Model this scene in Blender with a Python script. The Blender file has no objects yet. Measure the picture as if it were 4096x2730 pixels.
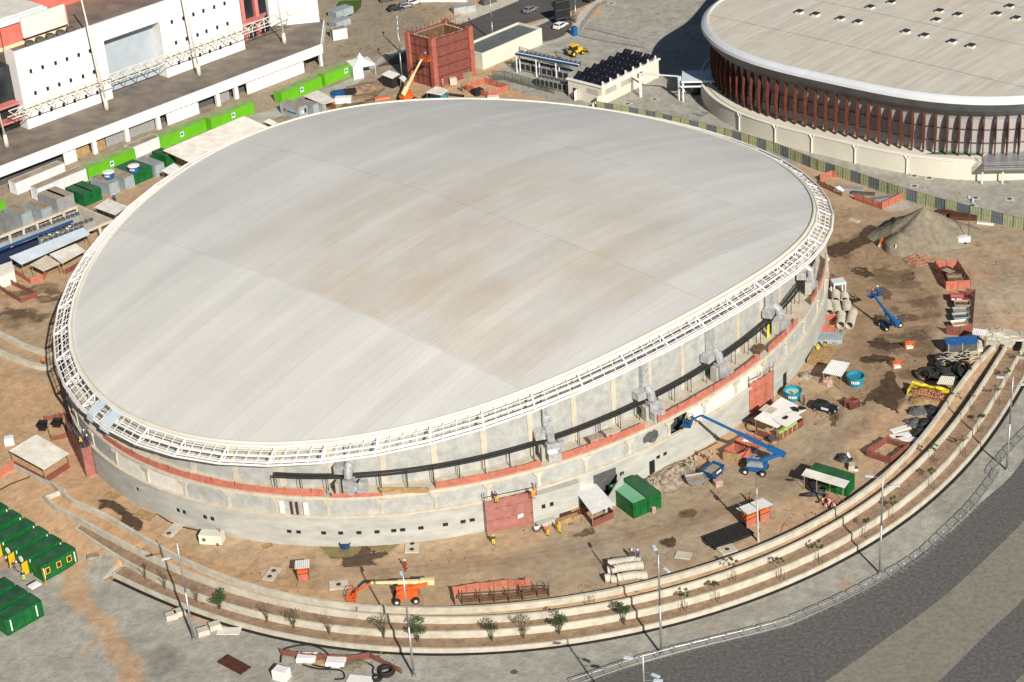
import bpy, math, random
import numpy as np
from mathutils import Vector, Matrix
random.seed(7); rng = np.random.default_rng(7)
R = math.radians
S = bpy.context.scene
# ---------------- camera
FPX, PITCH, ROLL, CAMH = 7842.367, 0.4975596, -0.0713058, 157.4463
cF = np.array([0, math.cos(PITCH), -math.sin(PITCH)]); cR = np.array([1., 0, 0]); cU = np.cross(cR, cF)
_c, _s = math.cos(ROLL), math.sin(ROLL)
cR, cU = _c*cR + _s*cU, -_s*cR + _c*cU
CC = np.array([0, 0, CAMH])
cam = bpy.data.cameras.new('camera'); cam.sensor_width = 36; cam.lens = FPX/4096*36
cam.clip_start = 1; cam.clip_end = 9000
camo = bpy.data.objects.new('camera', cam); S.collection.objects.link(camo)
camo.matrix_world = Matrix(((cR[0], cU[0], -cF[0], 0), (cR[1], cU[1], -cF[1], 0), (cR[2], cU[2], -cF[2], CAMH), (0, 0, 0, 1)))
S.camera = camo
# ---------------- light
SUN_EL, SUN_AZ = R(31), R(160.8)          # azimuth clockwise from +y
w = bpy.data.worlds.new('World'); S.world = w; w.use_nodes = True
nt = w.node_tree; bg = nt.nodes['Background']
sky = nt.nodes.new('ShaderNodeTexSky'); sky.sky_type = 'NISHITA'; sky.sun_disc = False
sky.sun_elevation = SUN_EL; sky.sun_rotation = SUN_AZ; sky.air_density = 0.7; sky.dust_density = 0.5
nt.links.new(sky.outputs[0], bg.inputs[0]); bg.inputs[1].default_value = 0.05
sl = bpy.data.lights.new('sun', 'SUN'); sl.energy = 5.0; sl.angle = R(0.5); sl.color = (1, 0.94, 0.84)
so = bpy.data.objects.new('sun', sl); S.collection.objects.link(so)
sd = Vector((math.sin(SUN_AZ)*math.cos(SUN_EL), math.cos(SUN_AZ)*math.cos(SUN_EL), math.sin(SUN_EL)))
so.rotation_euler = sd.to_track_quat('Z', 'Y').to_euler(); so.location = (0, 0, 300)
S.view_settings.view_transform = 'Standard'; S.view_settings.look = 'None'
S.view_settings.exposure = 0.28; S.view_settings.gamma = 1
S.render.engine = 'CYCLES'
COL = S.collection
# ---------------- projection helpers: a pixel of the 4096x2730 survey picture -> a place on the ground
def ray(u, v, z):
    D = cF + (u-2048)/FPX*cR - (v-1365)/FPX*cU
    t = (z-CC[2])/D[2]
    return CC + t*D
C0 = np.array([-8.64, 295.25])
def polar(pts, z, step=None):
    a = []; r = []
    for (u, v) in pts:
        p = ray(u, v, z); a.append(math.degrees(math.atan2(p[1]-C0[1], p[0]-C0[0]))); r.append(math.hypot(p[0]-C0[0], p[1]-C0[1]))
    o = np.argsort(a); a = np.array(a)[o]; r = np.array(r)[o]
    n = len(a); k = min(6, n-1)
    c = np.polyfit(a/90, r, k)                       # smooth the survey
    A = np.linspace(a[0], a[-1], 240)
    return A, np.polyval(c, A/90)
def c3(x, y): return (x*.4675, 2000+y*.4675)
def c4(x, y): return (1000+x*.5294, 1900+y*.5294)
def c5(x, y): return (2000+x*.5294, 1900+y*.5294)
def c6(x, y): return (3000+x*.5292, 1900+y*.5292)
def c7(x, y): return (3000+x*.4658, 1200+y*.4658)
W4P = [c3(640,0),c3(1240,300),c3(1650,540),c3(2000,660),c3(2353,755),c4(500,945),c4(1000,985),c4(1500,990),c5(0,970),c5(500,920),c5(1000,820),c5(1500,690),c5(2070,480),c6(400,390),c6(800,160),c6(1000,0),c7(1300,1310),c7(1600,980),c7(1900,600),c7(2080,380)]
W3P = [c3(480,40),c3(830,230),c3(1310,470),c3(1700,640),c3(2353,820),c4(500,1010),c4(1000,1050),c4(1500,1060),c5(0,1050),c5(500,1000),c5(1000,920),c5(1500,800),c5(2070,590),c6(400,490),c6(800,240),c6(1000,110),c7(1300,1500),c7(1780,1010),c7(2190,380)]
W2P = [c3(720,280),c3(1180,560),c3(1900,880),c3(2353,980),c4(500,1105),c4(1000,1160),c4(1500,1180),c5(0,1165),c5(500,1110),c5(1000,1030),c5(1500,910),c5(2000,740),c6(400,620),c6(800,390),c6(1250,120),c7(1560,1510),c7(1860,1160),c7(2240,550),c7(2350,390)]
W1P = [c3(1010,640),c3(1500,850),c3(2353,1110),c4(500,1250),c4(1000,1290),c4(1500,1300),c5(0,1290),c5(500,1240),c5(1000,1150),c5(1500,1020),c5(2070,850),c6(400,730),c6(800,550),c6(1260,200),c7(1720,1510),c7(2000,1200),c7(2230,850),c7(2350,640)]
ZT = {4: .95, 3: .75, 2: -.35, 1: -1.45}
WP = {4: polar(W4P, .95), 3: polar(W3P, .75), 2: polar(W2P, -.35), 1: polar(W1P, -1.45)}
ZLOW = -2.2
def sstep(a, b, x):
    t = np.clip((x-a)/(b-a), 0, 1); return t*t*(3-2*t)
def gz(x, y):
    x = np.asarray(x, float); y = np.asarray(y, float)
    dx = x-C0[0]; dy = y-C0[1]; an = np.degrees(np.arctan2(dy, dx)); r = np.hypot(dx, dy)
    an = np.where(an > 120, an-360, an)
    s = sstep(-172, -128, an)*(1-sstep(-9, 2, an))
    r4 = np.interp(an, *WP[4]); r1 = np.interp(an, *WP[1]); r1 = np.where(an < -129, np.maximum(r1, 84), r1)
    k = sstep(0, 1, (r-(r4+.4))/np.maximum(r1-.3-(r4+.4), 1))
    return ZLOW*s*k
def at(u, v):
    z = 0.
    for _ in range(12):
        p = ray(u, v, z); z = .5*z+.5*float(gz(p[0], p[1]))
    p = ray(u, v, z); return (p[0], p[1], z)
# ---------------- mesh builder
class MB:
    def __init__(s): s.v = []; s.f = []; s.m = []
    def add(s, vs, fs, mi=0):
        o = len(s.v); s.v += [tuple(map(float, p)) for p in vs]
        for f in fs: s.f.append([o+i for i in f]); s.m.append(mi)
        return s
    def quad(s, a, b, c, d, mi=0): return s.add([a, b, c, d], [(0, 1, 2, 3)], mi)
    def box(s, x0, y0, z0, x1, y1, z1, mi=0):
        return s.add([(x0,y0,z0),(x1,y0,z0),(x1,y1,z0),(x0,y1,z0),(x0,y0,z1),(x1,y0,z1),(x1,y1,z1),(x0,y1,z1)],
                     [(0,3,2,1),(4,5,6,7),(0,1,5,4),(1,2,6,5),(2,3,7,6),(3,0,4,7)], mi)
    def obox(s, c, sz, rz=0, mi=0, tilt=None):
        M = Matrix.Rotation(rz, 3, 'Z')
        if tilt: M = M @ Matrix.Rotation(tilt[1], 3, tilt[0])
        vs = []
        for (i, j, k) in ((-1,-1,-1),(1,-1,-1),(1,1,-1),(-1,1,-1),(-1,-1,1),(1,-1,1),(1,1,1),(-1,1,1)):
            vs.append(Vector(c) + M @ Vector((i*sz[0]/2, j*sz[1]/2, k*sz[2]/2)))
        return s.add(vs, [(0,3,2,1),(4,5,6,7),(0,1,5,4),(1,2,6,5),(2,3,7,6),(3,0,4,7)], mi)
    def tube(s, p, q, r, r2=None, n=6, mi=0, cap=True):
        p = Vector(p); q = Vector(q); d = (q-p)
        if d.length < 1e-6: return s
        d.normalize(); a = d.orthogonal().normalized(); b = d.cross(a); r2 = r if r2 is None else r2
        vs = []
        for k in range(n):
            t = 2*math.pi*(k+.5)/n; e = a*math.cos(t)+b*math.sin(t); vs += [p+e*r, q+e*r2]
        fs = [(2*k, 2*((k+1) % n), 2*((k+1) % n)+1, 2*k+1) for k in range(n)]
        if cap: fs += [tuple(2*k for k in range(n))[::-1], tuple(2*k+1 for k in range(n))]
        return s.add(vs, fs, mi)
    def path(s, pts, r, n=6, mi=0, closed=False):
        m = len(pts); P = [Vector(p) for p in pts]; rings = []; up = Vector((0, 0, 1))
        for i in range(m):
            a = P[(i-1) % m] if (closed or i) else P[0]; b = P[(i+1) % m] if (closed or i < m-1) else P[-1]
            d = (b-a).normalized(); x = d.cross(up)
            x = x.normalized() if x.length > .05 else Vector((1, 0, 0)); y = x.cross(d).normalized()
            rr = r[i] if hasattr(r, '__len__') else r
            rings.append([P[i]+(x*math.cos(2*math.pi*k/n)+y*math.sin(2*math.pi*k/n))*rr for k in range(n)])
        vs = [p for g in rings for p in g]; fs = []
        for i in range(m if closed else m-1):
            j = (i+1) % m
            for k in range(n): fs.append((i*n+k, i*n+(k+1) % n, j*n+(k+1) % n, j*n+k))
        if not closed: fs += [tuple(range(n)), tuple((m-1)*n+k for k in range(n))[::-1]]
        return s.add(vs, fs, mi)
    def prism(s, poly, z0, z1, mi=0):
        n = len(poly); vs = [(x, y, z0) for x, y in poly]+[(x, y, z1) for x, y in poly]
        return s.add(vs, [tuple(range(n))[::-1], tuple(range(n, 2*n))]+[(i, (i+1) % n, n+(i+1) % n, n+i) for i in range(n)], mi)
    def strip(s, A, B, mi=0, closed=False):        # two equal rows of points
        n = len(A); m = n if closed else n-1
        return s.add(list(A)+list(B), [(i, (i+1) % n, n+(i+1) % n, n+i) for i in range(m)], mi)
    def ring(s, rows, mi=0, closed=True):
        for a, b in zip(rows[:-1], rows[1:]): s.strip(a, b, mi, closed)
        return s
    def lathe(s, prof, c=(0, 0, 0), n=20, mi=0):
        vs = [(c[0]+r*math.cos(2*math.pi*k/n), c[1]+r*math.sin(2*math.pi*k/n), c[2]+z) for r, z in prof for k in range(n)]
        fs = [(i*n+k, i*n+(k+1) % n, (i+1)*n+(k+1) % n, (i+1)*n+k) for i in range(len(prof)-1) for k in range(n)]
        return s.add(vs, fs, mi)
    def build(s, name, mats, parent=None, smooth=False, loc=None, rz=0):
        me = bpy.data.meshes.new(name); me.from_pydata(s.v, [], s.f)
        if not isinstance(mats, (list, tuple)): mats = [mats]
        for m in mats: me.materials.append(m)
        if len(mats) > 1: me.polygons.foreach_set('material_index', s.m)
        if smooth: me.polygons.foreach_set('use_smooth', [True]*len(me.polygons))
        me.update()
        o = bpy.data.objects.new(name, me); COL.objects.link(o)
        if parent: o.parent = parent
        if loc is not None: o.location = loc
        o.rotation_euler = (0, 0, rz)
        return o
def tag(o, label=None, cat=None, group=None, kind=None):
    if label: o['label'] = label
    if cat: o['category'] = cat
    if group: o['group'] = group
    if kind: o['kind'] = kind
    return o
def thing(name, label, cat, loc=(0, 0, 0), rz=0, group=None):
    o = bpy.data.objects.new(name, None); COL.objects.link(o); o.empty_display_size = .5
    o.location = loc; o.rotation_euler = (0, 0, rz); return tag(o, label, cat, group)
def dup(root, loc, rz=None, label=None, group=None):
    r = root.copy(); COL.objects.link(r); r.location = loc
    if rz is not None: r.rotation_euler = (0, 0, rz)
    if label: r['label'] = label
    if group: r['group'] = group
    for ch in list(KIDS.get(root, root.children)):
        c = ch.copy(); COL.objects.link(c); c.parent = r
        for g in list(ch.children):
            d = g.copy(); COL.objects.link(d); d.parent = c
    return r
KIDS = {}
ORD = ['first','second','third','fourth','fifth','sixth','seventh','eighth','ninth','tenth','eleventh','twelfth','thirteenth','fourteenth','fifteenth','sixteenth','seventeenth','eighteenth','nineteenth','twentieth']
ORD += ['twenty-'+x for x in ORD[:9]] + ['thirtieth'] + ['thirty-'+x for x in ORD[:9]]
# ---------------- materials
def mat(name, col, rough=.8, var=.12, sc=.6, metal=0, bump=0, stretch=None, col2=None, spec=.3, alpha=1, wave=None):
    m = bpy.data.materials.new(name); m.use_nodes = True; n = m.node_tree.nodes; L = m.node_tree.links
    b = n['Principled BSDF']; b.inputs['Roughness'].default_value = rough; b.inputs['Metallic'].default_value = metal
    b.inputs['Specular IOR Level'].default_value = spec
    g = n.new('ShaderNodeNewGeometry'); src = g.outputs['Position']
    if wave or stretch:
        tc = n.new('ShaderNodeTexCoord'); src = tc.outputs['Object']
    mp = n.new('ShaderNodeMapping'); L.new(src, mp.inputs[0])
    if stretch: mp.inputs['Scale'].default_value = stretch
    t = n.new('ShaderNodeTexNoise'); t.inputs['Scale'].default_value = sc; t.inputs['Detail'].default_value = 6
    t.inputs['Roughness'].default_value = .65
    L.new(mp.outputs[0], t.inputs[0])
    r = n.new('ShaderNodeValToRGB'); L.new(t.outputs['Fac'], r.inputs[0])
    c2 = col2 or tuple(c*(1-2*var) for c in col)
    r.color_ramp.elements[0].position = .3; r.color_ramp.elements[1].position = .68
    r.color_ramp.elements[0].color = (*c2, 1); r.color_ramp.elements[1].color = (*[min(1, c*(1+var*.5)) for c in col], 1)
    L.new(r.outputs[0], b.inputs['Base Color'])
    if alpha < 1: b.inputs['Alpha'].default_value = alpha
    if bump:
        bp = n.new('ShaderNodeBump'); bp.inputs['Strength'].default_value = bump; bp.inputs['Distance'].default_value = .1
        L.new(t.outputs['Fac'], bp.inputs['Height']); L.new(bp.outputs[0], b.inputs['Normal'])
    if wave:                                # corrugation: (axis vector, period)
        sx = n.new('ShaderNodeTexWave'); sx.bands_direction = wave[0]; sx.inputs['Scale'].default_value = .314/wave[1]
        tc2 = n.new('ShaderNodeTexCoord'); L.new(tc2.outputs['Object'], sx.inputs[0])
        bp = n.new('ShaderNodeBump'); bp.inputs['Strength'].default_value = .7; bp.inputs['Distance'].default_value = .05
        L.new(sx.outputs['Fac'], bp.inputs['Height']); L.new(bp.outputs[0], b.inputs['Normal'])
    return m
M = {}
def dm(k, *a, **kw): M[k] = mat(k, *a, **kw)
dm('concrete', (.44,.42,.37), .9, .14, .35, bump=.3)
dm('concrete_light', (.55,.515,.43), .88, .16, .6, bump=.3, col2=(.40,.36,.28))
dm('wall_gray', (.44,.44,.40), .9, .18, .5, bump=.35, col2=(.33,.33,.30), stretch=(.5,.5,1.6))
dm('wall_block', (.41,.415,.39), .92, .2, .8, bump=.5, col2=(.30,.305,.29))
dm('beige', (.56,.50,.40), .85, .12, .8)
dm('cream', (.68,.64,.54), .8, .06, .15)
dm('white', (.78,.77,.74), .55, .05, .4)
dm('white_steel', (.80,.79,.76), .45, .05, .6)
dm('white_dirty', (.72,.70,.65), .7, .12, .5, col2=(.56,.52,.44))
dm('rim_white', (.62,.65,.67), .4, .05, .3)
dm('bluewhite', (.60,.68,.74), .45, .08, .3)
dm('black', (.018,.018,.02), .6, .2, 2)
dm('rubber', (.03,.029,.028), .75, .3, 3)
dm('black_cloth', (.035,.035,.038), .5, .3, 2, bump=.6)
dm('grey_dark', (.10,.10,.10), .8, .2, 1)
dm('grey', (.30,.30,.30), .7, .12, 1)
dm('grey_metal', (.42,.43,.44), .42, .12, 1, metal=.6)
dm('galv', (.60,.61,.62), .35, .2, 1.6, metal=.45, bump=.2)
dm('net', (.24,.082,.06), .8, .25, 1.0, alpha=.84, col2=(.19,.058,.045))
dm('net_pink', (.44,.17,.14), .8, .25, 1.2, alpha=.72, col2=(.33,.11,.09))
dm('scorch', (.03,.025,.022), .9, .3, 2)
dm('net_orange', (.50,.165,.11), .75, .2, 1.2, alpha=.9, col2=(.36,.11,.075))
dm('net_dark', (.15,.045,.035), .8, .25, .9, alpha=.85)
dm('orange', (.70,.13,.03), .45, .12, 1)
dm('orange_pale', (.62,.20,.11), .6, .15, 1)
dm('creamyellow', (.74,.64,.34), .5, .08, 1)
dm('blue', (.015,.11,.30), .4, .12, 1)
dm('blue_dark', (.012,.075,.22), .4, .2, 1)
dm('teal', (.03,.24,.34), .35, .12, 1)
dm('teal_in', (.30,.60,.58), .5, .08, 1)
dm('lgreen', (.13,.44,.015), .5, .08, .5, wave=('X', .45))
dm('lgreen_top', (.25,.36,.14), .6, .15, .5)
dm('dgreen', (.008,.13,.032), .5, .25, .9, wave=('X', .45))
dm('dgreen_top', (.03,.10,.05), .6, .25, .5)
dm('mint', (.17,.40,.24), .5, .08, .5)
dm('dgreen_top2', (.03,.115,.05), .6, .25, .5)
dm('container_white', (.68,.69,.68), .5, .08, .6, wave=('X', .45))
dm('container_grey', (.33,.38,.40), .55, .15, .6, wave=('X', .45))
dm('brownroof', (.36,.30,.22), .8, .25, .5)
dm('yellow', (.82,.48,.02), .5, .08, 1)
dm('yellow2', (.80,.66,.04), .5, .08, 1)
dm('rust', (.10,.035,.02), .8, .35, 1.2, col2=(.05,.02,.014))
dm('wood', (.42,.27,.13), .8, .25, 1.5)
dm('wood_dark', (.17,.10,.055), .8, .3, 1.5)
dm('soil', (.31,.215,.14), .95, .2, 1.1, bump=.8, col2=(.19,.125,.08))
dm('sand', (.25,.215,.155), .95, .18, .9, bump=.8)
dm('rubble', (.40,.34,.27), .95, .4, 1.5, bump=.8, col2=(.14,.09,.055))
dm('corr_roof', (.72,.72,.72), .45, .08, .6)
dm('fin', (.13,.042,.026), .6, .25, 1.5)
dm('red', (.45,.03,.03), .5, .15, 1)
dm('pink', (.58,.20,.19), .6, .12, .3)
dm('pale_pink', (.48,.33,.27), .8, .25, 2.5)
dm('salmon', (.72,.17,.13), .6, .12, .3)
dm('paleyellow', (.75,.62,.38), .7, .08, .4)
dm('glass', (.025,.035,.04), .12, .3, .3, spec=.6)
dm('solar', (.012,.014,.02), .18, .3, .8, spec=.5)
dm('skin', (.36,.19,.12), .6, .05, 5)
dm('bark', (.16,.12,.08), .9, .3, 4)
dm('leaf', (.04,.075,.018), .6, .35, 3, col2=(.02,.05,.01))
dm('leaf_dry', (.10,.10,.04), .7, .35, 3, col2=(.06,.065,.03))
dm('navy', (.02,.035,.09), .7, .2, 4)
dm('hivis', (.72,.78,.05), .6, .1, 4)
dm('asphalt', (.105,.095,.088), .9, .12, .25, bump=.2)
dm('paver_dark', (.145,.138,.13), .9, .22, 1.8, bump=.6, col2=(.075,.072,.07))
dm('paver_light', (.255,.235,.19), .9, .16, 1.5, bump=.3)
dm('deck', (.22,.185,.15), .9, .28, .22, col2=(.125,.105,.09))
dm('arena_roof', (.62,.58,.49), .8, .12, .5)
dm('steel_grey', (.17,.175,.185), .5, .2, .2, metal=.3)
dm('facade', (.40,.38,.365), .5, .1, .2)
dm('hoard_green', (.33,.38,.22), .6, .12, 1, wave=('X', .4))
dm('hoard_blue', (.13,.165,.19), .6, .12, 1, wave=('X', .4))
# ---------------- ground
def inpoly(X, Y, poly):
    n = len(poly); ins = np.zeros(X.shape, bool)
    for i in range(n):
        x0, y0 = poly[i]; x1, y1 = poly[(i+1) % n]
        c = ((y0 > Y) != (y1 > Y)); d = (y1-y0) if abs(y1-y0) > 1e-9 else 1e-9
        ins ^= c & (X < (x1-x0)*(Y-y0)/d+x0)
    return ins
def vnoise(X, Y, sc, seed):
    g = np.random.default_rng(seed).random((257, 257)); x = X/sc; y = Y/sc
    xi = np.floor(x).astype(int); yi = np.floor(y).astype(int); fx = x-xi; fy = y-yi
    fx = fx*fx*(3-2*fx); fy = fy*fy*(3-2*fy)
    a = g[xi % 257, yi % 257]; b = g[(xi+1) % 257, yi % 257]; c = g[xi % 257, (yi+1) % 257]; d = g[(xi+1) % 257, (yi+1) % 257]
    return (a*(1-fx)+b*fx)*(1-fy)+(c*(1-fx)+d*fx)*fy
def fbm(X, Y, sc, seed): return (vnoise(X, Y, sc, seed)+.5*vnoise(X, Y, sc/2.1, seed+1)+.25*vnoise(X, Y, sc/4.3, seed+2)+.12*vnoise(X, Y, sc/9, seed+3))/1.87
def wpoly(px): return [tuple(at(u, v)[:2]) for u, v in px]
gx = np.concatenate([[-3000, -900, -350, -200], np.arange(-150, -100, 1.), np.arange(-100, 108, .32), np.arange(108, 175, 1.), [200, 350, 900, 3000]])
gy = np.concatenate([[-600, 0, 120], np.arange(165, 332, .32), np.arange(332, 500, .6), [520, 600, 900, 2000, 5000]])
GX, GY = np.meshgrid(gx, gy); GZ = gz(GX, GY)
near = np.hypot(GX-C0[0], GY-C0[1])
DIRT = np.array([.44,.32,.205]); DIRT2 = np.array([.50,.335,.205]); CONC = np.array([.37,.355,.305]); WET = np.array([.115,.075,.045])
REDD = np.array([.29,.18,.11]); TAN = np.array([.33,.275,.20]); ORG = np.array([.53,.335,.19])
n1 = fbm(GX, GY, 14, 1); n2 = fbm(GX, GY, 5, 5); n3 = fbm(GX, GY, 2.2, 9)
colr = np.empty(GX.shape+(3,)); colr[:] = DIRT
def mix(c, m): 
    global colr
    m = np.clip(m, 0, 1)[..., None]; colr = colr*(1-m)+np.asarray(c)*m
WX = GX+(n2-.5)*6; WY = GY+(n3-.5)*4
WX3 = GX+(fbm(GX, GY, 1.3, 51)-.5)*.9; WY3 = GY+(fbm(GX, GY, 1.3, 55)-.5)*.9
WX2 = GX+(n3-.5)*2.4; WY2 = GY+(fbm(GX, GY, 2.2, 31)-.5)*2.4
def blur(m, k=2):
    m = m.astype(float)
    for _ in range(k):
        q = m.copy(); q[1:-1, 1:-1] = (m[1:-1, 1:-1]*4+m[:-2, 1:-1]+m[2:, 1:-1]+m[1:-1, :-2]+m[1:-1, 2:])/8; m = q
    return m
def zone(c, px, s=1, soft=3, rough=True):
    a_, b_ = (GX, GY) if not rough else (WX3, WY3) if soft <= 4 else (WX2, WY2)
    mix(c, blur(inpoly(a_, b_, wpoly(px)), min(soft, 1) if soft <= 3 else soft)*s)
mix(DIRT2, sstep(.42, .62, n1)*.7)
# warm soil to the west and along the south foot of the building
zone(ORG, [(-200,1400),(300,1560),(420,1800),(520,2060),(900,2260),(1500,2420),(1200,2500),(600,2380),(300,2320),(-200,2000)], .75, 6)
zone(TAN, [(-300,300),(1200,-200),(1900,200),(1500,420),(500,700),(150,1000),(-300,1350)], .9, 4)
zone(TAN*1.02, [(2000,2250),(2600,1950),(3200,1700),(3700,1500),(4300,1300),(4300,900),(3400,700),(3900,1100),(3300,1900),(2700,2300),(2100,2400)], .6, 8)
# concrete outside the terraces and round the arena
pathm = (GZ < -1.9) & (near > 84)
mix(CONC, blur(pathm, 4))
zone(CONC, [(430,2210),(470,2280),(900,2600),(1500,2900),(-600,2900),(-600,2500),(0,2530),(120,2440),(250,2320),(270,2240)], 1, 3)
zone(CONC*1.0, [(2270,430),(2400,440),(2900,560),(3120,640),(3300,690),(4300,930),(4300,-400),(2600,-400),(2400,60),(2150,170),(2020,260),(1950,330)], 1, 2, False)
zone(TAN*.9, [(1300,-100),(2000,-100),(1780,60),(1580,190),(1350,290)], .8, 4)
# concrete darkening, stains
cm = blur(pathm, 3)
mix(CONC*.72, cm*sstep(.5, .72, fbm(GX, GY, 9, 40))*.55)
mix(CONC*1.25, cm*sstep(.5, .8, vnoise(GX, GY, .8, 46))*.25)
mix(CONC*1.12, cm*sstep(.5, .7, fbm(GX, GY, 6, 44))*.5)
zone(ORG, [(250,2230),(355,2250),(350,2380),(430,2460),(520,2570),(575,2700),(600,2800),(500,2760),(440,2600),(330,2470),(250,2400)], .8, 5)
zone(ORG, [(305,2620),(380,2560),(395,2580),(330,2650)], .5, 4)
zone(CONC*.5, [(560,2640),(640,2590),(730,2600),(710,2700),(600,2710)], .6, 8)
for p in ([(2500,2590),(2545,2575),(2550,2600),(2505,2615)], [(3350,2310),(3410,2300),(3400,2355),(3355,2350)], [(2780,2510),(2850,2490),(2860,2510),(2800,2525)], [(2000,2760),(2050,2750),(2040,2790)], [(3010,2410),(3070,2395),(3060,2420)]):
    zone(ORG*.8, p, .5, 5)
# wet and churned ground on the east side
stre = sstep(.45, .53, fbm(GX*.62+GY*.2, GY*.95-GX*.2, 3.0, 61))*(.5+.5*sstep(.3,.6,n3))
zone(REDD, [(3280,990),(3400,1040),(3520,1140),(3580,1300),(3520,1440),(3590,1520),(3500,1620),(3330,1560),(3310,1450),(3420,1300),(3420,1180),(3330,1080)], .8, 6)
wetm = blur(inpoly(WX, WY, wpoly([(3300,960),(3450,960),(3560,900),(3680,1080),(3760,1230),(3770,1420),(3640,1530),(3440,1440),(3520,1330),(3540,1180),(3400,1060)])), 4)
mix(WET*.9, wetm*stre*.95); mix(REDD*.8, wetm*.35)
zone(WET, [(3305,985),(3400,950),(3470,900),(3580,925),(3560,960),(3440,980),(3390,1030),(3300,1030)], .85, 3)
zone(WET, [(3550,1480),(3590,1560),(3630,1600),(3590,1640),(3520,1600),(3440,1625),(3490,1560)], .8, 3)
zone(WET, [(3320,1590),(3350,1680),(3320,1740),(3370,1700),(3380,1620)], .45, 4)
zone(WET, [(3250,1590),(3310,1560),(3330,1620),(3280,1660)], .3, 4)
mix(WET, blur(inpoly(WX, WY, wpoly([(3260,860),(3400,820),(3380,900),(3300,930)])), 4)*stre*.8)
mix(TAN*1.15, blur(inpoly(WX, WY, wpoly([(3600,800),(3800,820),(4200,1000),(4200,1330),(3950,1330),(3800,1100)])), 4)*sstep(.45, .6, fbm(GX, GY, 7, 71))*.6)
mix(ORG*.9, blur(inpoly(WX, WY, wpoly([(3800,950),(4200,1000),(4200,1330),(3950,1300)])), 4)*sstep(.5, .62, fbm(GX, GY, 5, 75))*.5)
mix(DIRT*.72, blur(inpoly(WX, WY, wpoly([(3290,800),(3700,860),(3800,1100),(3780,1400),(3660,1560),(3450,1660),(3300,1500),(3330,1250)])), 6)*.55)
mix(WET*1.1, wetm*stre*.5)
# puddles
zone(np.array([.20,.165,.08]), [(1275,2180),(1400,2188),(1590,2172),(1570,2205),(1470,2240),(1400,2235),(1330,2240),(1300,2215)], .75, 2)
zone(WET*.8, [(1370,2230),(1420,2220),(1450,2185),(1480,2210),(1560,2210),(1540,2230),(1480,2245),(1510,2262),(1370,2268)], .85, 2)
zone(WET*.7, [(2635,2165),(2665,2158),(2698,2150),(2700,2180),(2690,2192),(2650,2185)], .85, 2)
zone(WET*1.2, [(2715,2045),(2780,2040),(2780,2068),(2720,2068)], .5, 4)
zone(WET, [(2290,2145),(2370,2105),(2372,2135),(2310,2150)], .45, 4)
zone(WET*1.1, [(395,2005),(430,2000),(490,2020),(520,2050),(560,2070),(565,2120),(530,2130),(480,2090),(490,2060),(430,2030),(392,2040)], .85, 2)
zone(WET*1.2, [(2590,1960),(2600,1910),(2700,1850),(2790,1860),(2800,1890),(2700,1930),(2720,1955),(2660,1970)], .9, 3)
mix(WET, blur(inpoly(WX, WY, wpoly([(0,1180),(200,1120),(270,1180),(200,1280),(60,1330),(-60,1300)])), 3)*stre*.9)
zone(WET*1.1, [(1380,340),(1470,330),(1540,350),(1500,400),(1420,430),(1360,440),(1370,390)], .8, 3)
zone(WET*1.2, [(2870,1370),(2960,1360),(2950,1400),(2880,1410)], .0, 3)
zone(ORG*1.0, [(1560,330),(1750,340),(2000,380),(2300,440),(2200,425),(1950,320),(1900,300),(1700,300)], .85, 3)
zone(ORG*1.05, [(2230,1990),(2680,1870),(2720,1850),(2990,1680),(3010,1700),(2740,1880),(2500,1960)], .6, 5)
zone(DIRT*1.25, [(700,2150),(1900,2140),(2000,2130),(1900,2190),(1400,2200),(900,2180)], .5, 8)
zone(CONC*1.2, [(3500,830),(3620,800),(3660,830),(3560,850)], .8, 4)
zone(CONC*1.15, [(2400,1760+210),(2520,2180),(2700,2200),(2600,2240),(2400,2230),(2300,2200)], .25, 8)
# wheel tracks and general dirt texture
def trk(px, wd, c, s):
    pts = [at(*p)[:2] for p in px]; d = np.full(GX.shape, 99.)
    for (x0, y0), (x1, y1) in zip(pts[:-1], pts[1:]):
        L2 = (x1-x0)**2+(y1-y0)**2; t = np.clip(((WX2*.3+GX*.7-x0)*(x1-x0)+(WY2*.3+GY*.7-y0)*(y1-y0))/L2, 0, 1)
        d = np.minimum(d, np.hypot(GX*.7+WX2*.3-(x0+t*(x1-x0)), GY*.7+WY2*.3-(y0+t*(y1-y0))))
    for o in (0, 1):
        mix(c, np.exp(-((d-o*1.0)/wd)**2)*s*(.4+.6*n2))
for px in ([(1200,2290),(1600,2270),(2000,2240),(2400,2160),(2800,2070),(3100,1950),(3300,1800)], [(1500,2300),(2000,2260),(2500,2160),(2900,2040),(3200,1880),(3450,1700)], [(3300,1100),(3420,1300),(3500,1500),(3480,1700)], [(3400,900),(3600,1050),(3720,1300),(3680,1500)], [(2700,2120),(2900,1950),(3100,1900),(3400,1850)], [(600,2210),(1000,2320),(1300,2340)]):
    trk(px, .45, WET*1.7, .35)
lum = (.84+.32*fbm(GX, GY, 3, 90)); lum2 = (.84+.32*vnoise(GX, GY, .7, 95))
lum2 *= 1-.22*sstep(.62, .75, fbm(GX, GY, 1.6, 98))*sstep(.4, .6, n1)*(~pathm)
colr *= (lum*lum2)[..., None]
far = (GX < -149) | (GX > 173) | (GY > 498) | (GY < 166); colr[far] = TAN*.9
nx, ny = len(gx), len(gy)
me = bpy.data.meshes.new('ground')
V = np.stack([GX, GY, GZ], -1).reshape(-1, 3)
idx = np.arange(nx*ny).reshape(ny, nx)
Fq = np.stack([idx[:-1, :-1], idx[:-1, 1:], idx[1:, 1:], idx[1:, :-1]], -1).reshape(-1, 4)
me.vertices.add(len(V)); me.vertices.foreach_set('co', V.ravel())
me.loops.add(Fq.size); me.loops.foreach_set('vertex_index', Fq.ravel().astype(np.int32))
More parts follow.
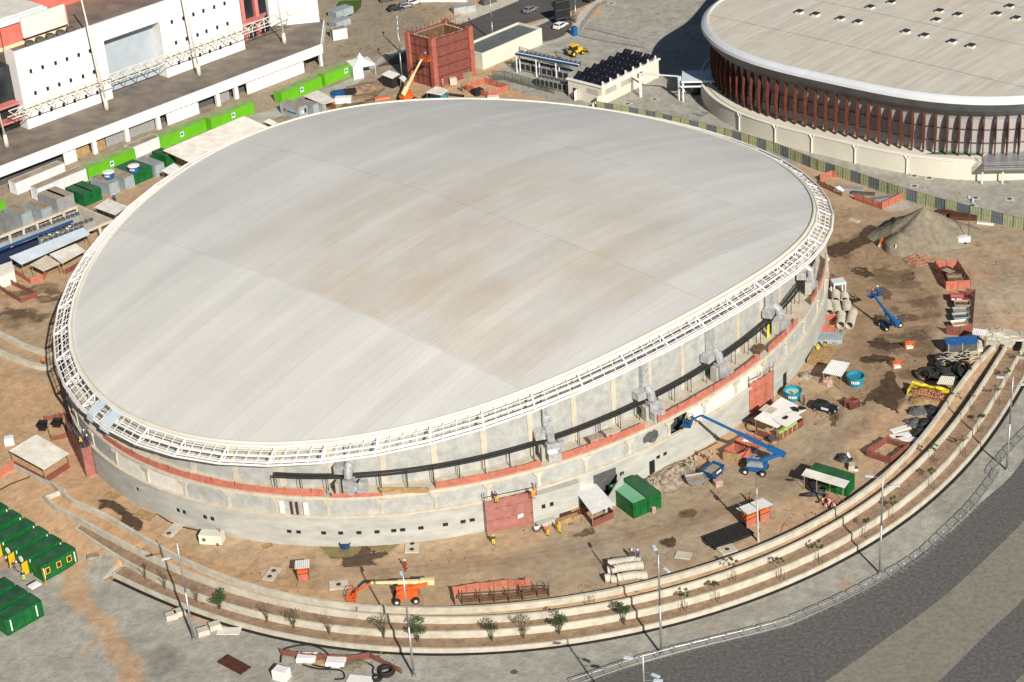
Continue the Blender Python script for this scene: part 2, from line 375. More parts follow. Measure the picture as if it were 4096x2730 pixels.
me.polygons.add(len(Fq)); me.polygons.foreach_set('loop_start', (np.arange(len(Fq))*4).astype(np.int32))
me.update(calc_edges=True); me.validate()
ca = me.color_attributes.new('soil_colour', 'FLOAT_COLOR', 'POINT')
ca.data.foreach_set('color', np.concatenate([np.clip(colr, 0, 1).reshape(-1, 3), np.ones((len(V), 1))], 1).ravel())
me.polygons.foreach_set('use_smooth', [True]*len(Fq))
gm = bpy.data.materials.new('ground'); gm.use_nodes = True; n = gm.node_tree.nodes; L = gm.node_tree.links
b = n['Principled BSDF']; b.inputs['Roughness'].default_value = .95; b.inputs['Specular IOR Level'].default_value = .15
a = n.new('ShaderNodeAttribute'); a.attribute_name = 'soil_colour'
g = n.new('ShaderNodeNewGeometry'); t = n.new('ShaderNodeTexNoise'); t.inputs['Scale'].default_value = 2.2; t.inputs['Detail'].default_value = 9; t.inputs['Roughness'].default_value = .75
L.new(g.outputs['Position'], t.inputs[0]); mr = n.new('ShaderNodeMapRange'); L.new(t.outputs['Fac'], mr.inputs[0])
mr.inputs[1].default_value = .3; mr.inputs[2].default_value = .7; mr.inputs[3].default_value = .8; mr.inputs[4].default_value = 1.15
mx = n.new('ShaderNodeVectorMath'); mx.operation = 'SCALE'; L.new(a.outputs['Color'], mx.inputs[0]); L.new(mr.outputs[0], mx.inputs['Scale'])
L.new(mx.outputs[0], b.inputs['Base Color'])
bp = n.new('ShaderNodeBump'); bp.inputs['Strength'].default_value = .8; bp.inputs['Distance'].default_value = .16; L.new(t.outputs['Fac'], bp.inputs['Height']); L.new(bp.outputs[0], b.inputs['Normal'])
me.materials.append(gm)
go = bpy.data.objects.new('ground', me); COL.objects.link(go); tag(go, kind='structure')
del colr, WX, WY, WX2, WY2
# ---------------- sheets
def flat(name, px, m, dz=.02, z=None, label=None):
    pts = [at(*p) for p in px]
    s = MB(); s.add([(p[0], p[1], (p[2] if z is None else z)+dz) for p in pts], [tuple(range(len(pts)))]); o = s.build(name, m); return tag(o, kind='structure')
def spline(pts, n=8):
    P = [np.array(p, float) for p in pts]; out = []
    for i in range(len(P)-1):
        a = P[max(i-1, 0)]; b_ = P[i]; c_ = P[i+1]; d = P[min(i+2, len(P)-1)]
        for k in range(n):
            t = k/n; out.append(.5*((2*b_)+(-a+c_)*t+(2*a-5*b_+4*c_-d)*t*t+(-a+3*b_-3*c_+d)*t**3))
    out.append(P[-1]); return [tuple(p) for p in out]
S0 = spline([c5(300,1700), c5(900,1480), c5(1500,1310), c5(2070,1170), c6(400,1095), c6(1000,800), c6(1500,440), c6(1760,200), c6(1980,0), c6(2150,-250)])
S1 = spline([c6(200,1780), c6(560,1568), c6(1000,1260), c6(1500,890), c6(2071,350), c6(2500,-150)])
S2 = spline([c6(1100,1840), c6(1420,1568), c6(1800,1190), c6(2071,930), c6(2500,350)])
S3 = spline([c6(1800,1790), c6(2071,1500), c6(2400,1200)])
flat('paving', S0+[(4700,1600),(4900,3400),(1500,3400),(1800,2900)], M['paver_dark'], .012)
flat('paving_stripe', S1+S2[::-1], M['paver_light'], .02)
flat('paving_stripe', S3+[(4700,2800),(4100,3100)], M['paver_light'], .02)
# road and pavements in the distance
def c2(x, y): return (1000+x*.4675, y*.4675)
def c3n(x, y): return (2000+x*.4675, y*.4675)
def c4n(x, y): return (3000+x*.4658, y*.4658)
def c1n(x, y): return (x*.4675, y*.4675)
flat('road', [c3n(0,265), c3n(470,135), c3n(560,115), c3n(700,60), c3n(830,0), c3n(1100,-120), (2500,-180), (2300,-200), c2(2290,0), c2(1880,170), (1500,270), (1640,250)], M['asphalt'], .012)
flat('road', spline([c3n(0,365), c3n(150,295), c3n(350,215), c3n(480,150), c3n(560,120), c3n(620,200), c3n(560,290), c3n(460,340), c3n(280,368), c3n(150,375)], 4)+[c3n(0,440), c2(1890,400), c2(1890,330)], M['asphalt'], .016)
flat('sidewalk', spline([c3n(270,400), c3n(470,350), c3n(590,290), c3n(640,190), c3n(700,90), c3n(800,20), c3n(960,-60)], 5)+spline([c3n(1010,-30), c3n(880,20), c3n(790,90), c3n(720,190), c3n(660,270), c3n(560,330), c3n(290,415)], 5), M['concrete_light'], .024)
flat('sidewalk', [c2(1710,185), c2(1880,90), c2(2120,-10), c2(2300,-60), c2(2300,10), c2(1850,190), c2(1760,210)], M['concrete_light'], .02)
flat('sidewalk', [c3n(0,330), c3n(470,135), c3n(490,150), c3n(0,352)], M['concrete_light'], .03)
flat('grass', [c2(770,10), c2(955,0), c2(950,60), c2(900,115), c2(850,145), c2(740,95), c2(740,40)], mat('grass', (.075,.13,.02), .95, .3, 1.5), .02)
flat('sidewalk', [c2(-50,1010), c2(450,850), c2(900,660), c2(1150,470), c2(1350,390), c2(1340,440), c2(1160,500), c2(900,740), c2(520,900), c2(40,1080)], M['concrete'], .02)
def puddle(px, m, name='puddle', seed=1, amp=.22):
    rs = random.Random(seed); P = [at(*p) for p in px]; P = spline([(p[0], p[1], 0) for p in P+[P[0]]], 7)[:-1]
    n_ = len(P); P = [(p[0]+rs.uniform(-amp, amp), p[1]+rs.uniform(-amp, amp)) for p in P]; q = MB(); q.add([(x, y, float(gz(x, y))+.012+.001*seed) for x, y in P], [tuple(range(n_))]); tag(q.build(name, m), kind='structure')
MW1 = mat('wet_mud', (.10,.066,.04), .55, .35, .9, col2=(.05,.033,.02), bump=.3); MW2 = mat('wet_clay', (.24,.185,.075), .5, .25, .7, col2=(.17,.13,.055)); MW3 = mat('damp_soil', (.17,.115,.07), .8, .3, 1.2, bump=.4)
puddle([(1275,2180),(1400,2188),(1480,2176),(1590,2174),(1565,2200),(1500,2222),(1430,2232),(1330,2236),(1310,2215),(1290,2195)], MW2, seed=1)
puddle([(1372,2232),(1415,2224),(1440,2200),(1455,2180),(1490,2205),(1550,2210),(1530,2228),(1480,2240),(1500,2258),(1440,2262),(1375,2268)], MW1, seed=3)
puddle([(2640,2168),(2662,2158),(2698,2150),(2700,2178),(2688,2192),(2655,2182)], MW1, seed=2)
puddle([(2716,2048),(2745,2044),(2778,2040),(2780,2064),(2740,2070),(2720,2066)], MW3, seed=4)
puddle([(2292,2145),(2330,2125),(2370,2104),(2374,2135),(2330,2148)], MW3, seed=5)
puddle([(395,2003),(430,2000),(470,2012),(500,2040),(530,2056),(560,2075),(568,2110),(548,2128),(520,2120),(490,2095),(485,2065),(450,2040),(420,2032),(395,2040),(408,2015)], MW1, seed=6)
for i, p in enumerate(([(3300,990),(3350,975),(3420,955),(3470,905),(3530,915),(3600,940),(3560,962),(3470,975),(3400,1010),(3340,1030)], [(3545,1490),(3575,1480),(3600,1550),(3650,1570),(3600,1600),(3590,1650),(3540,1625),(3480,1600),(3440,1625),(3480,1570),(3520,1540)], [(3470,1370),(3520,1350),(3560,1370),(3620,1380),(3560,1400),(3500,1395)], [(3440,1430),(3520,1420),(3580,1440),(3520,1450),(3450,1450)], [(3400,1080),(3450,1070),(3500,1100),(3460,1110),(3430,1100)], [(3500,1160),(3540,1150),(3570,1180),(3540,1200)], [(3560,1270),(3620,1255),(3680,1275),(3620,1290)], [(3620,1340),(3680,1320),(3720,1350),(3660,1365)], [(3330,1610),(3350,1650),(3340,1710),(3325,1690),(3315,1640)], [(3600,1100),(3650,1090),(3660,1120),(3610,1125)])): puddle(p, MW1 if i < 5 else MW3, 'wet_patch', 7+i, .35)
# ---------------- terraces
def rr(k, a): return float(np.interp(a, *WP[k]))
def pol(a, r, z): t = R(a); return (C0[0]+r*math.cos(t), C0[1]+r*math.sin(t), z)
AW = {4: (-146.5, WP[4][0][-1]), 3: (-144.6, WP[3][0][-1]), 2: (-137.6, WP[2][0][-1]+3), 1: (-128.6, WP[1][0][-1]+3)}
TH = {4: .42, 3: .32, 2: .28, 1: .28}
TL = {4: 'innermost curved parapet wall between the dirt yard and the planter trough', 3: 'second curved wall, outer side of the planter trough', 2: 'middle curved retaining wall between the two planted beds', 1: 'outermost low curved wall beside the black gutter'}
for k in (4, 3, 2, 1):
    a0, a1 = AW[k]; As = np.linspace(a0, a1, 110); th = TH[k]; m_ = MB()
    ii = [pol(a, rr(k, a), ZT[k]) for a in As]; oo = [pol(a, rr(k, a)+th, ZT[k]) for a in As]
    zb = -2.6
    ib = [(p[0], p[1], zb) for p in ii]; ob = [(p[0], p[1], zb) for p in oo]
    m_.strip(ii, oo); m_.strip(oo, ob); m_.strip(ib, ii)
    m_.quad(ii[0], oo[0], ob[0], ib[0]); m_.quad(oo[-1], ii[-1], ib[-1], ob[-1])
    if k in (3, 4):
        pass
    if k == 2: m_.obox(pol(a0, rr(2, a0)+.1, -1.5), (.3, .3, .1))
    tag(m_.build('retaining_wall', M['concrete_light']), 'long light concrete '+TL[k], 'wall')
# end returns of the walls at the west end
for k, kk in ((3, 4), (2, 3), (1, 2)):
    a0 = AW[k][0]; p = pol(a0, rr(k, a0)+.1, 0); q = pol(a0+.2, rr(kk, a0)+.1, 0); zt = ZT[k]
    m_ = MB(); cx, cy = (p[0]+q[0])/2, (p[1]+q[1])/2; Ln = math.hypot(p[0]-q[0], p[1]-q[1]); rz = math.atan2(q[1]-p[1], q[0]-p[0])
    m_.obox((cx, cy, (zt-2.6)/2-.003), (Ln, .28, zt+2.6), rz)
    tag(m_.build('end_wall', M['concrete_light']), {3: 'short concrete end wall closing the planter trough', 2: 'short concrete end wall of the upper planted bed', 1: 'short concrete end wall of the lower planted bed by the drain'}[k], 'wall')
for k, kk, z, nm in ((1, 2, -1.55, 'planting_bed'), (2, 3, -.45, 'planting_bed'), (3, 4, -.25, 'planter_soil')):
    a0 = AW[k][0]+.15; a1 = min(AW[k][1], AW[kk][1]); As = np.linspace(a0, a1, 200)
    m_ = MB(); rows = []
    for j in range(7):
        t = j/6; rows.append([pol(a, (rr(k, a)+.05)*(1-t)+(rr(kk, a)+.2)*t, z+.10*(vnoise(np.array(a*2.), np.array(t*3.), 1, 3+k)-.5)+.12*t) for a in As])
    for A_, B_ in zip(rows[:-1], rows[1:]): m_.strip(A_, B_)
    o = m_.build(nm, M['soil'], smooth=True); tag(o, kind='structure')
a0 = AW[1][0]; As = np.linspace(a0-.4, AW[1][1], 160); m_ = MB()
m_.strip([pol(a, rr(1, a)+.29, ZLOW+.03) for a in As], [pol(a, rr(1, a)+.85, ZLOW+.03) for a in As])
o = m_.build('gutter', M['black']); tag(o, kind='structure')
# ---------------- the oval arena under construction
VC = (C0[0], C0[1], 0.)
def Rb(t): return 62.27+.283*math.cos(2*t)+5.931*math.sin(2*t)
def Zr(t): return 16.25-.647*math.cos(2*t)-4.099*math.sin(2*t)
LZ = 8.26
def wid(t): return 3.3-1.1*math.sin(2*t)
def vp(t, off=0, z=0): r = Rb(t)+off; return (r*math.cos(t), r*math.sin(t), z)
def th_of(u, v, z):
    p = ray(u, v, z); return math.atan2(p[1]-C0[1], p[0]-C0[0])
NT = 720
TT = [2*math.pi*i/NT for i in range(NT)]
_x = np.array([vp(t) for t in TT+[2*math.pi]]); _s = np.concatenate([[0], np.cumsum(np.hypot(*np.diff(_x[:, :2], axis=0).T))])
PER = _s[-1]
def t_at(s): return float(np.interp(s % PER, _s, TT+[2*math.pi]))
def s_at(t): return float(np.interp(t % (2*math.pi), TT+[2*math.pi], _s))
VEL = thing('velodrome', 'large oval arena under construction with pale domed roof and white ring truss', 'arena', VC)
NB = 52; PIT = PER/NB
S_PH = s_at(th_of(1528, 1974, LZ))                     # a pilaster seen here
TB = [t_at(S_PH+i*PIT) for i in range(NB)]
# roof membrane
ZC = 24.6; RE = -2.45
rm = bpy.data.materials.new('roof_membrane'); rm.use_nodes = True; n = rm.node_tree.nodes; L = rm.node_tree.links
b = n['Principled BSDF']; b.inputs['Roughness'].default_value = .62; b.inputs['Specular IOR Level'].default_value = .3
tc = n.new('ShaderNodeTexCoord'); mp = n.new('ShaderNodeMapping'); mp.inputs['Rotation'].default_value = (0, 0, R(-45)); L.new(tc.outputs['Object'], mp.inputs[0])
def nz(scale, vec, det=4, rgh=.55):
    m2 = n.new('ShaderNodeMapping'); m2.inputs['Scale'].default_value = vec; L.new(mp.outputs[0], m2.inputs[0])
    q = n.new('ShaderNodeTexNoise'); q.inputs['Scale'].default_value = scale; q.inputs['Detail'].default_value = det; q.inputs['Roughness'].default_value = rgh; L.new(m2.outputs[0], q.inputs[0]); return q.outputs['Fac']
def mth(op, a_, b_=None, c_=None):
    q = n.new('ShaderNodeMath'); q.operation = op
    for i, x in enumerate((a_, b_, c_)):
        if x is None: continue
        if isinstance(x, (int, float)): q.inputs[i].default_value = x
        else: L.new(x, q.inputs[i])
    return q.outputs[0]
def rng_(v, a0, a1, b0, b1):
    q = n.new('ShaderNodeMapRange'); L.new(v, q.inputs[0]); q.inputs[1].default_value = a0; q.inputs[2].default_value = a1; q.inputs[3].default_value = b0; q.inputs[4].default_value = b1; return q.outputs[0]
sp = n.new('ShaderNodeSeparateXYZ'); L.new(mp.outputs[0], sp.inputs[0]); U_, V_ = sp.outputs[0], sp.outputs[1]
stripes = nz(1, (.018, .22, .02), 3, .5); fine = nz(1, (.12, 2.2, .1), 4, .6); blot = nz(.06, (1, 1, 1), 5, .6); brn = nz(1, (.055, .10, .1), 6, .62); crmp = nz(1.4, (.6, 1.4, 1), 5, .7)
U1, U2, U3 = -33., 0., 32.
# zone boundaries (real seams across the oval)
def seam(pos): return mth('LESS_THAN', mth('ABSOLUTE', mth('SUBTRACT', mth('ADD', U_, mth('MULTIPLY', fine, .5)), pos)), .16)
zl = mth('LESS_THAN', U_, U1); zr = mth('GREATER_THAN', U_, U3)
val = rng_(stripes, .34, .66, .95, 1.04)
val = mth('MULTIPLY', val, rng_(fine, .3, .7, .98, 1.015)); val = mth('MULTIPLY', val, rng_(blot, .3, .7, .94, 1.05)); val = mth('MULTIPLY', val, rng_(crmp, .3, .7, .975, 1.02))
# per-strip tone, 2.4 m wide strips broken at seams
pv = mth('FLOOR', mth('DIVIDE', V_, 2.4)); pu = mth('FLOOR', mth('DIVIDE', mth('ADD', U_, 33.), 33.))
wn = n.new('ShaderNodeTexWhiteNoise'); wn.noise_dimensions = '2D'; cb = n.new('ShaderNodeCombineXYZ'); L.new(pv, cb.inputs[0]); L.new(pu, cb.inputs[1]); L.new(cb.outputs[0], wn.inputs[0])
val = mth('MULTIPLY', val, rng_(wn.outputs['Value'], 0, 1, .95, 1.03))
fr = mth('FRACT', mth('DIVIDE', V_, 2.4)); ln = mth('LESS_THAN', fr, .10); val = mth('MULTIPLY', val, mth('SUBTRACT', 1, mth('MULTIPLY', ln, .04)))
sm = mth('MAXIMUM', mth('MAXIMUM', seam(U1), seam(U2)), seam(U3)); val = mth('MULTIPLY', val, mth('SUBTRACT', 1, mth('MULTIPLY', sm, .10)))
val = mth('MULTIPLY', val, mth('ADD', 1, mth('MULTIPLY', zl, .05)))
# brown mud stain in the middle
d2 = mth('ADD', mth('POWER', mth('DIVIDE', mth('ADD', U_, 12.0), 46.), 2.), mth('POWER', mth('DIVIDE', mth('ADD', V_, 20.), 46.), 2.))
bm = mth('MULTIPLY', mth('MULTIPLY', mth('MAXIMUM', mth('SUBTRACT', 1., d2), 0.), rng_(brn, .36, .66, .12, 1.0)), mth('MULTIPLY', mth('SUBTRACT', 1., zl), mth('GREATER_THAN', V_, -45.)))
cr = n.new('ShaderNodeMixRGB'); cr.inputs[1].default_value = (.61, .60, .565, 1); cr.inputs[2].default_value = (.55, .485, .39, 1); L.new(mth('MINIMUM', mth('MULTIPLY', bm, 1.15), 1.), cr.inputs[0])
sc_ = n.new('ShaderNodeVectorMath'); sc_.operation = 'SCALE'; L.new(cr.outputs[0], sc_.inputs[0]); L.new(val, sc_.inputs['Scale']); L.new(sc_.outputs[0], b.inputs['Base Color'])
bpn = n.new('ShaderNodeBump'); bpn.inputs['Strength'].default_value = .12; bpn.inputs['Distance'].default_value = .3; L.new(fine, bpn.inputs['Height']); L.new(bpn.outputs[0], b.inputs['Normal'])
def zedge(t): return Zr(t)+1.75
def roofpt(t, k):
    r = (Rb(t)+RE)*k; return (r*math.cos(t), r*math.sin(t), ZC*(1-k*k)+zedge(t)*k*k)
m_ = MB(); NA = 240; KS = [i/40 for i in range(1, 41)]
rows = [[roofpt(2*math.pi*i/NA, k) for i in range(NA)] for k in KS]
m_.ring(rows); m_.add([(0, 0, ZC)]+rows[0], [(0, 1+i, 1+(i+1) % NA) for i in range(NA)])
roof = m_.build('roof', rm, VEL, smooth=True)
TA = [2*math.pi*i/NA for i in range(NA)]
m_ = MB()                                              # flashing round the membrane
m_.ring([[vp(t, RE, zedge(t)) for t in TA], [vp(t, RE+.02, zedge(t)+.22) for t in TA], [vp(t, RE+.22, zedge(t)+.22) for t in TA], [vp(t, RE+.24, zedge(t)-.05) for t in TA], [vp(t, RE+.68, zedge(t)-.2) for t in TA], [vp(t, RE+.68, zedge(t)-.9) for t in TA], [vp(t, RE-.2, zedge(t)-1.0) for t in TA]])
m_.build('roof_edge', M['cream'], VEL)
# ring truss
TR3 = [2*math.pi*i/208 for i in range(208)]
def chord(name, off, dz, r):
    q = MB(); q.path([vp(t, off, Zr(t)+dz) for t in TB], r, 8, closed=True); q.build(name, M['white_steel'], VEL, smooth=True)
chord('outer_chord', 1.04, 0, .17); chord('outer_chord', .95, .42, .14); chord('middle_chord', -.25, .72, .17); chord('inner_chord', -1.62, 1.5, .22); chord('lower_chord', -1.3, .2, .14)
for i, t in enumerate(TB):
    q = MB(); A_, B_, C_, D_ = vp(t, 1.04, Zr(t)), vp(t, -.25, Zr(t)+.72), vp(t, -1.62, Zr(t)+1.5), vp(t, -1.3, Zr(t)+.2)
    q.tube(A_, B_, .16, n=6); q.tube(B_, C_, .16, n=6); q.tube(A_, D_, .1, n=5); q.tube(D_, C_, .1, n=5); q.tube(D_, B_, .08, n=5)
    q.tube(D_, vp(t, -2.9, Zr(t)-.6), .1, n=5)
    q.build('cross_frame', M['white_steel'], VEL)
q = MB()
def lerp(a, b_, k): return tuple(a[i]*(1-k)+b_[i]*k for i in range(3))
for i in range(NB):
    t0, t1 = TB[i], TB[(i+1) % NB]
    def ch(off, dz, k): return lerp(vp(t0, off, Zr(t0)+dz), vp(t1, off, Zr(t1)+dz), k)
    for k in (.25, .5, .75):
        q.tube(ch(1.04, 0, k), ch(-.25, .72, k), .06, n=4); q.tube(ch(-.25, .72, k), ch(-1.62, 1.5, k), .06, n=4); pass
    for k0, k1 in ((0, .25), (.25, .5), (.5, .75), (.75, 1)):
        q.tube(ch(-.25, .72, k0), ch(-1.3, .2, k1), .03, n=4)
    q.tube(ch(.4, .36, 0), ch(.4, .36, 1), .07, n=5); q.tube(ch(-.9, 1.1, 0), ch(-.9, 1.1, 1), .06, n=5)
q.build('truss_bracing', M['white_steel'], VEL)
# sheet panels already fixed on the south-west of the truss
tp = th_of(380, 1650, 14.)
q = MB()
for da, db in ((-.045, -.018), (.012, .05)):
    a0, a1 = tp+da, tp+db
    q.strip([vp(a0, -1.75, Zr(a0)+1.75), vp(a1, -1.75, Zr(a1)+1.75)], [vp(a0, 1.0, Zr(a0)+.55), vp(a1, 1.0, Zr(a1)+.55)])
    q.strip([vp(a0, 1.0, Zr(a0)+.55), vp(a1, 1.0, Zr(a1)+.55)], [vp(a0, 1.25, Zr(a0)-.5), vp(a1, 1.25, Zr(a1)-.5)])
q.build('cladding_panel', M['bluewhite'], VEL)
# walls: lower drum with openings cut as recesses
OPEN = []      # (t, z0, z1, half width)
def opening(u, v, wd, hh, zc):
    OPEN.append((th_of(u, v, zc), zc-hh/2, zc+hh/2, wd/2))
wins = [(343,335),(420,333),(640,1337),(785,1337),(938,1337),(1092,1330),(1235,1318),(1310,1312),(1465,1297),(1673,1268),(1823,1246),(1900,1232)]
for x, y in [(345,1327),(425,1332)]+wins[2:]:
    opening(1000+x*.4675, 1500+y*.4675, .75, .62, 2.3)
for x, y in ((1157,1352),(1525,1520),(1580,1535)):
    opening(x*.4675, 1330+y*.4675, .8, .75, 2.3 if x > 1200 else 3.)
for x, y in ((1747,152),(1812,166)):
    opening(x*.4675, 2000+y*.4675, .8, .75, 2.5)
for x, y in ((353,1525),(422,1507),(998,1312),(1060,1292),(1380,1152),(1438,1122)):
    opening(2000+x*.4675, 1300+y*.4675, .75, .65, 2.6)
DOORS = [(th_of(2598, 1893, 0), 0, 2.6, .55), (th_of(3123, 1540, 0), 0, 2.4, .8)]
allop = sorted([(t-hw/Rb(t), t+hw/Rb(t), z0, z1) for t, z0, z1, hw in OPEN+DOORS])
def wall_band(name, off_out, z0, z1, mt, cuts, depth=.5):
    q = MB(); n_ = 360; ts = sorted(set([-math.pi+2*math.pi*i/n_ for i in range(n_+1)]+[x for c in cuts for x in c[:2] if -math.pi < x < math.pi]))
    for a0, a1 in zip(ts[:-1], ts[1:]):
        mid = (a0+a1)/2; c = [k for k in cuts if k[0] <= mid <= k[1]]
        segs = [(z0, z1)]
        for k in c:
            segs = [s2 for s in segs for s2 in ((s[0], min(s[1], k[2])), (max(s[0], k[3]), s[1])) if s2[1]-s2[0] > 1e-4]
        for s0, s1 in segs: q.quad(vp(a0, off_out, s0), vp(a1, off_out, s0), vp(a1, off_out, s1), vp(a0, off_out, s1))
    for k in cuts:
        a, b_, c0, c1 = k
        for (p, z) in ((a, 0), (b_, 0)): q.quad(vp(p, off_out, c0), vp(p, off_out-depth, c0), vp(p, off_out-depth, c1), vp(p, off_out, c1))
        for z in (c0, c1): q.quad(vp(a, off_out, z), vp(b_, off_out, z), vp(b_, off_out-depth, z), vp(a, off_out-depth, z))
    return q.build(name, mt, VEL)
wall_band('lower_wall', .28, -.1, 4.9, M['wall_gray'], allop)
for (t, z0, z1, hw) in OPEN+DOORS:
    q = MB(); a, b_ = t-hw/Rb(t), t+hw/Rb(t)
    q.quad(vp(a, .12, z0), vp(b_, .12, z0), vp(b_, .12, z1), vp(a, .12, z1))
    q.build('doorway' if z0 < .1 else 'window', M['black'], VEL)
m_ = MB(); m_.ring([[vp(t, -1.5, -.1) for t in TA], [vp(t, -1.5, LZ-.3) for t in TA]]); m_.build('inner_wall', M['grey_dark'], VEL)
m_ = MB(); m_.ring([[vp(t, .28, 4.9) for t in TA], [vp(t, .46, 4.95) for t in TA], [vp(t, .46, 5.2) for t in TA], [vp(t, .0, 5.25) for t in TA]]); m_.build('string_course', M['beige'], VEL)
# upper panel band of the lower drum, bay by bay
GAPS = {}
for nme, tu in (('open', th_of(2722, 1700, 6.5)), ('stain', 0)): pass
t_open = [th_of(2745, 1672, 6.5)]; t_white = [th_of(2825, 1632, 6.5), th_of(2905, 1575, 6.5), th_of(500, 1865, 6.5), th_of(660, 1940, 6.5)]; t_win = [th_of(2985, 1515, 6.5)]
def bay_of(t):
    s = (s_at(t)-S_PH) % PER; return int(s//PIT)
bo = {bay_of(t) for t in t_open}; bw = {bay_of(t) for t in t_white}; bx = {bay_of(t) for t in t_win}
for i in range(NB):
    s0 = S_PH+i*PIT; q = MB(); k = 6
    ts = [t_at(s0+PIT*j/k) for j in range(k+1)]
    m2 = M['white_dirty'] if i in bw|bx else M['wall_block']
    if i in bo:
        q.strip([vp(t, -.02, 5.2) for t in ts[3:]], [vp(t, -.02, 7.75) for t in ts[3:]]); m2 = M['white_dirty']
    else: q.strip([vp(t, -.02, 5.2) for t in ts], [vp(t, -.02, 7.75) for t in ts])
    q.build('wall_panel', m2, VEL)
m_ = MB()
m_.ring([[vp(t, -.05, 7.75) for t in TA], [vp(t, .12, 7.75) for t in TA], [vp(t, .12, LZ) for t in TA], [vp(t, -wid(t)-1, LZ) for t in TA]]); m_.build('walkway', M['beige'], VEL)
for t in TB:
    q = MB(); q.obox(vp(t, .04, 6.35), (.22, .5, 2.3), t); q.obox(vp(t, .1, 7.62), (.5, 1.5, .4), t); q.obox(vp(t, .1, 7.3), (.38, 1.0, .3), t); q.build('pilaster', M['concrete_light'], VEL)
# upper wall
def up(t, off, z): return vp(t, -wid(t)+off, z)
def ztop(t): return zedge(t)-.85
m_ = MB(); m_.ring([[up(t, 0, LZ) for t in TA], [up(t, -.0, ztop(t)) for t in TA]]); m_.build('upper_wall', M['wall_block'], VEL)
for t in TB:
    for ds in (0,):
        tt = t_at(s_at(t)+ds)
        if ds and tt > 0 and tt < 2.5: continue
        q = MB(); a, b_ = tt-.45/Rb(tt), tt+.45/Rb(tt)
        A0 = [up(a, .0, LZ+.01), up(a, .12, LZ+.01), up(b_, .12, LZ+.01), up(b_, .0, LZ+.01)]; A1 = [(p[0], p[1], ztop(tt)) for p in A0]
        q.strip(A0, A1); q.build('column', M['beige'], VEL)
# long black pipe on stands
PT0, PT1 = th_of(1120, 1885, 10.5), th_of(3290, 1010, 10.5)
def black_pipe(off, z, r):
    return MB().path([up(PT0+(PT1-PT0)*i/140, off, z) for i in range(141)], r, 8)
q = black_pipe(1.15, 11.0, .2); o = q.build('pipe', M['rubber'], VEL, smooth=True)
q = black_pipe(1.55, 10.75, .2); q.build('pipe', M['rubber'], VEL, smooth=True)
k = PT0
while k < PT1:
    q = MB()
    for off in (1.05, 1.75): q.tube(up(k, off, LZ), up(k, off, 11.1), .05, n=4)
    q.tube(up(k, .9, 10.55), up(k, 1.9, 10.55), .05, n=4); q.build('pipe_stand', M['rubber'], VEL)
    k += (PIT/2)/Rb(k)
# silver air ducts on the walkway
for (u, v) in ((1412,1960),(2195,1810),(2610,1668),(2845,1500),(3085,1320),(3215,1165)):
    t = th_of(u, v, LZ); q = MB()
    zt = min(ztop(t)-.3, Zr(t)+.6)
    for j in range(7):
        z0 = 12.3+(zt-12.3)*j/7; z1 = 12.3+(zt-12.3)*(j+1)/7
        if z1 > z0: q.obox(up(t, .55, (z0+z1)/2), (.8+.05*(j % 2), 1.15+.05*(j % 2), z1-z0), t)
    q.obox(up(t-.014, 1.0, 11.9), (1.5, 2.6, 1.2), t)
    q.path([up(t, 1.0, 12.4), up(t, 1.6, 12.7), up(t, 2.2, 12.2), up(t, 2.35, 11.2), up(t, 2.35, 10.2)], .62, 8)
    q.obox(up(t, 2.2, 9.6), (1.5, 1.5, 2.6), t); q.obox(up(t+.004, wid(t)-.9, 8.95), (1.2, 1.9, 1.4), t); q.obox(up(t+.028, 1.7, 9.2), (1.0, 1.1, 1.9), t)
    d = q.build('air_duct', M['galv'], VEL)
    q = MB(); q.obox(up(t-.024, 2.3, 9.5), (1.1, .5, 2.2), t); q.build('duct_hood', M['concrete'], VEL)
# step at the foot
# ---------------- neighbouring arena with fins (upper right)
AZ = 16.0
def arc_pts(px, z): return [tuple(ray(u, v, z)[:2]) for u, v in px]
FB = [(2837,0), (2808,45), (2804,84), c3n(1790,310), c3n(1850,370), c3n(2000,480), c3n(2353,600), c4n(500,640), c4n(1000,755), c4n(1500,835), c4n(2000,875), c4n(2353,860), (4400,330)]
AO = (86.1, 380.4)
def arad(t): return 38.68+.80*math.cos(2*t)-7.50*math.sin(2*t)
_t = np.linspace(-math.pi, math.pi, 721)[:-1]
def bump(t):
    k = (math.degrees(t)+8)/146; return 58*math.sin(math.pi*min(max(k, 0), 1))**2 if 0 < k < 1 else 0
OUT = np.array([(AO[0]+(arad(t)+bump(t))*math.cos(t), AO[1]+(arad(t)+bump(t))*math.sin(t)) for t in _t])
_L = np.concatenate([[0], np.cumsum(np.hypot(*np.diff(np.vstack([OUT, OUT[:1]]), axis=0).T))])
_q = np.linspace(0, _L[-1], 321)[:-1]; OUT = np.stack([np.interp(_q, _L, np.append(OUT[:, k], OUT[0, k])) for k in (0, 1)], 1)
for _ in range(4): OUT = (np.roll(OUT, 1, 0)+OUT*2+np.roll(OUT, -1, 0))/4
_d = np.roll(OUT, -1, 0)-np.roll(OUT, 1, 0); _n = np.stack([_d[:, 1], -_d[:, 0]], 1); _n /= np.linalg.norm(_n, axis=1)[:, None]
_cen = OUT.mean(0)
if ((OUT-_cen)*_n).sum() < 0: _n = -_n
for _ in range(6): _n = (np.roll(_n, 1, 0)+_n*2+np.roll(_n, -1, 0))/4
def off(o, z): return [(p[0]+q[0]*o-AC[0], p[1]+q[1]*o-AC[1], z) for p, q in zip(OUT, _n)]
AC = (float(_cen[0]), float(_cen[1]), 0)
AR = thing('arena', 'finished round arena with rust brown vertical fins and flat beige roof', 'arena', AC)
rp = off(-1.5, AZ+.15); m_ = MB(); rows = [rp]
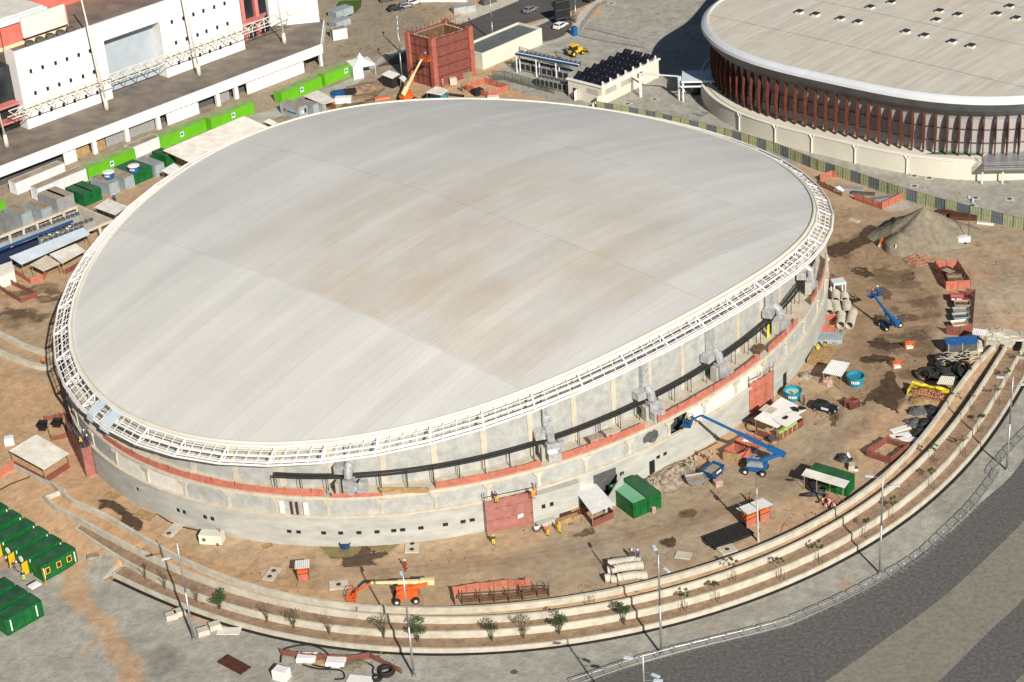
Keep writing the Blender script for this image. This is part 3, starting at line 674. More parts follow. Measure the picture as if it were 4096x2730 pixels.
for k in (.85, .6, .35, .1): rows.append([(p[0]*k, p[1]*k, AZ+.15+.5*(1-k*k)) for p in rp])
m_.ring(rows); m_.add(rows[-1], [tuple(range(len(rp)))[::-1]])
# roof material with joints and streaks
ar = bpy.data.materials.new('arena_roof_sheet'); ar.use_nodes = True; n = ar.node_tree.nodes; L = ar.node_tree.links
b = n['Principled BSDF']; b.inputs['Roughness'].default_value = .75
tc = n.new('ShaderNodeTexCoord'); mp = n.new('ShaderNodeMapping'); mp.inputs['Rotation'].default_value = (0, 0, R(-45)); L.new(tc.outputs['Object'], mp.inputs[0])
sp = n.new('ShaderNodeSeparateXYZ'); L.new(mp.outputs[0], sp.inputs[0]); U_, V_ = sp.outputs[0], sp.outputs[1]
st = nz(1, (.06, .9, .1), 4, .6); bl = nz(.12, (1, 1, 1), 5, .65); edge = nz(1.2, (1, 1, 1), 5, .7)
v1 = mth('MULTIPLY', rng_(st, .35, .65, .86, 1.05), rng_(bl, .3, .7, .9, 1.08))
def lines(c, per, w, dark, wob=.25):
    f = mth('FRACT', mth('DIVIDE', mth('ADD', c, mth('MULTIPLY', edge, wob)), per)); return mth('SUBTRACT', 1, mth('MULTIPLY', mth('LESS_THAN', f, w/per), dark))
v1 = mth('MULTIPLY', v1, lines(U_, 19., .28, .42, .9)); v1 = mth('MULTIPLY', v1, lines(V_, 3.1, .12, .10))
cr = n.new('ShaderNodeMixRGB'); cr.inputs[1].default_value = (.60, .56, .475, 1); cr.inputs[2].default_value = (.52, .44, .33, 1); L.new(rng_(bl, .5, .72, 0, 1), cr.inputs[0])
s_ = n.new('ShaderNodeVectorMath'); s_.operation = 'SCALE'; L.new(cr.outputs[0], s_.inputs[0]); L.new(v1, s_.inputs['Scale']); L.new(s_.outputs[0], b.inputs['Base Color'])
m_.build('roof', ar, AR, smooth=True)
m_ = MB(); m_.ring([off(-1.5, AZ+.1), off(-1.45, AZ+.5), off(-1.2, AZ+.52), off(-.7, AZ+.3), off(-.15, AZ-.1), off(0, AZ-.72)]); m_.build('fascia', M['rim_white'], AR)
m_ = MB(); m_.ring([off(-.02, AZ-.72), off(-1.1, AZ-2.5), off(-2.2, AZ-3.7), off(-3.0, AZ-4.1)]); m_.build('soffit', M['steel_grey'], AR)
m_ = MB(); m_.ring([off(-3.0, AZ-4.1), off(-3.3, AZ-5.0), off(-3.7, 4.2), off(-3.9, 3.6)]); m_.build('facade_wall', M['facade'], AR)
for z in (6.2, 8.9, 11.6):
    m_ = MB(); m_.ring([off(-3.25, z), off(-3.1, z), off(-3.1, z+.14), off(-3.25, z+.14)]); m_.build('facade_rail', M['grey_dark'], AR)
m_ = MB(); m_.ring([off(.3, -.1), off(.3, 3.75), off(-.1, 3.8), off(-.1, 3.5), off(-.9, 3.5), off(-.9, 3.75), off(-3.9, 3.75)]); m_.build('plinth_wall', M['cream'], AR)
m_ = MB(); m_.ring([off(.42, 3.72), off(.42, 3.9), off(.1, 3.9), off(.1, 3.72)]); m_.build('gutter_pipe', M['white'], AR)
LN = np.concatenate([[0], np.cumsum(np.hypot(*np.diff(np.vstack([OUT, OUT[:1]]), axis=0).T))])
def along(s):
    i = int(np.searchsorted(LN, s % LN[-1])-1); i = max(i, 0) % len(OUT); k = (s % LN[-1]-LN[i])/(LN[i+1]-LN[i]); j = (i+1) % len(OUT)
    p = OUT[i]*(1-k)+OUT[j]*k; q = _n[i]*(1-k)+_n[j]*k; return p[0]-AC[0], p[1]-AC[1], math.atan2(q[1], q[0])
def arcof(u, v, z):
    p = ray(u, v, z)[:2]; i = int(np.argmin(np.hypot(*(OUT-p).T))); return LN[i]
sA, sB = arcof(2806, 60, AZ-.6), arcof(4200, 395, AZ-.6)
sA = sA-LN[-1] if sA > sB else sA
ks = np.arange(sA-6, sB+8, 2.42)
for s in ks:
    x, y, a = along(s); q = MB(); c, sn = math.cos(a), math.sin(a)
    prof = [(-2.75, 3.8), (-2.2, 3.85), (-1.85, 6.5), (-1.75, 8.8), (-1.95, 11.0), (-2.5, 13.0), (-2.7, 13.0), (-3.3, 8)]
    for sd in (-.09, .09): pass
    A_ = [(x+c*o-sn*.1, y+sn*o+c*.1, z) for o, z in prof]; B_ = [(x+c*o+sn*.1, y+sn*o-c*.1, z) for o, z in prof]
    N_ = len(prof); q.add(A_+B_, [tuple(range(N_)), tuple(range(N_, 2*N_))[::-1]]+[(i, (i+1) % N_, N_+(i+1) % N_, N_+i) for i in range(N_)]); q.build('fin', M['fin'], AR)
for (u, v) in (c4n(250,1215), c4n(925,1395), c3n(2080,1115), c4n(570,1305), c4n(1335,1485)):
    s = arcof(u, v, 0); x, y, a = along(s); q = MB(); o = .45
    p = lambda o, z, sd=0: (x+math.cos(a)*o-math.sin(a)*sd, y+math.sin(a)*o+math.cos(a)*sd, z)
    q.tube(p(.48, 0), p(.48, 3.1), .13); q.tube(p(.48, 3.1), p(.45, 3.8, .55), .12); q.tube(p(.48, 3.1), p(.45, 3.8, -.55), .12); q.build('drain_pipe', M['white'], AR)
for (u, v) in ((425,100),(565,122),(780,158),(930,187),(1035,60),(1215,18),(1342,270),(1500,303),(1738,355),(1900,392),(1602,170),(1627,93),(1787,125),(2123,118),(2233,53),(2288,155)):
    X, Y = c4n(u, v); p = ray(X, Y, AZ+.9); q = MB(); q.obox((0, 0, .25), (1.3, 1.3, .5), R(45), 0); q.obox((0, 0, .62), (1.4, 1.4, .2), R(45), 1)
    o = q.build('roof_vent', [M['cream'], M['glass']], AR, loc=(p[0]-AC[0], p[1]-AC[1], AZ+.45))
# entrance deck and canopy on the right
def deckbox(px, z0, z1, name, mt, parent, t=0):
    P = [ray(u, v, z1)[:2] for u, v in px]; q = MB(); q.prism([(p[0]-AC[0], p[1]-AC[1]) for p in P], z0, z1); return q.build(name, mt, parent)
deckbox([c4n(2000,1350), c4n(2010,1450), c4n(2500,1440), c4n(2500,1240), c4n(2100,1290)], 3.55, 3.95, 'terrace_deck', M['grey_metal'], AR)
deckbox([c4n(1500,1325), c4n(1990,1335), c4n(2100,1275), c4n(2000,1245), c4n(1880,1260), c4n(1700,1290)], 3.77, 3.82, 'green_floor', mat('green_floor', (.09,.16,.10), .7, .1), AR)
for (u, v) in (c4n(1990,1565), c4n(2165,1560), c4n(2100,1500), c4n(2290,1500)):
    p = ray(u, v+8, 0); q = MB(); q.tube((p[0]-AC[0], p[1]-AC[1], 0), (p[0]-AC[0], p[1]-AC[1], 3.6), .16, n=8); q.build('canopy_leg', M['white'], AR)
P = [ray(*c4n(x, y), 4.2) for x, y in ((1990,1370),(2010,1440),(2500,1425))]; q = MB()
for z in (4.2, 4.7, 5.1): q.path([(p[0]-AC[0], p[1]-AC[1], z) for p in P], .05, 4)
for a_, b_ in zip(P[:-1], P[1:]):
    for k in np.linspace(0, 1, 9): q.tube((a_[0]*(1-k)+b_[0]*k-AC[0], a_[1]*(1-k)+b_[1]*k-AC[1], 3.95), (a_[0]*(1-k)+b_[0]*k-AC[0], a_[1]*(1-k)+b_[1]*k-AC[1], 5.1), .04, n=4)
q.build('railing', M['grey_metal'], AR)
q = MB(); p = ray(*c4n(2020,1380), 0); 
# manhole covers on the plaza
for i, (u, v) in enumerate(((420,1365),(565,1385),(1410,1512),(1540,1530),(1412,1600),(1938,1700),(2228,1710),(1910,1765))):
    X, Y = c4n(u, v) if v < 1560 else c4n(u, v); p = at(X, Y); q = MB(); q.obox((0, 0, .02), (1.7, 1.7, .03), R(45+7*i), 0); q.lathe([(0, .06), (.45, .06), (.5, .03)], n=12, mi=1)
    tag(q.build('manhole', [M['concrete_light'], M['grey_dark']], loc=p), ['round manhole cover nearest the construction dome rim beside the fence','manhole cover second from the dome rim','manhole cover below the cream plinth wall, left one of the close pair','manhole cover below the cream plinth wall, right one of the close pair','manhole cover on the plaza just behind the green fence','manhole cover on the plaza near the fence, middle of the right-hand group','rightmost manhole cover on the plaza','manhole cover closest to the fence beside the lighting mast'][i], 'manhole', 'manholes on the arena plaza')
for i, (u, v) in enumerate((c3n(1325,852), c3n(1092,890), c3n(1888,1143), c3n(955,30))):
    q = MB(); q.obox((0, 0, .02), (1.7, 1.7, .03), R(40), 0); q.lathe([(0, .06), (.45, .06), (.5, .03)], n=12, mi=1)
    tag(q.build('manhole', [M['concrete_light'], M['grey_dark']], loc=at(u, v)), ['manhole cover beside the white pipe bridge legs','manhole cover in front of the plant building long wall','manhole cover in front of the curved plinth, halfway along the plaza','manhole cover on the far plaza near the footpath bend'][i], 'manhole', 'manholes on the arena plaza')
# ---------------- white sports building (upper left)
def W(px, z, o=(0, 0)):
    p = ray(px[0], px[1], z); return (p[0]-o[0], p[1]-o[1], z)
HB0 = ray(*c1n(245,1110), 5.1); HB = thing('sports_hall', 'white sports hall with small square windows, masts and truss above a brown deck', 'building', (HB0[0], HB0[1], 0), R(43.6))
def loc2(p):          # world -> hall local
    dx, dy = p[0]-HB0[0], p[1]-HB0[1]; a = -R(43.6); return (dx*math.cos(a)-dy*math.sin(a), dx*math.sin(a)+dy*math.cos(a), p[2])
def LP(x, y, z): return loc2(ray(*c1n(x, y), z))
ZD = 5.1
# podium: local x along the facade, y away from the viewer; front edge
f0 = LP(0, 1430, ZD); f1 = LP(2353, 530, ZD); fy = (f0[1]+f1[1])/2; e1 = loc2(ray(*c2(610,385), ZD)); e2 = loc2(ray(*c2(645,190), ZD))
q = MB(); q.prism([(-60, fy), (e1[0], fy), (e2[0]+.5, e2[1]+1), (e2[0]+4, 30), (-60, 30)], ZD-.3, ZD-.05); q.build('deck', M['deck'], HB)
q = MB(); q.box(-60, fy-.3, ZD-2.1, e1[0]+.2, fy, ZD+.15); 
dx, dy = e2[0]+.5-e1[0], e2[1]+1-e1[1]; q.obox(((e1[0]+e2[0]+.5)/2, (fy+e2[1]+1)/2, ZD-1.0), (math.hypot(dx, dy), .3, 2.3), math.atan2(dy, dx)); q.build('fascia', M['white'], HB)
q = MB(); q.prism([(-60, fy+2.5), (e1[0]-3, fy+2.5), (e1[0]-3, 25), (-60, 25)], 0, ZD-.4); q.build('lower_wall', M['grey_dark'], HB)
def gx_(x, y): return LP(x, y, 0)[0]
# panels under the deck: scalloped white walls
for (xa, ya, xb, yb) in ((2150,820,2353,760), (1480,1090,1760,990), (590,1430,720,1400)):
    a, b_ = gx_(xa, ya), gx_(xb, yb)
    if xb == 2353: b_ = loc2(ray(*c2(525,640), 0))[0]
    q = MB(); q.box(a, fy+.2, 0, b_, fy+.5, 2.6)
    nsc = max(2, int((b_-a)/1.25))
    for i in range(nsc):
        xx = a+(i+.5)*(b_-a)/nsc; q.prism([(xx-.45, fy+.2), (xx+.1, fy+.2), (xx+.1, fy+.5), (xx-.45, fy+.5)], 2.6, 3.0)
    q.build('screen_wall', M['white'], HB)
for (x, y) in ((865,1335),(1135,1225),(1415,1125),(1920,925),(2080,865)):
    a = gx_(x, y); q = MB(); q.box(a-.45, fy-.1, 0, a+.45, fy+.7, 3.0); q.build('pillar', M['white'], HB)
q = MB(); a = loc2(ray(*c2(640,575), 0)); q.box(a[0]-.3, fy-.1, 0, a[0]+.3, fy+.5, 3.1); q.build('pillar', M['white'], HB)
for (xa, ya, xb, yb) in ((740,1390,850,1350),(880,1330,970,1290),(985,1290,1100,1200),(1160,1200,1380,1120),(1940,920,2045,880)):
    a, b_ = gx_(xa, ya), gx_(xb, yb); q = MB(); q.box(a, fy+1.2, 0, b_, fy+1.35, 3.); q.build('roller_gate', M['grey'] if xa > 900 else M['wood'], HB)
# upper walls
r0 = LP(975, 850, ZD); r1 = LP(1440, 665, ZD); r2 = LP(2095, 420, ZD)
zl_, zh_, zr_ = 11.4, 17.6, 17.6
xw0 = 0; xr0 = r0[0]; xr1 = r1[0]; xe = r2[0]
# height of wall top along facade
def top_at(xp, yp, yloc):
    best = None
    for z in np.arange(8, 26, .1):
        l = LP(xp, yp, z)
        if best is None or abs(l[1]-yloc) < best[0]: best = (abs(l[1]-yloc), z, l)
    return best[1], best[2]
zA, lA = top_at(190, 865, 0); zB, lB = top_at(900, 350, 0.); zC, lC = top_at(1350, 190, 1.0)
zTop = 22.35; XG0, XG1 = 21.8, 36.6
def zat(x, y, yl): return min((abs(LP(x, y, z)[1]-yl), z) for z in np.arange(5.1, 60, .1))[1]
q = MB(); q.box(0, 0, ZD, XG0, 3.9, zTop-1.3); q.build('wall', M['white'], HB); q = MB(); q.box(0, 0, zTop-1.3, XG0, .4, zTop); q.box(0, .4, zTop-1.3, .4, 3.9, zTop); q.build('parapet', M['white'], HB)
q = MB(); q.box(XG0, .0, 18.2, XG1, .4, zTop-.003); q.box(XG0, .4, 18.2, XG1, 3.9, zTop-1.303); q.build('lintel', M['white'], HB)
q = MB(); q.box(XG0+.01, 3.4, ZD, XG1-.01, 3.8, 18.19); q.build('shutter', mat('shutter', (.40,.45,.50), .6, .06, .3), HB)
q = MB(); q.box(XG1, .0, ZD, xe, 3.9, zTop-1.3); q.build('wall', M['white'], HB); q = MB(); q.box(XG1, 0, zTop-1.3, xe, .4, zTop); q.box(xe-.4, .4, zTop-1.3, xe, 3.9, zTop); q.build('parapet', M['white'], HB)
def wins2(list_, yl=0):
    for (x, y) in list_:
        l = LP(x, y, zat(x, y, yl)); q = MB(); q.box(l[0]-.32, yl-.02, l[2]-.45, l[0]+.32, yl+.1, l[2]+.45); q.build('window', M['black'], HB)
wins2([(340,975),(441,938),(546,900),(640,865),(738,829),(835,794)])
wins2([(1532,538),(1622,505),(1712,472),(1794,441),(1885,408),(1971,376)])
wins2([(265,612),(367,577),(474,541),(572,507),(672,472),(768,438)])
wins2([(1472,190),(1566,158),(1657,126),(1743,96),(1833,63),(1921,32)])
wins2([(302,797),(408,760),(508,725),(608,690),(708,655),(805,618)])
wins2([(1504,366),(1596,333),(1687,300),(1768,270),(1860,237),(1946,205)])
# masts with the horizontal truss
for (bx, by, tx, ty) in ((915,940,612,-20), (1705,645,1520,-20), (60,1255,-260,300)):
    b0 = LP(bx, by, ZD); q = MB(); q.tube(b0, (b0[0], b0[1], ZD+2.6), .55, .38, n=10); tp_ = (b0[0]-.2, b0[1]+2.4, 31.)
    q.tube((b0[0], b0[1], ZD+2.6), tp_, .2, .16, n=8); q.build('mast', M['cream'], HB, smooth=True)
b0 = loc2(ray(*c2(295,370), ZD)); q = MB(); q.tube(b0, (b0[0], b0[1], ZD+2.4), .55, .38, n=10); q.tube((b0[0], b0[1], ZD+2.4), (b0[0], b0[1]+2.0, 30), .2, .16, n=8); q.build('mast', M['cream'], HB, smooth=True)
T0 = LP(60, 960, 9.4); yt = LP(915, 940, ZD)[1]+.6
xs = np.arange(-6, xe+14, 3.1); q = MB()
for i, (a, b_) in enumerate(zip(xs[:-1], xs[1:])):
    c = (a+b_)/2; zt, zb_ = 12.2, 10.6
    q.tube((a, yt, zt), (b_, yt, zt), .12, n=6); q.tube((a, yt-.9, zb_), (b_, yt-.9, zb_), .11, n=6); q.tube((a, yt+.9, zb_), (b_, yt+.9, zb_), .11, n=6)
    for s in (-.9, .9): q.tube((a, yt, zt), (c, yt+s, zb_), .08, n=4); q.tube((c, yt+s, zb_), (b_, yt, zt), .08, n=4)
    q.tube((c, yt-.9, zb_), (c, yt+.9, zb_), .07, n=4)
q.build('truss', M['cream'], HB)
# pink entrance bays at either end, far white block
def boxb(x0, y0, z0, x1, y1, z1, nm, mt): q = MB(); q.box(x0, y0, z0, x1, y1, z1); return q.build(nm, mt, HB)
boxb(-12, 3, ZD, -.01, 14, 19, 'entrance_bay', M['glass'])
for z in (7.5, 11): boxb(-12, .5, z, -.6, 2.98, z+.4, 'balcony', M['pink'])
boxb(xe+.02, 5.5, ZD, xe+11.5, 14, 21, 'entrance_bay', M['glass'])
for x in (xe+3.6, xe+7.6): boxb(x, 4.6, ZD, x+1.0, 5.48, 21, 'pier', M['pink'])
for z in (9.2,): 
    q = MB(); pts = [(xe+.2+t*11, 5.4-2.6*math.sin(t*math.pi), 0) for t in np.linspace(0, 1, 12)]; q.prism([(p[0], p[1]) for p in pts], z, z+.5); q.build('balcony', M['pink'], HB)
for x in np.arange(xe+.6, xe+11, 1.2): boxb(x, 5.3, ZD, x+.12, 5.47, 9, 'mullion', M['white'])
e3 = loc2(ray(*c2(180,230), ZD)); e4 = loc2(ray(*c2(640,195), ZD))
q = MB(); q.prism([(e3[0], e3[1]), (e4[0]-.3, e4[1]+1.5), (e4[0]+4, 40), (e3[0], 40)], ZD-.02, 21.5); q.build('end_block', M['white'], HB)
# roof level volumes behind the parapet
boxb(0, 3.92, 0, xe-.01, 60, zTop-1.3, 'rear_roof', M['deck'])
yw = 5.6; zy, zr_, xsp = zat(250, 330, yw), zat(250, 150, yw), LP(735, 230, zTop)[0]-1
boxb(-40, yw, zTop-1.2, xsp, yw+2, zy, 'upper_wall', M['paleyellow']); boxb(-40, yw-.05, zy, xsp+.02, yw+2.05, zr_, 'upper_wall', M['salmon'])
boxb(-45, yw-.8, zr_+.01, xsp-5, yw+60, zr_+1.3, 'upper_roof', M['bluewhite']); boxb(-45, yw-.2, zr_+1.32, xsp-5.5, yw+60, zr_+1.7, 'upper_roof', M['white_dirty'])
boxb(xsp, yw+16, zTop-1.2, xsp+45, yw+14, zr_+4, 'upper_wall', M['salmon'])
a_ = LP(200, 330, zat(200, 330, yw-1.2)); c_ = LP(500, 60, zat(500, 60, yw-1.2))
boxb(a_[0], yw-1.6, a_[2], c_[0]+1.2, yw-.9, c_[2]+.3, 'screen', M['white_dirty'])
for i in range(5):
    q = MB(); q.lathe([(.9, 0), (.9, .9), (.8, 1.), (0, 1.)], (a_[0]+1.0+i*2.6, yw-1.5, zTop-1.3), 14); q.build('rooftop_unit', M['grey_dark'], HB)
for x in np.linspace(-10, xsp-.5, 6): boxb(x, yw-.3, zTop-1.1, x+.15, yw-.08, zr_, 'frame_post', M['wood_dark'])
# ---------------- plant building with solar panels
def frame_from(pa, pb, z=0):
    a = ray(*pa, z); b_ = ray(*pb, z); return a, math.atan2(b_[1]-a[1], b_[0]-a[0]), math.hypot(b_[0]-a[0], b_[1]-a[1])
oc = ray(*c3n(875,905), 0); AG = R(46.5)
PB = thing('plant_building', 'small cream plant building roofed with rows of black solar panels', 'building', (oc[0], oc[1], 0), AG)
# local x: along the long wall (up-right), local y: to the left
Lx, Ly, Hh = 19.8, 9.4, 4.0
q = MB(); q.box(0, 0, 0, Lx, .25, Hh); q.box(0, .25, 0, .25, Ly, Hh); q.box(Lx-.25, .25, 0, Lx, Ly, Hh); q.box(.25, Ly-.25, 0, Lx-.25, Ly, Hh); q.box(.25, .25, Hh-.9, Lx-.25, Ly-.25, Hh-.6); q.build('wall', M['cream'], PB)
q = MB(); q.box(-3.1, .02, 0, -.02, .27, 1.5); q.box(-1.5, .03, 1.5, -.02, .26, 2.4); q.build('side_wall', M['cream'], PB)
q = MB(); q.box(-.3, -.3, Hh+.02, Lx+.3, .28, Hh+.35); q.box(-.3, .29, Hh+.02, .28, Ly+.3, Hh+.35); q.build('gutter', M['white'], PB)
nr = 7; ex = (Lx-1)/nr
for i in range(nr):
    for j in range(3):
        q = MB(); x0 = .7+i*ex; y0 = .6+j*(Ly-.9)/3; y1 = y0+(Ly-.9)/3-.45
        nn = 3
        for k in range(nn):
            ya = y0+(y1-y0)*k/nn; yb = y0+(y1-y0)*(k+1)/nn-.09
            q.add([(x0, ya, Hh+.1), (x0, yb, Hh+.1), (x0+ex*.72, yb, Hh+1.35), (x0+ex*.72, ya, Hh+1.35), (x0, ya, Hh+.04), (x0, yb, Hh+.04), (x0+ex*.72, yb, Hh+1.29), (x0+ex*.72, ya, Hh+1.29)], [(0, 1, 2, 3)[::-1], (4, 5, 6, 7), (0, 4, 5, 1), (1, 5, 6, 2), (2, 6, 7, 3), (3, 7, 4, 0)])
        q.build('solar_panel', M['solar'], PB)
for i in range(nr+1): q = MB(); q.box(.35+i*ex*.97, -.1, Hh, .6+i*ex*.97, .2, Hh+1.3); q.build('bracket', M['white'], PB)
q = MB(); q.box(-.03, Ly-2.6, 0, -.01, Ly-1.3, 2.4); q.build('doorway', M['black'], PB)
q = MB(); q.obox((-.75, Ly-2.7, 1.2), (1.3, .07, 2.3), R(12)); q.build('door', M['white'], PB)
for (x0, x1) in ((1.2, 5.0), (6.6, 10.3)): q = MB(); q.box(x0, -.03, 2.0, x1, -.01, 3.2); q.build('vent_grille', M['concrete'], PB)
q = MB(); q.box(-.03, .9, 2.0, -.01, 4.2, 3.2); q.build('vent_grille', M['concrete'], PB)
q = MB(); q.box(12.2, -.03, 2.2, 13.9, -.01, 3.3); q.build('window', M['black'], PB)
# pipe bridge
p0 = (14.2, -.4, 0); pe = ray(*c3n(1530,850), 0); qq = thing('pipe_bridge', 'white pipe bridge on legs from the plant building to the arena', 'pipe bridge', (oc[0], oc[1], 0), AG)
def ploc(p): dx, dy = p[0]-oc[0], p[1]-oc[1]; return (dx*math.cos(-AG)-dy*math.sin(-AG), dx*math.sin(-AG)+dy*math.cos(-AG), p[2])
pe = ploc(pe); pf = ploc(ray(*c3n(1195,825), 0))
for i, o in enumerate((-.25, 0, .25)):
    q = MB(); q.tube((pf[0], pf[1]+o, 5.2), (pe[0], pe[1]+o, 5.2), .14, n=8); q.tube((pe[0], pe[1]+o, 5.2), (pe[0]+.1, pe[1]+o, .0), .12, n=8); q.build('pipe', M['bluewhite'], qq)
for p in (pf, pe): q = MB(); q.tube((p[0], p[1]-.5, 0), (p[0], p[1]-.5, 5.3), .16, n=8); q.tube((p[0]-.5, p[1]-.5, 0), (p[0]-.5, p[1]-.5, 5.3), .12, n=8); q.build('leg', M['white'], qq)
# small canopy by the arena
cp = at(*c3n(1568,870)); CN = thing('canopy', 'small white flat canopy on four legs beside the arena wall', 'canopy', cp, R(-8))
q = MB(); q.box(-.3, -.3, 4.3, 8, 6, 4.7); q.build('roof', M['bluewhite'], CN)
q = MB(); q.box(-.5, -.6, 3.4, 4, -.35, 3.7); q.build('beam', M['white'], CN)
for (x, y) in ((0, 0), (6, 0), (0, 5), (6, 5)): q = MB(); q.tube((x, y, 0), (x, y, 4.3), .2, n=8); q.build('leg', M['white'], CN)
q = MB(); q.box(1.5, 3.5, 0, 5.5, 5, 3); q.build('booth', M['glass'], CN)
# long flat building between tower and plant
g0 = at(*c2(1995,600)); AG2 = R(45)
FBd = thing('utility_building', 'low cream utility building with flat grey roof behind the netted tower', 'building', (g0[0], g0[1], 0), AG2)
q = MB(); q.box(0, 0, 0, 20, .25, 3.9); q.box(0, .25, 0, .25, 7.5, 3.9); q.box(19.75, .25, 0, 20, 7.5, 3.9); q.box(.25, 7.25, 0, 19.75, 7.5, 3.9); q.build('wall', M['cream'], FBd)
q = MB(); q.box(.26, .26, 3.2, 19.74, 7.24, 3.4); q.build('roof', mat('flat_roof', (.13,.15,.15), .8, .15, .4), FBd)
# chillers
def chiller(px, lab, nx_, a, L_=1.2):
    p = at(*px); t = thing('chiller', lab, 'chiller', p, a, 'cooling units behind the dome')
    q = MB(); q.box(0, 0, .25, nx_*L_, 2.2, 2.0); q.build('body', M['grey'], t)
    for i in range(nx_):
        q = MB(); q.lathe([(.0, 2.02), (.42, 2.02), (.5, 2.1), (.5, 2.35), (.38, 2.35), (.38, 2.1)], ((i+.5)*L_, 1.1, 0), 12); q.build('fan', M['grey_dark'], t)
        q = MB(); q.prism([(i*L_+.15, -.02), (i*L_+L_-.15, -.02), (i*L_+L_-.15, .0), (i*L_+.15, .0)], .5, 1.8); q.build('coil', M['rubber'], t)
chiller(c3n(310,740), 'front row of grey cooling units with vee coils beside the plant building', 8, R(-40)); 
chiller(c3n(130,600), 'dark cooling units lined up under the blue pipe rack', 10, R(-40), 1.5)
pr = at(*c3n(150,620)); PR = thing('pipe_rack', 'pipe rack with long blue pipes on white legs over the cooling units', 'pipe rack', pr, R(-38))
q = MB(); q.box(0, -.6, 4.3, 17, .9, 4.4); q.build('tray', M['grey_dark'], PR)
for i in range(3): q = MB(); q.tube((0, -.4+.5*i, 4.6), (17, -.4+.5*i, 4.6), .17, n=8); q.build('pipe', [M['blue_dark'], M['bluewhite'], M['blue_dark']][i], PR)
for x in (0.2, 5.6, 11): 
    for y in (-.4, .8): q = MB(); q.tube((x, y, 0), (x, y, 4.3), .14, n=6); q.build('leg', M['white'], PR)
for i in range(14): q = MB(); q.box(.4+i*1.2, 1.0, 4.5, .9+i*1.2, 1.7, 4.7); q.build('clamp', M['grey_dark'], PR)
# green mesh fence round the plant yard
def line_fence(name, pts, h, step, lab, cat, post, panel, pm='panel', group=None, base=0, pr_=.05, rails=True, z0=.0):
    P = [at(*p) for p in pts]; t = thing(name, lab, cat, P[0], 0, group); o = P[0]
    for a_, b_ in zip(P[:-1], P[1:]):
        d = math.hypot(b_[0]-a_[0], b_[1]-a_[1]); n_ = max(1, round(d/step))
        for i in range(n_):
            A_ = [a_[k]+(b_[k]-a_[k])*i/n_-o[k] for k in range(3)]; B_ = [a_[k]+(b_[k]-a_[k])*(i+1)/n_-o[k] for k in range(3)]
            q = MB(); q.tube(A_, (A_[0], A_[1], A_[2]+h+.05), pr_, n=5); q.build('post', post, t)
            if panel:
                ang = math.atan2(B_[1]-A_[1], B_[0]-A_[0]); q = MB(); q.obox(((A_[0]+B_[0])/2, (A_[1]+B_[1])/2, (A_[2]+B_[2])/2+z0+(h-z0)/2), (math.hypot(B_[0]-A_[0], B_[1]-A_[1])-.08, .035, h-z0), ang); q.build(pm, panel[i % len(panel)] if isinstance(panel, list) else panel, t)
            if rails:
                q = MB(); q.tube((A_[0], A_[1], A_[2]+h), (B_[0], B_[1], B_[2]+h), .03, n=4); q.tube((A_[0], A_[1], A_[2]+h*.5), (B_[0], B_[1], B_[2]+h*.5), .03, n=4); q.build('rail', post, t)
    return t
mesh_m = mat('mesh_green', (.03,.07,.04), .7, .1, 1, alpha=.22)
line_fence('mesh_fence', [c3n(-60,690), c3n(40,690), c3n(470,810)], 2.2, 2.4, 'green wire fence along the orange soil behind the dome', 'fence', mat('post_green', (.03,.07,.04), .7), mesh_m)
line_fence('mesh_fence', [c3n(170,470), c3n(600,600)], 2.0, 2.6, 'green wire fence behind the cooling units and blue pipes', 'fence', bpy.data.materials['post_green'], mesh_m)
# green and blue corrugated hoarding
HO = [c3n(830,955), c3n(1130,1020), c3n(1330,1060), (2950,590), c4n(200,1380), c4n(470,1420), c4n(760,1515), c4n(1050,1590), c7(0, -950)]
HPTS = [(2388,446), (2620,490), (2900,556), (3095,612), (3270,683), (3440,738), (3590,790), (3780,845), (3925,880), (4096,922), (4300,985)]
hd = line_fence('hoarding', HPTS, 2.3, 2.15, 'long green and grey-blue corrugated fence between the dirt yard and the arena plaza', 'fence', M['wood_dark'], [M['hoard_green'], M['hoard_blue'], M['hoard_green'], M['hoard_green'], M['hoard_blue']], 'panel', pr_=.09)
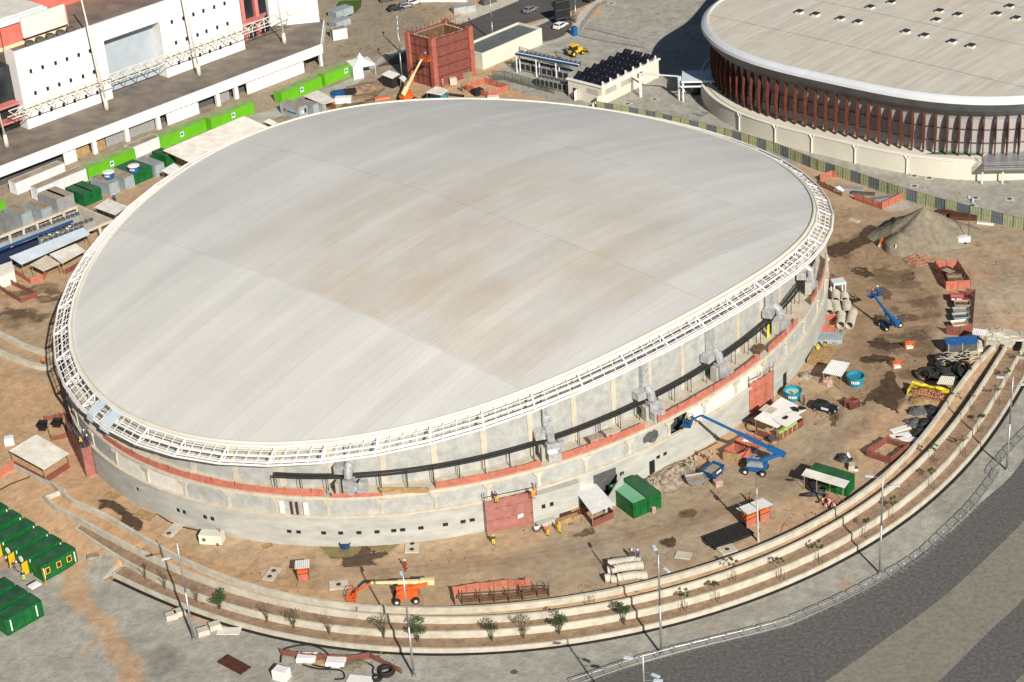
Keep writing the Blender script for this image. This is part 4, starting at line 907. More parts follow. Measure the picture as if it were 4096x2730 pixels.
# ---------------- kit: builders of the loose things
G46 = R(46)
def wloc(px): return at(*px)
def cont(px, a, dx, dy, H, side, top, label, group=None, doors=None, neg=False, name='shipping_container', z=0, sign=None, cat='container', windows=None):
    p = list(at(*px)); p[2] += z
    if neg: p[0] -= dx*math.cos(a); p[1] -= dx*math.sin(a)
    t = thing(name, label, cat, p, a, group); q = MB()
    # corrugated side walls as real folds
    def fold(x0, y0, x1, y1, nx, ny):
        Ls = math.hypot(x1-x0, y1-y0); n_ = max(4, int(Ls/.30)); pts = []
        for i in range(n_+1):
            k = i/n_; d = .0 if i % 2 else -.045; pts += [(x0+(x1-x0)*k+nx*d, y0+(y1-y0)*k+ny*d)]
        q.strip([(x, y, .12) for x, y in pts], [(x, y, H-.1) for x, y in pts])
    fold(.05, .04, dx-.05, .04, 0, -1); fold(dx-.04, .05, dx-.04, dy-.05, 1, 0); fold(dx-.05, dy-.04, .05, dy-.04, 0, 1); fold(.04, dy-.05, .04, .05, -1, 0)
    q.build('side_wall', side, t); q = MB()
    for (x, y) in ((0, 0), (dx-.12, 0), (0, dy-.12), (dx-.12, dy-.12)): q.box(x, y, 0, x+.12, y+.12, H)
    for z0 in (0, H-.12):
        q.box(.12, 0, z0, dx-.12, .1, z0+.12); q.box(.12, dy-.1, z0, dx-.12, dy, z0+.12); q.box(0, .12, z0, .1, dy-.12, z0+.12); q.box(dx-.1, .12, z0, dx, dy-.12, z0+.12)
    q.build('frame', side, t)
    q = MB(); q.box(.1, .1, H-.1, dx-.1, dy-.1, H-.02); q.build('roof', top, t)
    if doors:
        for i in range(doors):
            w_ = (dx-.24)/doors
            q = MB(); q.box(.12+i*w_+.02, -.05, .14, .12+(i+1)*w_-.02, .0, H-.14); 
            for k in (.3, .7): q.tube((.12+(i+k)*w_, -.08, .1), (.12+(i+k)*w_, -.08, H-.1), .025, n=4)
            q.build('door', side, t)
    if windows:
        for (x, z0, w_, h_) in windows:
            q = MB(); q.box(x-w_/2, -.05, z0, x+w_/2, -.01, z0+h_, 0); q.box(x-w_/2+.12, -.07, z0+.12, x+w_/2-.12, -.04, z0+h_-.12, 1); q.build('window', [M['yellow'], M['glass']], t)
    if sign:
        x, z0 = sign; q = MB(); q.box(x-.5, -.07, z0, x+.5, -.045, z0+1.15, 0); q.box(x-.38, -.09, z0+.45, x+.38, -.06, z0+.62, 1); q.add([(x-.3, -.095, z0+.62), (x+.3, -.095, z0+.62), (x+.12, -.095, z0+.95), (x-.05, -.095, z0+.75), (x-.2, -.095, z0+1.0)], [(0, 1, 2, 3, 4)], 2); q.box(x-.4, -.08, z0+.06, x+.4, -.055, z0+.36, 3)
        q.build('emblem', [M['bluewhite'], M['blue_dark'], M['dgreen'], M['white']], t)
    return t
def corr_sheet(q, A, B, C, D, per=.26, amp=.045, mi=0):       # folds run from A-B edge to D-C edge
    A, B, C, D = map(Vector, (A, B, C, D)); n_ = max(4, int((B-A).length/per)*2); top = []; bot = []
    for i in range(n_+1):
        k = i/n_; dz = Vector((0, 0, amp if i % 2 else -amp)); top.append(A.lerp(B, k)+dz); bot.append(D.lerp(C, k)+dz)
    q.strip(top, bot, mi)
def roofshed(px, z, label, roof='corr_roof', net=None, sides=(), name='shed', cat='shed', tilt=.25, post='wood', nh=1.1, group=None, corr=True, stuff=None, inset=.25):
    P = [ray(u, v, z) for u, v in px]; c = sum(P)/4; gzc = float(gz(c[0], c[1]))
    t = thing(name, label, cat, (c[0], c[1], gzc), 0, group)
    L_ = [Vector((p[0]-c[0], p[1]-c[1], z-gzc)) for p in P]
    for i in (2, 3): L_[i].z -= tilt/2
    for i in (0, 1): L_[i].z += tilt/2
    q = MB()
    if corr: corr_sheet(q, L_[0], L_[1], L_[2], L_[3])
    else: q.add(L_, [(0, 1, 2, 3)])
    n_ = len(q.v)
    q.add([(p.x, p.y, p.z-.09) for p in L_], [(3, 2, 1, 0)]); q.add([p for p in L_]+[(p.x, p.y, p.z-.09) for p in L_], [(0, 1, 5, 4), (1, 2, 6, 5), (2, 3, 7, 6), (3, 0, 4, 7)])
    q.build('roof', M[roof], t)
    for p in L_:
        s = 1-inset/max(1, math.hypot(p.x, p.y)); q = MB(); q.tube((p.x*s, p.y*s, 0), (p.x*s, p.y*s, p.z-.1), .06, n=4); q.build('post', M[post], t)
    for i in range(4):
        a, b_ = L_[i], L_[(i+1) % 4]; s = .93
        q = MB(); q.tube((a.x*s, a.y*s, a.z-.16), (b_.x*s, b_.y*s, b_.z-.16), .05, n=4); q.build('beam', M[post], t)
    for i in sides:
        a, b_ = L_[i], L_[(i+1) % 4]; s = .94; hh = nh
        q = MB(); q.quad((a.x*s, a.y*s, .02), (b_.x*s, b_.y*s, .02), (b_.x*s, b_.y*s, hh), (a.x*s, a.y*s, hh)); q.quad((a.x*s*.985, a.y*s*.985, .02), (b_.x*s*.985, b_.y*s*.985, .02), (b_.x*s*.985, b_.y*s*.985, hh), (a.x*s*.985, a.y*s*.985, hh)); q.build('netting', M[net or 'net'], t)
    return t, L_
def netfence(pts, label, h=1.15, closed=False, m='net', group='orange net enclosures', step=1.9, frame=False):
    P = [at(*p) for p in pts]; o = P[0]; t = thing('net_fence', label, 'net fence', o, 0, group)
    if closed: P = P+[P[0]]
    for a_, b_ in zip(P[:-1], P[1:]):
        d = math.hypot(b_[0]-a_[0], b_[1]-a_[1]); n_ = max(1, round(d/step)); q = MB()
        for i in range(n_):
            A_ = [a_[k]+(b_[k]-a_[k])*i/n_-o[k] for k in range(3)]; B_ = [a_[k]+(b_[k]-a_[k])*(i+1)/n_-o[k] for k in range(3)]
            pq = MB(); pq.tube((A_[0], A_[1], A_[2]), (A_[0], A_[1], A_[2]+h+.12), .05, n=4); pq.build('post', M['wood_dark'] if not frame else M['orange_pale'], t)
            mid = [(A_[k]+B_[k])/2 for k in range(3)]; nx, ny = -(B_[1]-A_[1]), (B_[0]-A_[0]); l_ = math.hypot(nx, ny); w_ = random.uniform(-.06, .06)
            if not frame:
                m1 = (mid[0]+nx/l_*w_, mid[1]+ny/l_*w_, mid[2]); sg = h-random.uniform(.03, .1)
                q.strip([A_, m1, B_], [(A_[0], A_[1], A_[2]+h), (m1[0], m1[1], m1[2]+sg), (B_[0], B_[1], B_[2]+h)])
            else:
                for zz in (.1, .6, 1.1): q.tube((A_[0], A_[1], A_[2]+zz*h), (B_[0], B_[1], B_[2]+zz*h), .05, n=4)
        q.build('netting' if not frame else 'rail', M[m], t)
    return t
# ---------------- people
def skinned(name, joints, edges, mt, parent):
    me = bpy.data.meshes.new(name); me.from_pydata([j[:3] for j in joints], edges, []); me.materials.append(mt)
    o = bpy.data.objects.new(name, me); COL.objects.link(o); o.parent = parent
    sk = o.modifiers.new('skin', 'SKIN'); sk.use_smooth_shade = True
    for i, j in enumerate(joints):
        v = me.skin_vertices[0].data[i]; v.radius = (j[3], j[4] if len(j) > 4 else j[3]); v.use_root = (i == 0)
    o.modifiers.new('sub', 'SUBSURF').levels = 1; o.modifiers['sub'].render_levels = 1
    return o
def person(px, a, label, shirt, trousers, helmet, pose='stand', z=None, loc=None):
    p = list(loc) if loc else list(at(*px))
    if z is not None and not loc: r_ = ray(px[0], px[1], z); p = [r_[0], r_[1], z]
    t = thing('person', label, 'person', p, a); k = {'stand': 0, 'walk': 1, 'work': 2}[pose]
    st = (.10, .34, .12)[k]; hip = .96; lean = (.0, .05, .22)[k]
    sh = (0, lean*.8, 1.43); L1 = (-.11, 0, hip-.04); R1 = (.11, 0, hip-.04)
    fl = (-.12, st*.5, .08); fr = (.12, -st*.5, .08); kl = (-.12, st*.35+.04, .52); kr = (.12, -st*.15+.06, .52)
    if k == 0: hl, hr = (-.27, .06, .86), (.27, .1, .87); el, er = (-.27, -.02, 1.14), (.27, -.02, 1.14)
    elif k == 1: hl, hr = (-.24, -.2, .93), (.24, .3, .98); el, er = (-.27, -.12, 1.16), (.27, .08, 1.15)
    else: hl, hr = (-.16, .50, .98), (.17, .48, 1.05); el, er = (-.29, .26, 1.10), (.29, .26, 1.12)
    S = lambda x, y: (x, y+lean*.8, 1.42)
    body = [(0, 0, hip, .12, .10), (0, lean*.4, 1.18, .12, .09), (0, lean*.8, 1.40, .14, .09), (0, lean, 1.52, .055), (0, lean+.02, 1.60, .085, .095), (0, lean+.02, 1.70, .082, .09),
            (*S(-.19, 0), .06), (*el, .042), (*hl, .033), (*S(.19, 0), .06), (*er, .042), (*hr, .033), (*L1, .085), (*kl, .058), (*fl, .045), (fl[0]-.01, fl[1]+.13, .05, .04), (*R1, .085), (*kr, .058), (*fr, .045), (fr[0]+.01, fr[1]+.13, .05, .04)]
    ed = [(0, 1), (1, 2), (2, 3), (3, 4), (4, 5), (2, 6), (6, 7), (7, 8), (2, 9), (9, 10), (10, 11), (0, 12), (12, 13), (13, 14), (14, 15), (0, 16), (16, 17), (17, 18), (18, 19)]
    for s_, h_ in ((-1, hl), (1, hr)):                   # fingers and thumb
        n0 = len(body); root = 8 if s_ < 0 else 11; palm = (h_[0], h_[1]+.02, h_[2]-.05, .028, .018); body.append(palm); ed.append((root, n0))
        for f in range(4):
            x = h_[0]+(-.03+.02*f); l_ = (.05, .06, .055, .042)[f]; body.append((x, h_[1]+.03, h_[2]-.08, .009)); body.append((x, h_[1]+.05, h_[2]-.08-l_, .008)); m_ = len(body); ed += [(n0, m_-2), (m_-2, m_-1)]
        body.append((h_[0]-s_*.04, h_[1]+.05, h_[2]-.06, .010)); ed.append((n0, len(body)-1))
    skinned('body', body, ed, M['skin'], t)
    jac = [(0, 0, hip+.02, .155, .125), (0, lean*.4, 1.18, .15, .12), (0, lean*.8, 1.39, .165, .12), (*S(-.2, 0), .082), (*el, .06), ((hl[0]+el[0])/2, (hl[1]+el[1])/2, (hl[2]+el[2])/2, .052), (*S(.2, 0), .082), (*er, .06), ((hr[0]+er[0])/2, (hr[1]+er[1])/2, (hr[2]+er[2])/2, .052)]
    skinned('jacket', jac, [(0, 1), (1, 2), (2, 3), (3, 4), (4, 5), (2, 6), (6, 7), (7, 8)], M[shirt], t)
    tr = [(0, 0, hip+.03, .15, .12), (*L1, .105), (*kl, .078), (fl[0], fl[1], .13, .065), (*R1, .105), (*kr, .078), (fr[0], fr[1], .13, .065)]
    skinned('trousers', tr, [(0, 1), (1, 2), (2, 3), (0, 4), (4, 5), (5, 6)], M[trousers], t)
    q = MB(); q.lathe([(.155, 1.66), (.135, 1.68), (.125, 1.74), (.09, 1.80), (.0, 1.825)], (0, lean+.02, .0), 14); q.build('helmet', M[helmet], t, smooth=True)
    q = MB(); q.obox((fl[0], fl[1]+.05, .05), (.10, .28, .10)); q.obox((fr[0], fr[1]+.05, .05), (.10, .28, .10)); q.build('boots', M['black'], t)
    q = MB(); q.obox((0, lean+.115, 1.615), (.02, .025, .045)); q.build('nose', M['skin'], t)
    return t
# ---------------- car
def car(px, a, paint, label, L_=4.1):
    t = thing('parked_car', label, 'car', at(*px), a); h = L_/2; q = MB()
    prof = [(-h, .35), (-h, .80), (-h+.12, .92), (-h+.55, 1.42), (-h+.9, 1.50), (.15, 1.50), (h-1.35, .98), (h-.12, .80), (h, .62), (h, .35)]
    def loft(pr, wds): 
        n_ = len(pr); vs = [(x, -w_, z) for (x, z), w_ in zip(pr, wds)]+[(x, w_, z) for (x, z), w_ in zip(pr, wds)]
        q.add(vs, [tuple(range(n_)), tuple(range(n_, 2*n_))[::-1]]+[(i, n_+i, n_+(i+1) % n_, (i+1) % n_) for i in range(n_)])
    loft(prof, [.82, .84, .84, .66, .62, .62, .80, .82, .80, .80]); q.build('body', M[paint], t)
    q = MB(); q.quad((.22, -.58, 1.47), (.22, .58, 1.47), (h-1.3, .72, 1.03), (h-1.3, -.72, 1.03)); q.quad((-h+.18, -.78, .98), (-h+.18, .78, .98), (-h+.52, .6, 1.42), (-h+.52, -.6, 1.42))
    for s in (-1, 1): q.quad((-h+.65, s*.69, 1.38), (.1, s*.66, 1.43), (h-1.45, s*.83, 1.0), (-h+.35, s*.85, 1.0))
    q.build('window', M['glass'], t)
    for (x, y) in ((h-.8, .78), (h-.8, -.78), (-h+.8, .78), (-h+.8, -.78)):
        q = MB(); q.tube((x, y-.1, .31), (x, y+.1, .31), .31, n=14); w_ = q.build('wheel', M['rubber'], t); q = MB(); q.tube((x, y-.12, .31), (x, y+.12, .31), .17, n=10); q.build('rim', M['grey_metal'], w_)
    for s in (-1, 1):
        q = MB(); q.box(h-.1, s*.6-.16, .62, h+.02, s*.6+.16, .76); q.build('headlight', M['bluewhite'], t); q = MB(); q.box(-h-.02, s*.66-.12, .75, -h+.08, s*.66+.12, .92); q.build('tail_light', M['red'], t)
    return t
# ---------------- boom lift: everything in world metres relative to the chassis
def lift(px, a, label, paint, boomc, hood, tip, tipz, rear, rearz, basket, bz, jib=True, elbow=None):
    P = at(*px); t = thing('boom_lift', label, 'boom lift', P, 0, 'boom lifts on the site'); ca, sa = math.cos(a), math.sin(a)
    l = lambda x, y, z: (x*ca-y*sa, x*sa+y*ca, z)
    W_ = lambda u, v, z: Vector(tuple(ray(u, v, z)-np.array(P)))
    q = MB(); q.obox(l(0, 0, .75), (2.9, 1.3, .55), a); q.obox(l(0, 0, 1.1), (1.5, 1.2, .3), a); q.obox(l(1.3, 0, .5), (.25, 2.0, .25), a); q.obox(l(-1.3, 0, .5), (.25, 2.0, .25), a); q.build('chassis', M[paint], t)
    for x in (-1.3, 1.3):
        for y in (-1.05, 1.05):
            q = MB(); q.tube(l(x, y-.2, .5), l(x, y+.2, .5), .5, n=16); w_ = q.build('wheel', M['rubber'], t); q = MB(); q.tube(l(x, y-.22, .5), l(x, y+.22, .5), .24, n=10); q.build('rim', M['white_dirty'], w_)
    T = W_(*tip, tipz); Rr = W_(*rear, rearz); d = (T-Rr); d.z = 0; d.normalize(); b2 = math.atan2(d.y, d.x); n_ = Vector((-d.y, d.x, 0))
    q = MB(); c = Vector((0, 0, 1.65))
    for s in (-1, 1):
        prof = [(-1.3, -.35), (-1.35, .0), (-1.1, .28), (-.6, .38), (.7, .38), (1.15, .2), (1.3, -.05), (1.2, -.35)]; vs = []
        for o_ in (.34, .86):
            for x, z in prof: k_ = .93 if o_ > .5 else 1; vs.append(c+d*x*k_+n_*s*o_+Vector((0, 0, z*k_)))
        m8 = len(prof); q.add(vs, [tuple(range(m8)), tuple(range(m8, 2*m8))[::-1]]+[(i, (i+1) % m8, m8+(i+1) % m8, m8+i) for i in range(m8)])
    q.build('hood', M[hood], t)
    q = MB(); q.lathe([(.6, 1.2), (.6, 1.3)], n=14); q.obox(Vector((0, 0, 1.5))-d*1.3, (.9, 1.5, .8), b2); q.obox(Vector((0, 0, 1.9)), (2.6, .35, .5), b2); q.build('turntable', M[paint], t)
    q = MB()
    def beam(A, B, w_, h_):
        A, B = Vector(A), Vector(B); v = B-A; Ls = v.length; v.normalize(); s = v.cross(Vector((0, 0, 1))).normalized(); u = s.cross(v)
        vs = [p+s*x*w_/2+u*y*h_/2 for p in (A, B) for x, y in ((-1, -1), (1, -1), (1, 1), (-1, 1))]; q.add(vs, [(0, 3, 2, 1), (4, 5, 6, 7), (0, 1, 5, 4), (1, 2, 6, 5), (2, 3, 7, 6), (3, 0, 4, 7)])
    E_ = Rr.lerp(T, .55); beam(Rr, E_, .42, .5); beam(Rr-(E_-Rr).normalized()*.6, Rr.lerp(E_, .3), .62, .8); q.build('boom', M[boomc], t); q = MB(); beam(E_, T, .28, .32); q.build('boom_extension', M[boomc if boomc != 'creamyellow' else 'creamyellow'], t)
    q = MB(); beam(Vector((0, 0, 2.0))-d*.8, Rr, .5, .5); q.tube(Vector((0, 0, 2.1))+d*.8, Rr.lerp(T, .25), .09, n=6); q.build('lift_cylinder', M[paint], t)
    Bk = W_(*basket, bz); q = MB(); beam(T, Bk+Vector((0, 0, .5)), .2, .25); q.build('jib', M[paint], t)
    q = MB(); w2 = 1.15; l2 = .55
    for z in (.05, .55, 1.1):
        cs = [Bk+d*x+n_*y+Vector((0, 0, z)) for x, y in ((-l2, -w2), (l2, -w2), (l2, w2), (-l2, w2))]
        for i in range(4): q.tube(cs[i], cs[(i+1) % 4], .045, n=4)
    for x in (-l2, l2):
        for y in (-w2, -w2/3, w2/3, w2): q.tube(Bk+d*x+n_*y, Bk+d*x+n_*y+Vector((0, 0, 1.1)), .04, n=4)
    q.obox(Bk+Vector((0, 0, .03)), (1.1, 2.3, .05), b2); q.build('basket', M[paint], t)
    return t, Vector(P)+Bk, b2
# ---------------- trees
def leafcloud(q, c, rad, n_, sz, mi=0, flat_=.8):
    for _ in range(n_):
        while True:
            v = Vector((random.uniform(-1, 1), random.uniform(-1, 1), random.uniform(-1, 1)))
            if v.length < 1: break
        p = Vector(c)+Vector((v.x*rad, v.y*rad, v.z*rad*flat_)); s = sz*random.uniform(.6, 1.3)
        a = Vector((random.gauss(0, 1), random.gauss(0, 1), random.gauss(0, .6))).normalized(); b_ = a.orthogonal().normalized()
        q.add([p-a*s, p-b_*s*.5, p+a*s, p+b_*s*.5], [(0, 1, 2, 3)], mi)
def tree(px, kind, label, H=3.2, z=None, group='young trees on the terraces'):
    p = at(*px) if z is None else tuple(ray(px[0], px[1], z)); t = thing('young_tree', label, 'tree', p, random.uniform(0, 6), group)
    q = MB(); top = Vector((random.uniform(-.2, .2), random.uniform(-.2, .2), H*.75))
    if kind == 'stake':
        mid = Vector((random.uniform(-.12, .12), random.uniform(-.1, .1), H*.4)); q.path([(0, 0, 0), mid, top], [.05, .04, .025], 5); q.build('trunk', M['bark'], t)
        q = MB(); cl = MB()
        for i in range(5):
            a = i*1.26+random.uniform(-.4, .4); e = top+Vector((math.cos(a)*random.uniform(.3, .6), math.sin(a)*random.uniform(.3, .6), random.uniform(-.2, .5))); q.tube(top-Vector((0, 0, .3)), e, .022, .01, n=4); leafcloud(cl, e, .26, 34, .12)
        q.build('branch', M['bark'], t); cl.build('crown', M['leaf'], t)
        for a in (0.3, 1.87, 3.44, 5.0): q = MB(); q.tube((math.cos(a)*.55, math.sin(a)*.55, 0), (math.cos(a)*.55, math.sin(a)*.55, 1.15), .035, n=4); q.build('stake', M['wood_dark'], t)
    else:
        m_ = {'green': 'leaf', 'dry': 'leaf_dry', 'bare': 'leaf_dry'}[kind]; cl = MB()
        for i in range(7 if kind != 'bare' else 9):
            a = i*.9+random.uniform(-.3, .3); sp_ = random.uniform(.2, .5)*H*.62; e = Vector((math.cos(a)*sp_, math.sin(a)*sp_, H*random.uniform(.6, 1.0)))
            m1 = Vector((e.x*.25, e.y*.25, e.z*.45)); q.path([(math.cos(a)*.05, math.sin(a)*.05, 0), m1, e], [.04, .03, .012], 4)
            for _ in range(3): f = e+Vector((random.uniform(-.3, .3), random.uniform(-.3, .3), random.uniform(-.5, .35))); q.tube(m1.lerp(e, .6), f, .014, .006, n=3)
            if kind == 'green': leafcloud(cl, e*.92, .5, 60, .12); leafcloud(cl, m1.lerp(e, .5), .42, 26, .11); leafcloud(cl, m1*.6, .3, 6, .1)
            elif kind == 'dry': leafcloud(cl, e*.95, .5, 36, .10); leafcloud(cl, m1, .35, 12, .1)
            else: leafcloud(cl, e, .3, 7, .08)
        q.build('trunk', M['bark'], t); cl.build('crown', M[m_], t)
    return t
def pole(px, label, H=15.9, heads=((-1, 0), ), zt=None, dirs=((170, 2.6),), group='lamp posts along the curved path', name='lamp_post'):
    p = at(*px) if zt is None else None
    if p is None: r_ = ray(px[0], px[1], zt); p = (r_[0], r_[1], zt-H)
    t = thing(name, label, 'lamp post', p, 0, group)
    q = MB(); q.tube((0, 0, 0), (0, 0, H*.5), .17, .14, n=10); q.tube((0, 0, H*.5), (0, 0, H), .135, .10, n=10); q.build('pole', M['grey_metal'], t, smooth=True)
    q = MB(); q.obox((0, 0, .04), (.6, .6, .08)); q.lathe([(.2, .08), (.2, .4)], n=10); q.build('base_plate', M['grey_metal'], t)
    for (az, dz) in dirs:
        a = R(az); e = (math.cos(a)*1.5, math.sin(a)*1.5, H-dz+.15); q = MB(); q.tube((0, 0, H-dz), e, .05, n=6); q.build('arm', M['grey_metal'], t)
        q = MB(); q.obox((math.cos(a)*1.75, math.sin(a)*1.75, H-dz+.15), (1.1, .42, .14), a); q.build('lamp_head', M['bluewhite'], t)
    return t
def boxthing(name, px, a, dims, mt, label, cat, z=0, bevel=.08, group=None, extra=None):
    dx, dy, dz = dims; q = MB(); b_ = min(bevel, dx/4, dy/4, dz/3)
    q.ring([[(x, y, z_) for x, y in ((-dx/2+e, -dy/2+e), (dx/2-e, -dy/2+e), (dx/2-e, dy/2-e), (-dx/2+e, dy/2-e))] for z_, e in ((0, 0), (dz-b_, 0), (dz, b_))]); n_ = len(q.v); q.f.append([n_-4, n_-3, n_-2, n_-1]); q.m.append(0)
    if extra: extra(q)
    p = list(at(*px)); p[2] += z
    ms = [M[k] for k in mt] if isinstance(mt, (list, tuple)) else M[mt]
    o = q.build(name, ms, loc=p, rz=a); return tag(o, label, cat, group)
def Pa(x, y): return (2500+x*.2762, 1750+y*.2762)
def P0(x, y): return (x*.4675, 650+y*.4675)
def P2(x, y): return (x*.4675, 1330+y*.4675)
def P8(x, y): return (3000+x*.4658, 600+y*.4658)
def P9(x, y): return (3620+x*.2551, 1120+y*.2551)
def Pb(x, y): return (2850+x*.2679, 1380+y*.2679)
def Pg(x, y): return (x*.3571, 2000+y*.3571)
def Pk(x, y): return (2000+x*.4675, 1300+y*.4675)
def Pm(x, y): return (3180+x*.1403, 1820+y*.1403)
def Pp(x, y): return (3100+x*.319, 950+y*.319)
A30 = R(30.1)
# ---------------- containers
cont((2534, 2077), A30, 2.44, 6.06, 2.6, M['dgreen'], M['mint'], 'green shipping container with pale mint roof beside the ribbed shed', doors=2)
p_ = ray(2534, 2077, 0); 
cont((2591.5, 2053), A30, 2.44, 6.06, 2.6, M['dgreen'], M['dgreen_top2'], 'green shipping container with dark green roof, right half of the pair', doors=2)
LG = 'bright green containers in line behind the dome'
cont((1129.7, 418.4), G46, 12.19, 2.44, 2.6, M['lgreen'], M['lgreen_top'], 'long lime green container, second in line from the white tent', LG, sign=(6.0, .9))
cont((1301.4, 344.5), G46, 11.6, 2.44, 2.6, M['lgreen'], M['lgreen_top'], 'long lime green container next to the white peaked tent', LG, sign=(6.6, .9))
cont((652, 597), G46, 12.19, 2.44, 2.6, M['lgreen'], M['lgreen_top'], 'long lime green container behind the left end of the ribbed marquee roof', LG, sign=(5.4, .9))
cont((849, 524), G46, 12.19, 2.44, 2.6, M['lgreen'], M['lgreen_top'], 'long lime green container behind the right end of the ribbed marquee roof', LG, sign=(6.2, .9))
cont((358, 721), G46, 12.19, 2.44, 2.6, M['lgreen'], M['lgreen_top'], 'long lime green container just above the two blue water tanks', LG, sign=(6.0, .9))
cont((28, 850), G46, 12.19, 2.44, 2.6, M['lgreen'], M['lgreen_top'], 'lime green container cut off by the left edge of the photo', LG, neg=True)
cont((70, 781), G46, 12.19, 2.44, 2.6, M['container_white'], M['brownroof'], 'off-white container with dusty roof nearer the sports hall', 'white containers')
cont((157, 804), G46, 12.19, 2.44, 2.6, M['container_white'], M['brownroof'], 'off-white container with ribbed doors left of the lime green container', 'white containers')
cont((645, 592), G46, 7.5, 2.44, 2.6, M['container_white'], M['brownroof'], 'white container half hidden between two lime green containers', 'white containers', neg=True)
GC = 'small containers by the water tanks'
cont((234, 849), G46, 2.44, 6.06, 2.6, M['grey'], M['brownroof'], 'grey container with dusty brown roof, left one of the pair below the white containers', GC, doors=1)
cont((262, 838), G46, 2.44, 6.06, 2.6, M['grey'], M['brownroof'], 'grey container with dusty brown roof, right one of the pair below the white containers', GC, doors=1)
cont((341, 828), G46, 2.44, 6.06, 2.6, M['dgreen'], M['dgreen_top2'], 'dark green container with its interior open, left of a green pair', GC)
cont((372, 815), G46, 2.44, 6.06, 2.6, M['dgreen'], M['dgreen_top2'], 'dark green container with a pale door, right of a green pair', GC, doors=1)
cont((173, 890), G46, 2.44, 6.06, 2.6, M['container_grey'], M['brownroof'], 'blue-grey container with brown roof above the cooling yard wall', GC, doors=1)
cont((94, 908), G46, 2.44, 6.06, 2.6, M['container_grey'], M['brownroof'], 'blue-grey container in the middle above the cooling yard wall', GC, doors=1)
cont((30, 935), G46, 2.44, 6.06, 2.6, M['grey_metal'], M['grey_metal'], 'plain grey container nearest the left edge above the cooling yard', GC)
cont((442, 786), G46, 2.44, 6.06, 2.6, M['container_grey'], M['brownroof'], 'grey container carrying the lighter blue water tank', GC, doors=1)
cont((503, 762), G46, 2.44, 6.06, 2.6, M['container_grey'], M['brownroof'], 'grey container between the two water tanks', GC, doors=1)
cont((538, 743), G46, 4.88, 6.06, 2.6, M['dgreen'], M['dgreen_top2'], 'double-width dark green container under the darker blue water tank', GC, doors=4)
cont((625, 712), G46, 2.44, 6.06, 2.6, M['container_grey'], M['grey_metal'], 'light grey container right of the darker blue tank', GC, doors=1)
cont((668, 672), G46, 2.44, 4.5, 2.6, M['dgreen'], M['dgreen_top2'], 'small dark green container at the end of the marquee roof', GC)
lg_ = cont((1199, 479), G46, 2.44, 6.06, 2.6, M['container_grey'], M['brownroof'], 'pale grey office container with blue lettering and an air conditioner', GC)
q = MB()
for i, w_ in enumerate((.28, .2, .3, .2, .22, .2, .25, .2)): q.box(-.05, 1.0+i*.36, 1.0, -.02, 1.0+i*.36+w_, 1.3)
q.build('lettering', M['blue_dark'], lg_); q = MB(); q.lathe([(0, 0), (.35, 0)], n=14); o_ = q.build('emblem', M['red'], lg_); o_.rotation_euler = (0, -math.pi/2, 0); o_.location = (-.055, 4.6, 1.25)
q = MB(); q.box(.5, -.35, 1.2, 1.2, -.04, 1.8); q.build('air_conditioner', M['white'], lg_); q = MB(); q.box(1.6, -.06, 1.0, 2.1, -.03, 2.0); q.build('window', M['glass'], lg_)
cont((1255, 467), G46, 2.44, 6.06, 2.6, M['container_grey'], M['brownroof'], 'grey container in the middle beside the lettered office container', GC, doors=1)
cont((1292, 463), G46, 1.2, 6.06, 2.6, M['container_grey'], M['brownroof'], 'narrow grey container next to the shed with a red net wall', GC)
# site offices lower left
OA = R(45); OG = 'green site office cabins in a row'
cab = [((175, 2330), 'nearest green site cabin with yellow framed windows and an orange open door', True)]
oc_ = cont((175, 2330), OA, 6.06, 2.44, 2.6, M['dgreen'], M['dgreen_top2'], 'nearest green site cabin of the row, with yellow framed windows and an orange open door', OG, windows=[(1.0, 1.0, .8, 1.0), (2.9, 1.0, .8, 1.0), (4.7, 1.0, .8, 1.0)], name='site_cabin', cat='cabin')
for k, x in enumerate((.35, 5.65)):
    q = MB(); q.box(x-.09, -.08, .5, x+.09, -.05, 2.2); q.build('lettering', M['white'], oc_)
q = MB(); q.obox((-.05, -.55, 1.2), (.07, 1.15, 2.2), R(-20)); q.lathe([(0, 0), (.16, 0)], (-.1, -.6, 1.8), 8); q.build('door', M['yellow'], oc_)
for i in range(1, 6):
    u, v = 175-53.5*i, 2330-34.5*i
    lab = ['', 'green site cabin second from the near end of the row', 'green site cabin third from the near end of the row', 'green site cabin fourth from the near end of the row', 'green site cabin fifth from the near end of the row', 'farthest green site cabin, cut by the left edge'][i]
    c_ = cont((u, v), OA, 6.06, 2.44, 2.6, M['dgreen'], M['dgreen_top2'], lab, OG, name='site_cabin', cat='cabin')
    for x in (.35, 5.65): q = MB(); q.box(x-.09, -.08, 1.8, x+.09, -.05, 2.3); q.build('lettering', M['white'], c_)
    q = MB(); q.obox((-.55, .1, 1.2), (1.1, .06, 2.1), R(10)); q.build('door', M['yellow'], c_)
    q = MB(); q.lathe([(0, 0), (.5, 0), (.5, .12), (0, .12)], (0, 0, 0), 14); o_ = q.build('air_conditioner', M['white'], c_); o_.rotation_euler = (0, -math.pi/2, 0); o_.location = (-.05, 1.6, 1.9)
b_ = cont((32, 2546), OA, 6.06, 2.44, 2.6, M['dgreen'], M['dgreen_top2'], 'big green container at the lower left edge with two white letterings', 'green containers at the lower left edge', name='shipping_container')
for x in (.8, 5.0): q = MB(); q.box(x-.1, -.08, .5, x+.1, -.05, 2.3); q.build('lettering', M['white'], b_)
cont((-20, 2512), OA, 6.06, 2.44, 2.6, M['dgreen'], M['dgreen_top'], 'green container behind the big one at the lower left edge', 'green containers at the lower left edge')
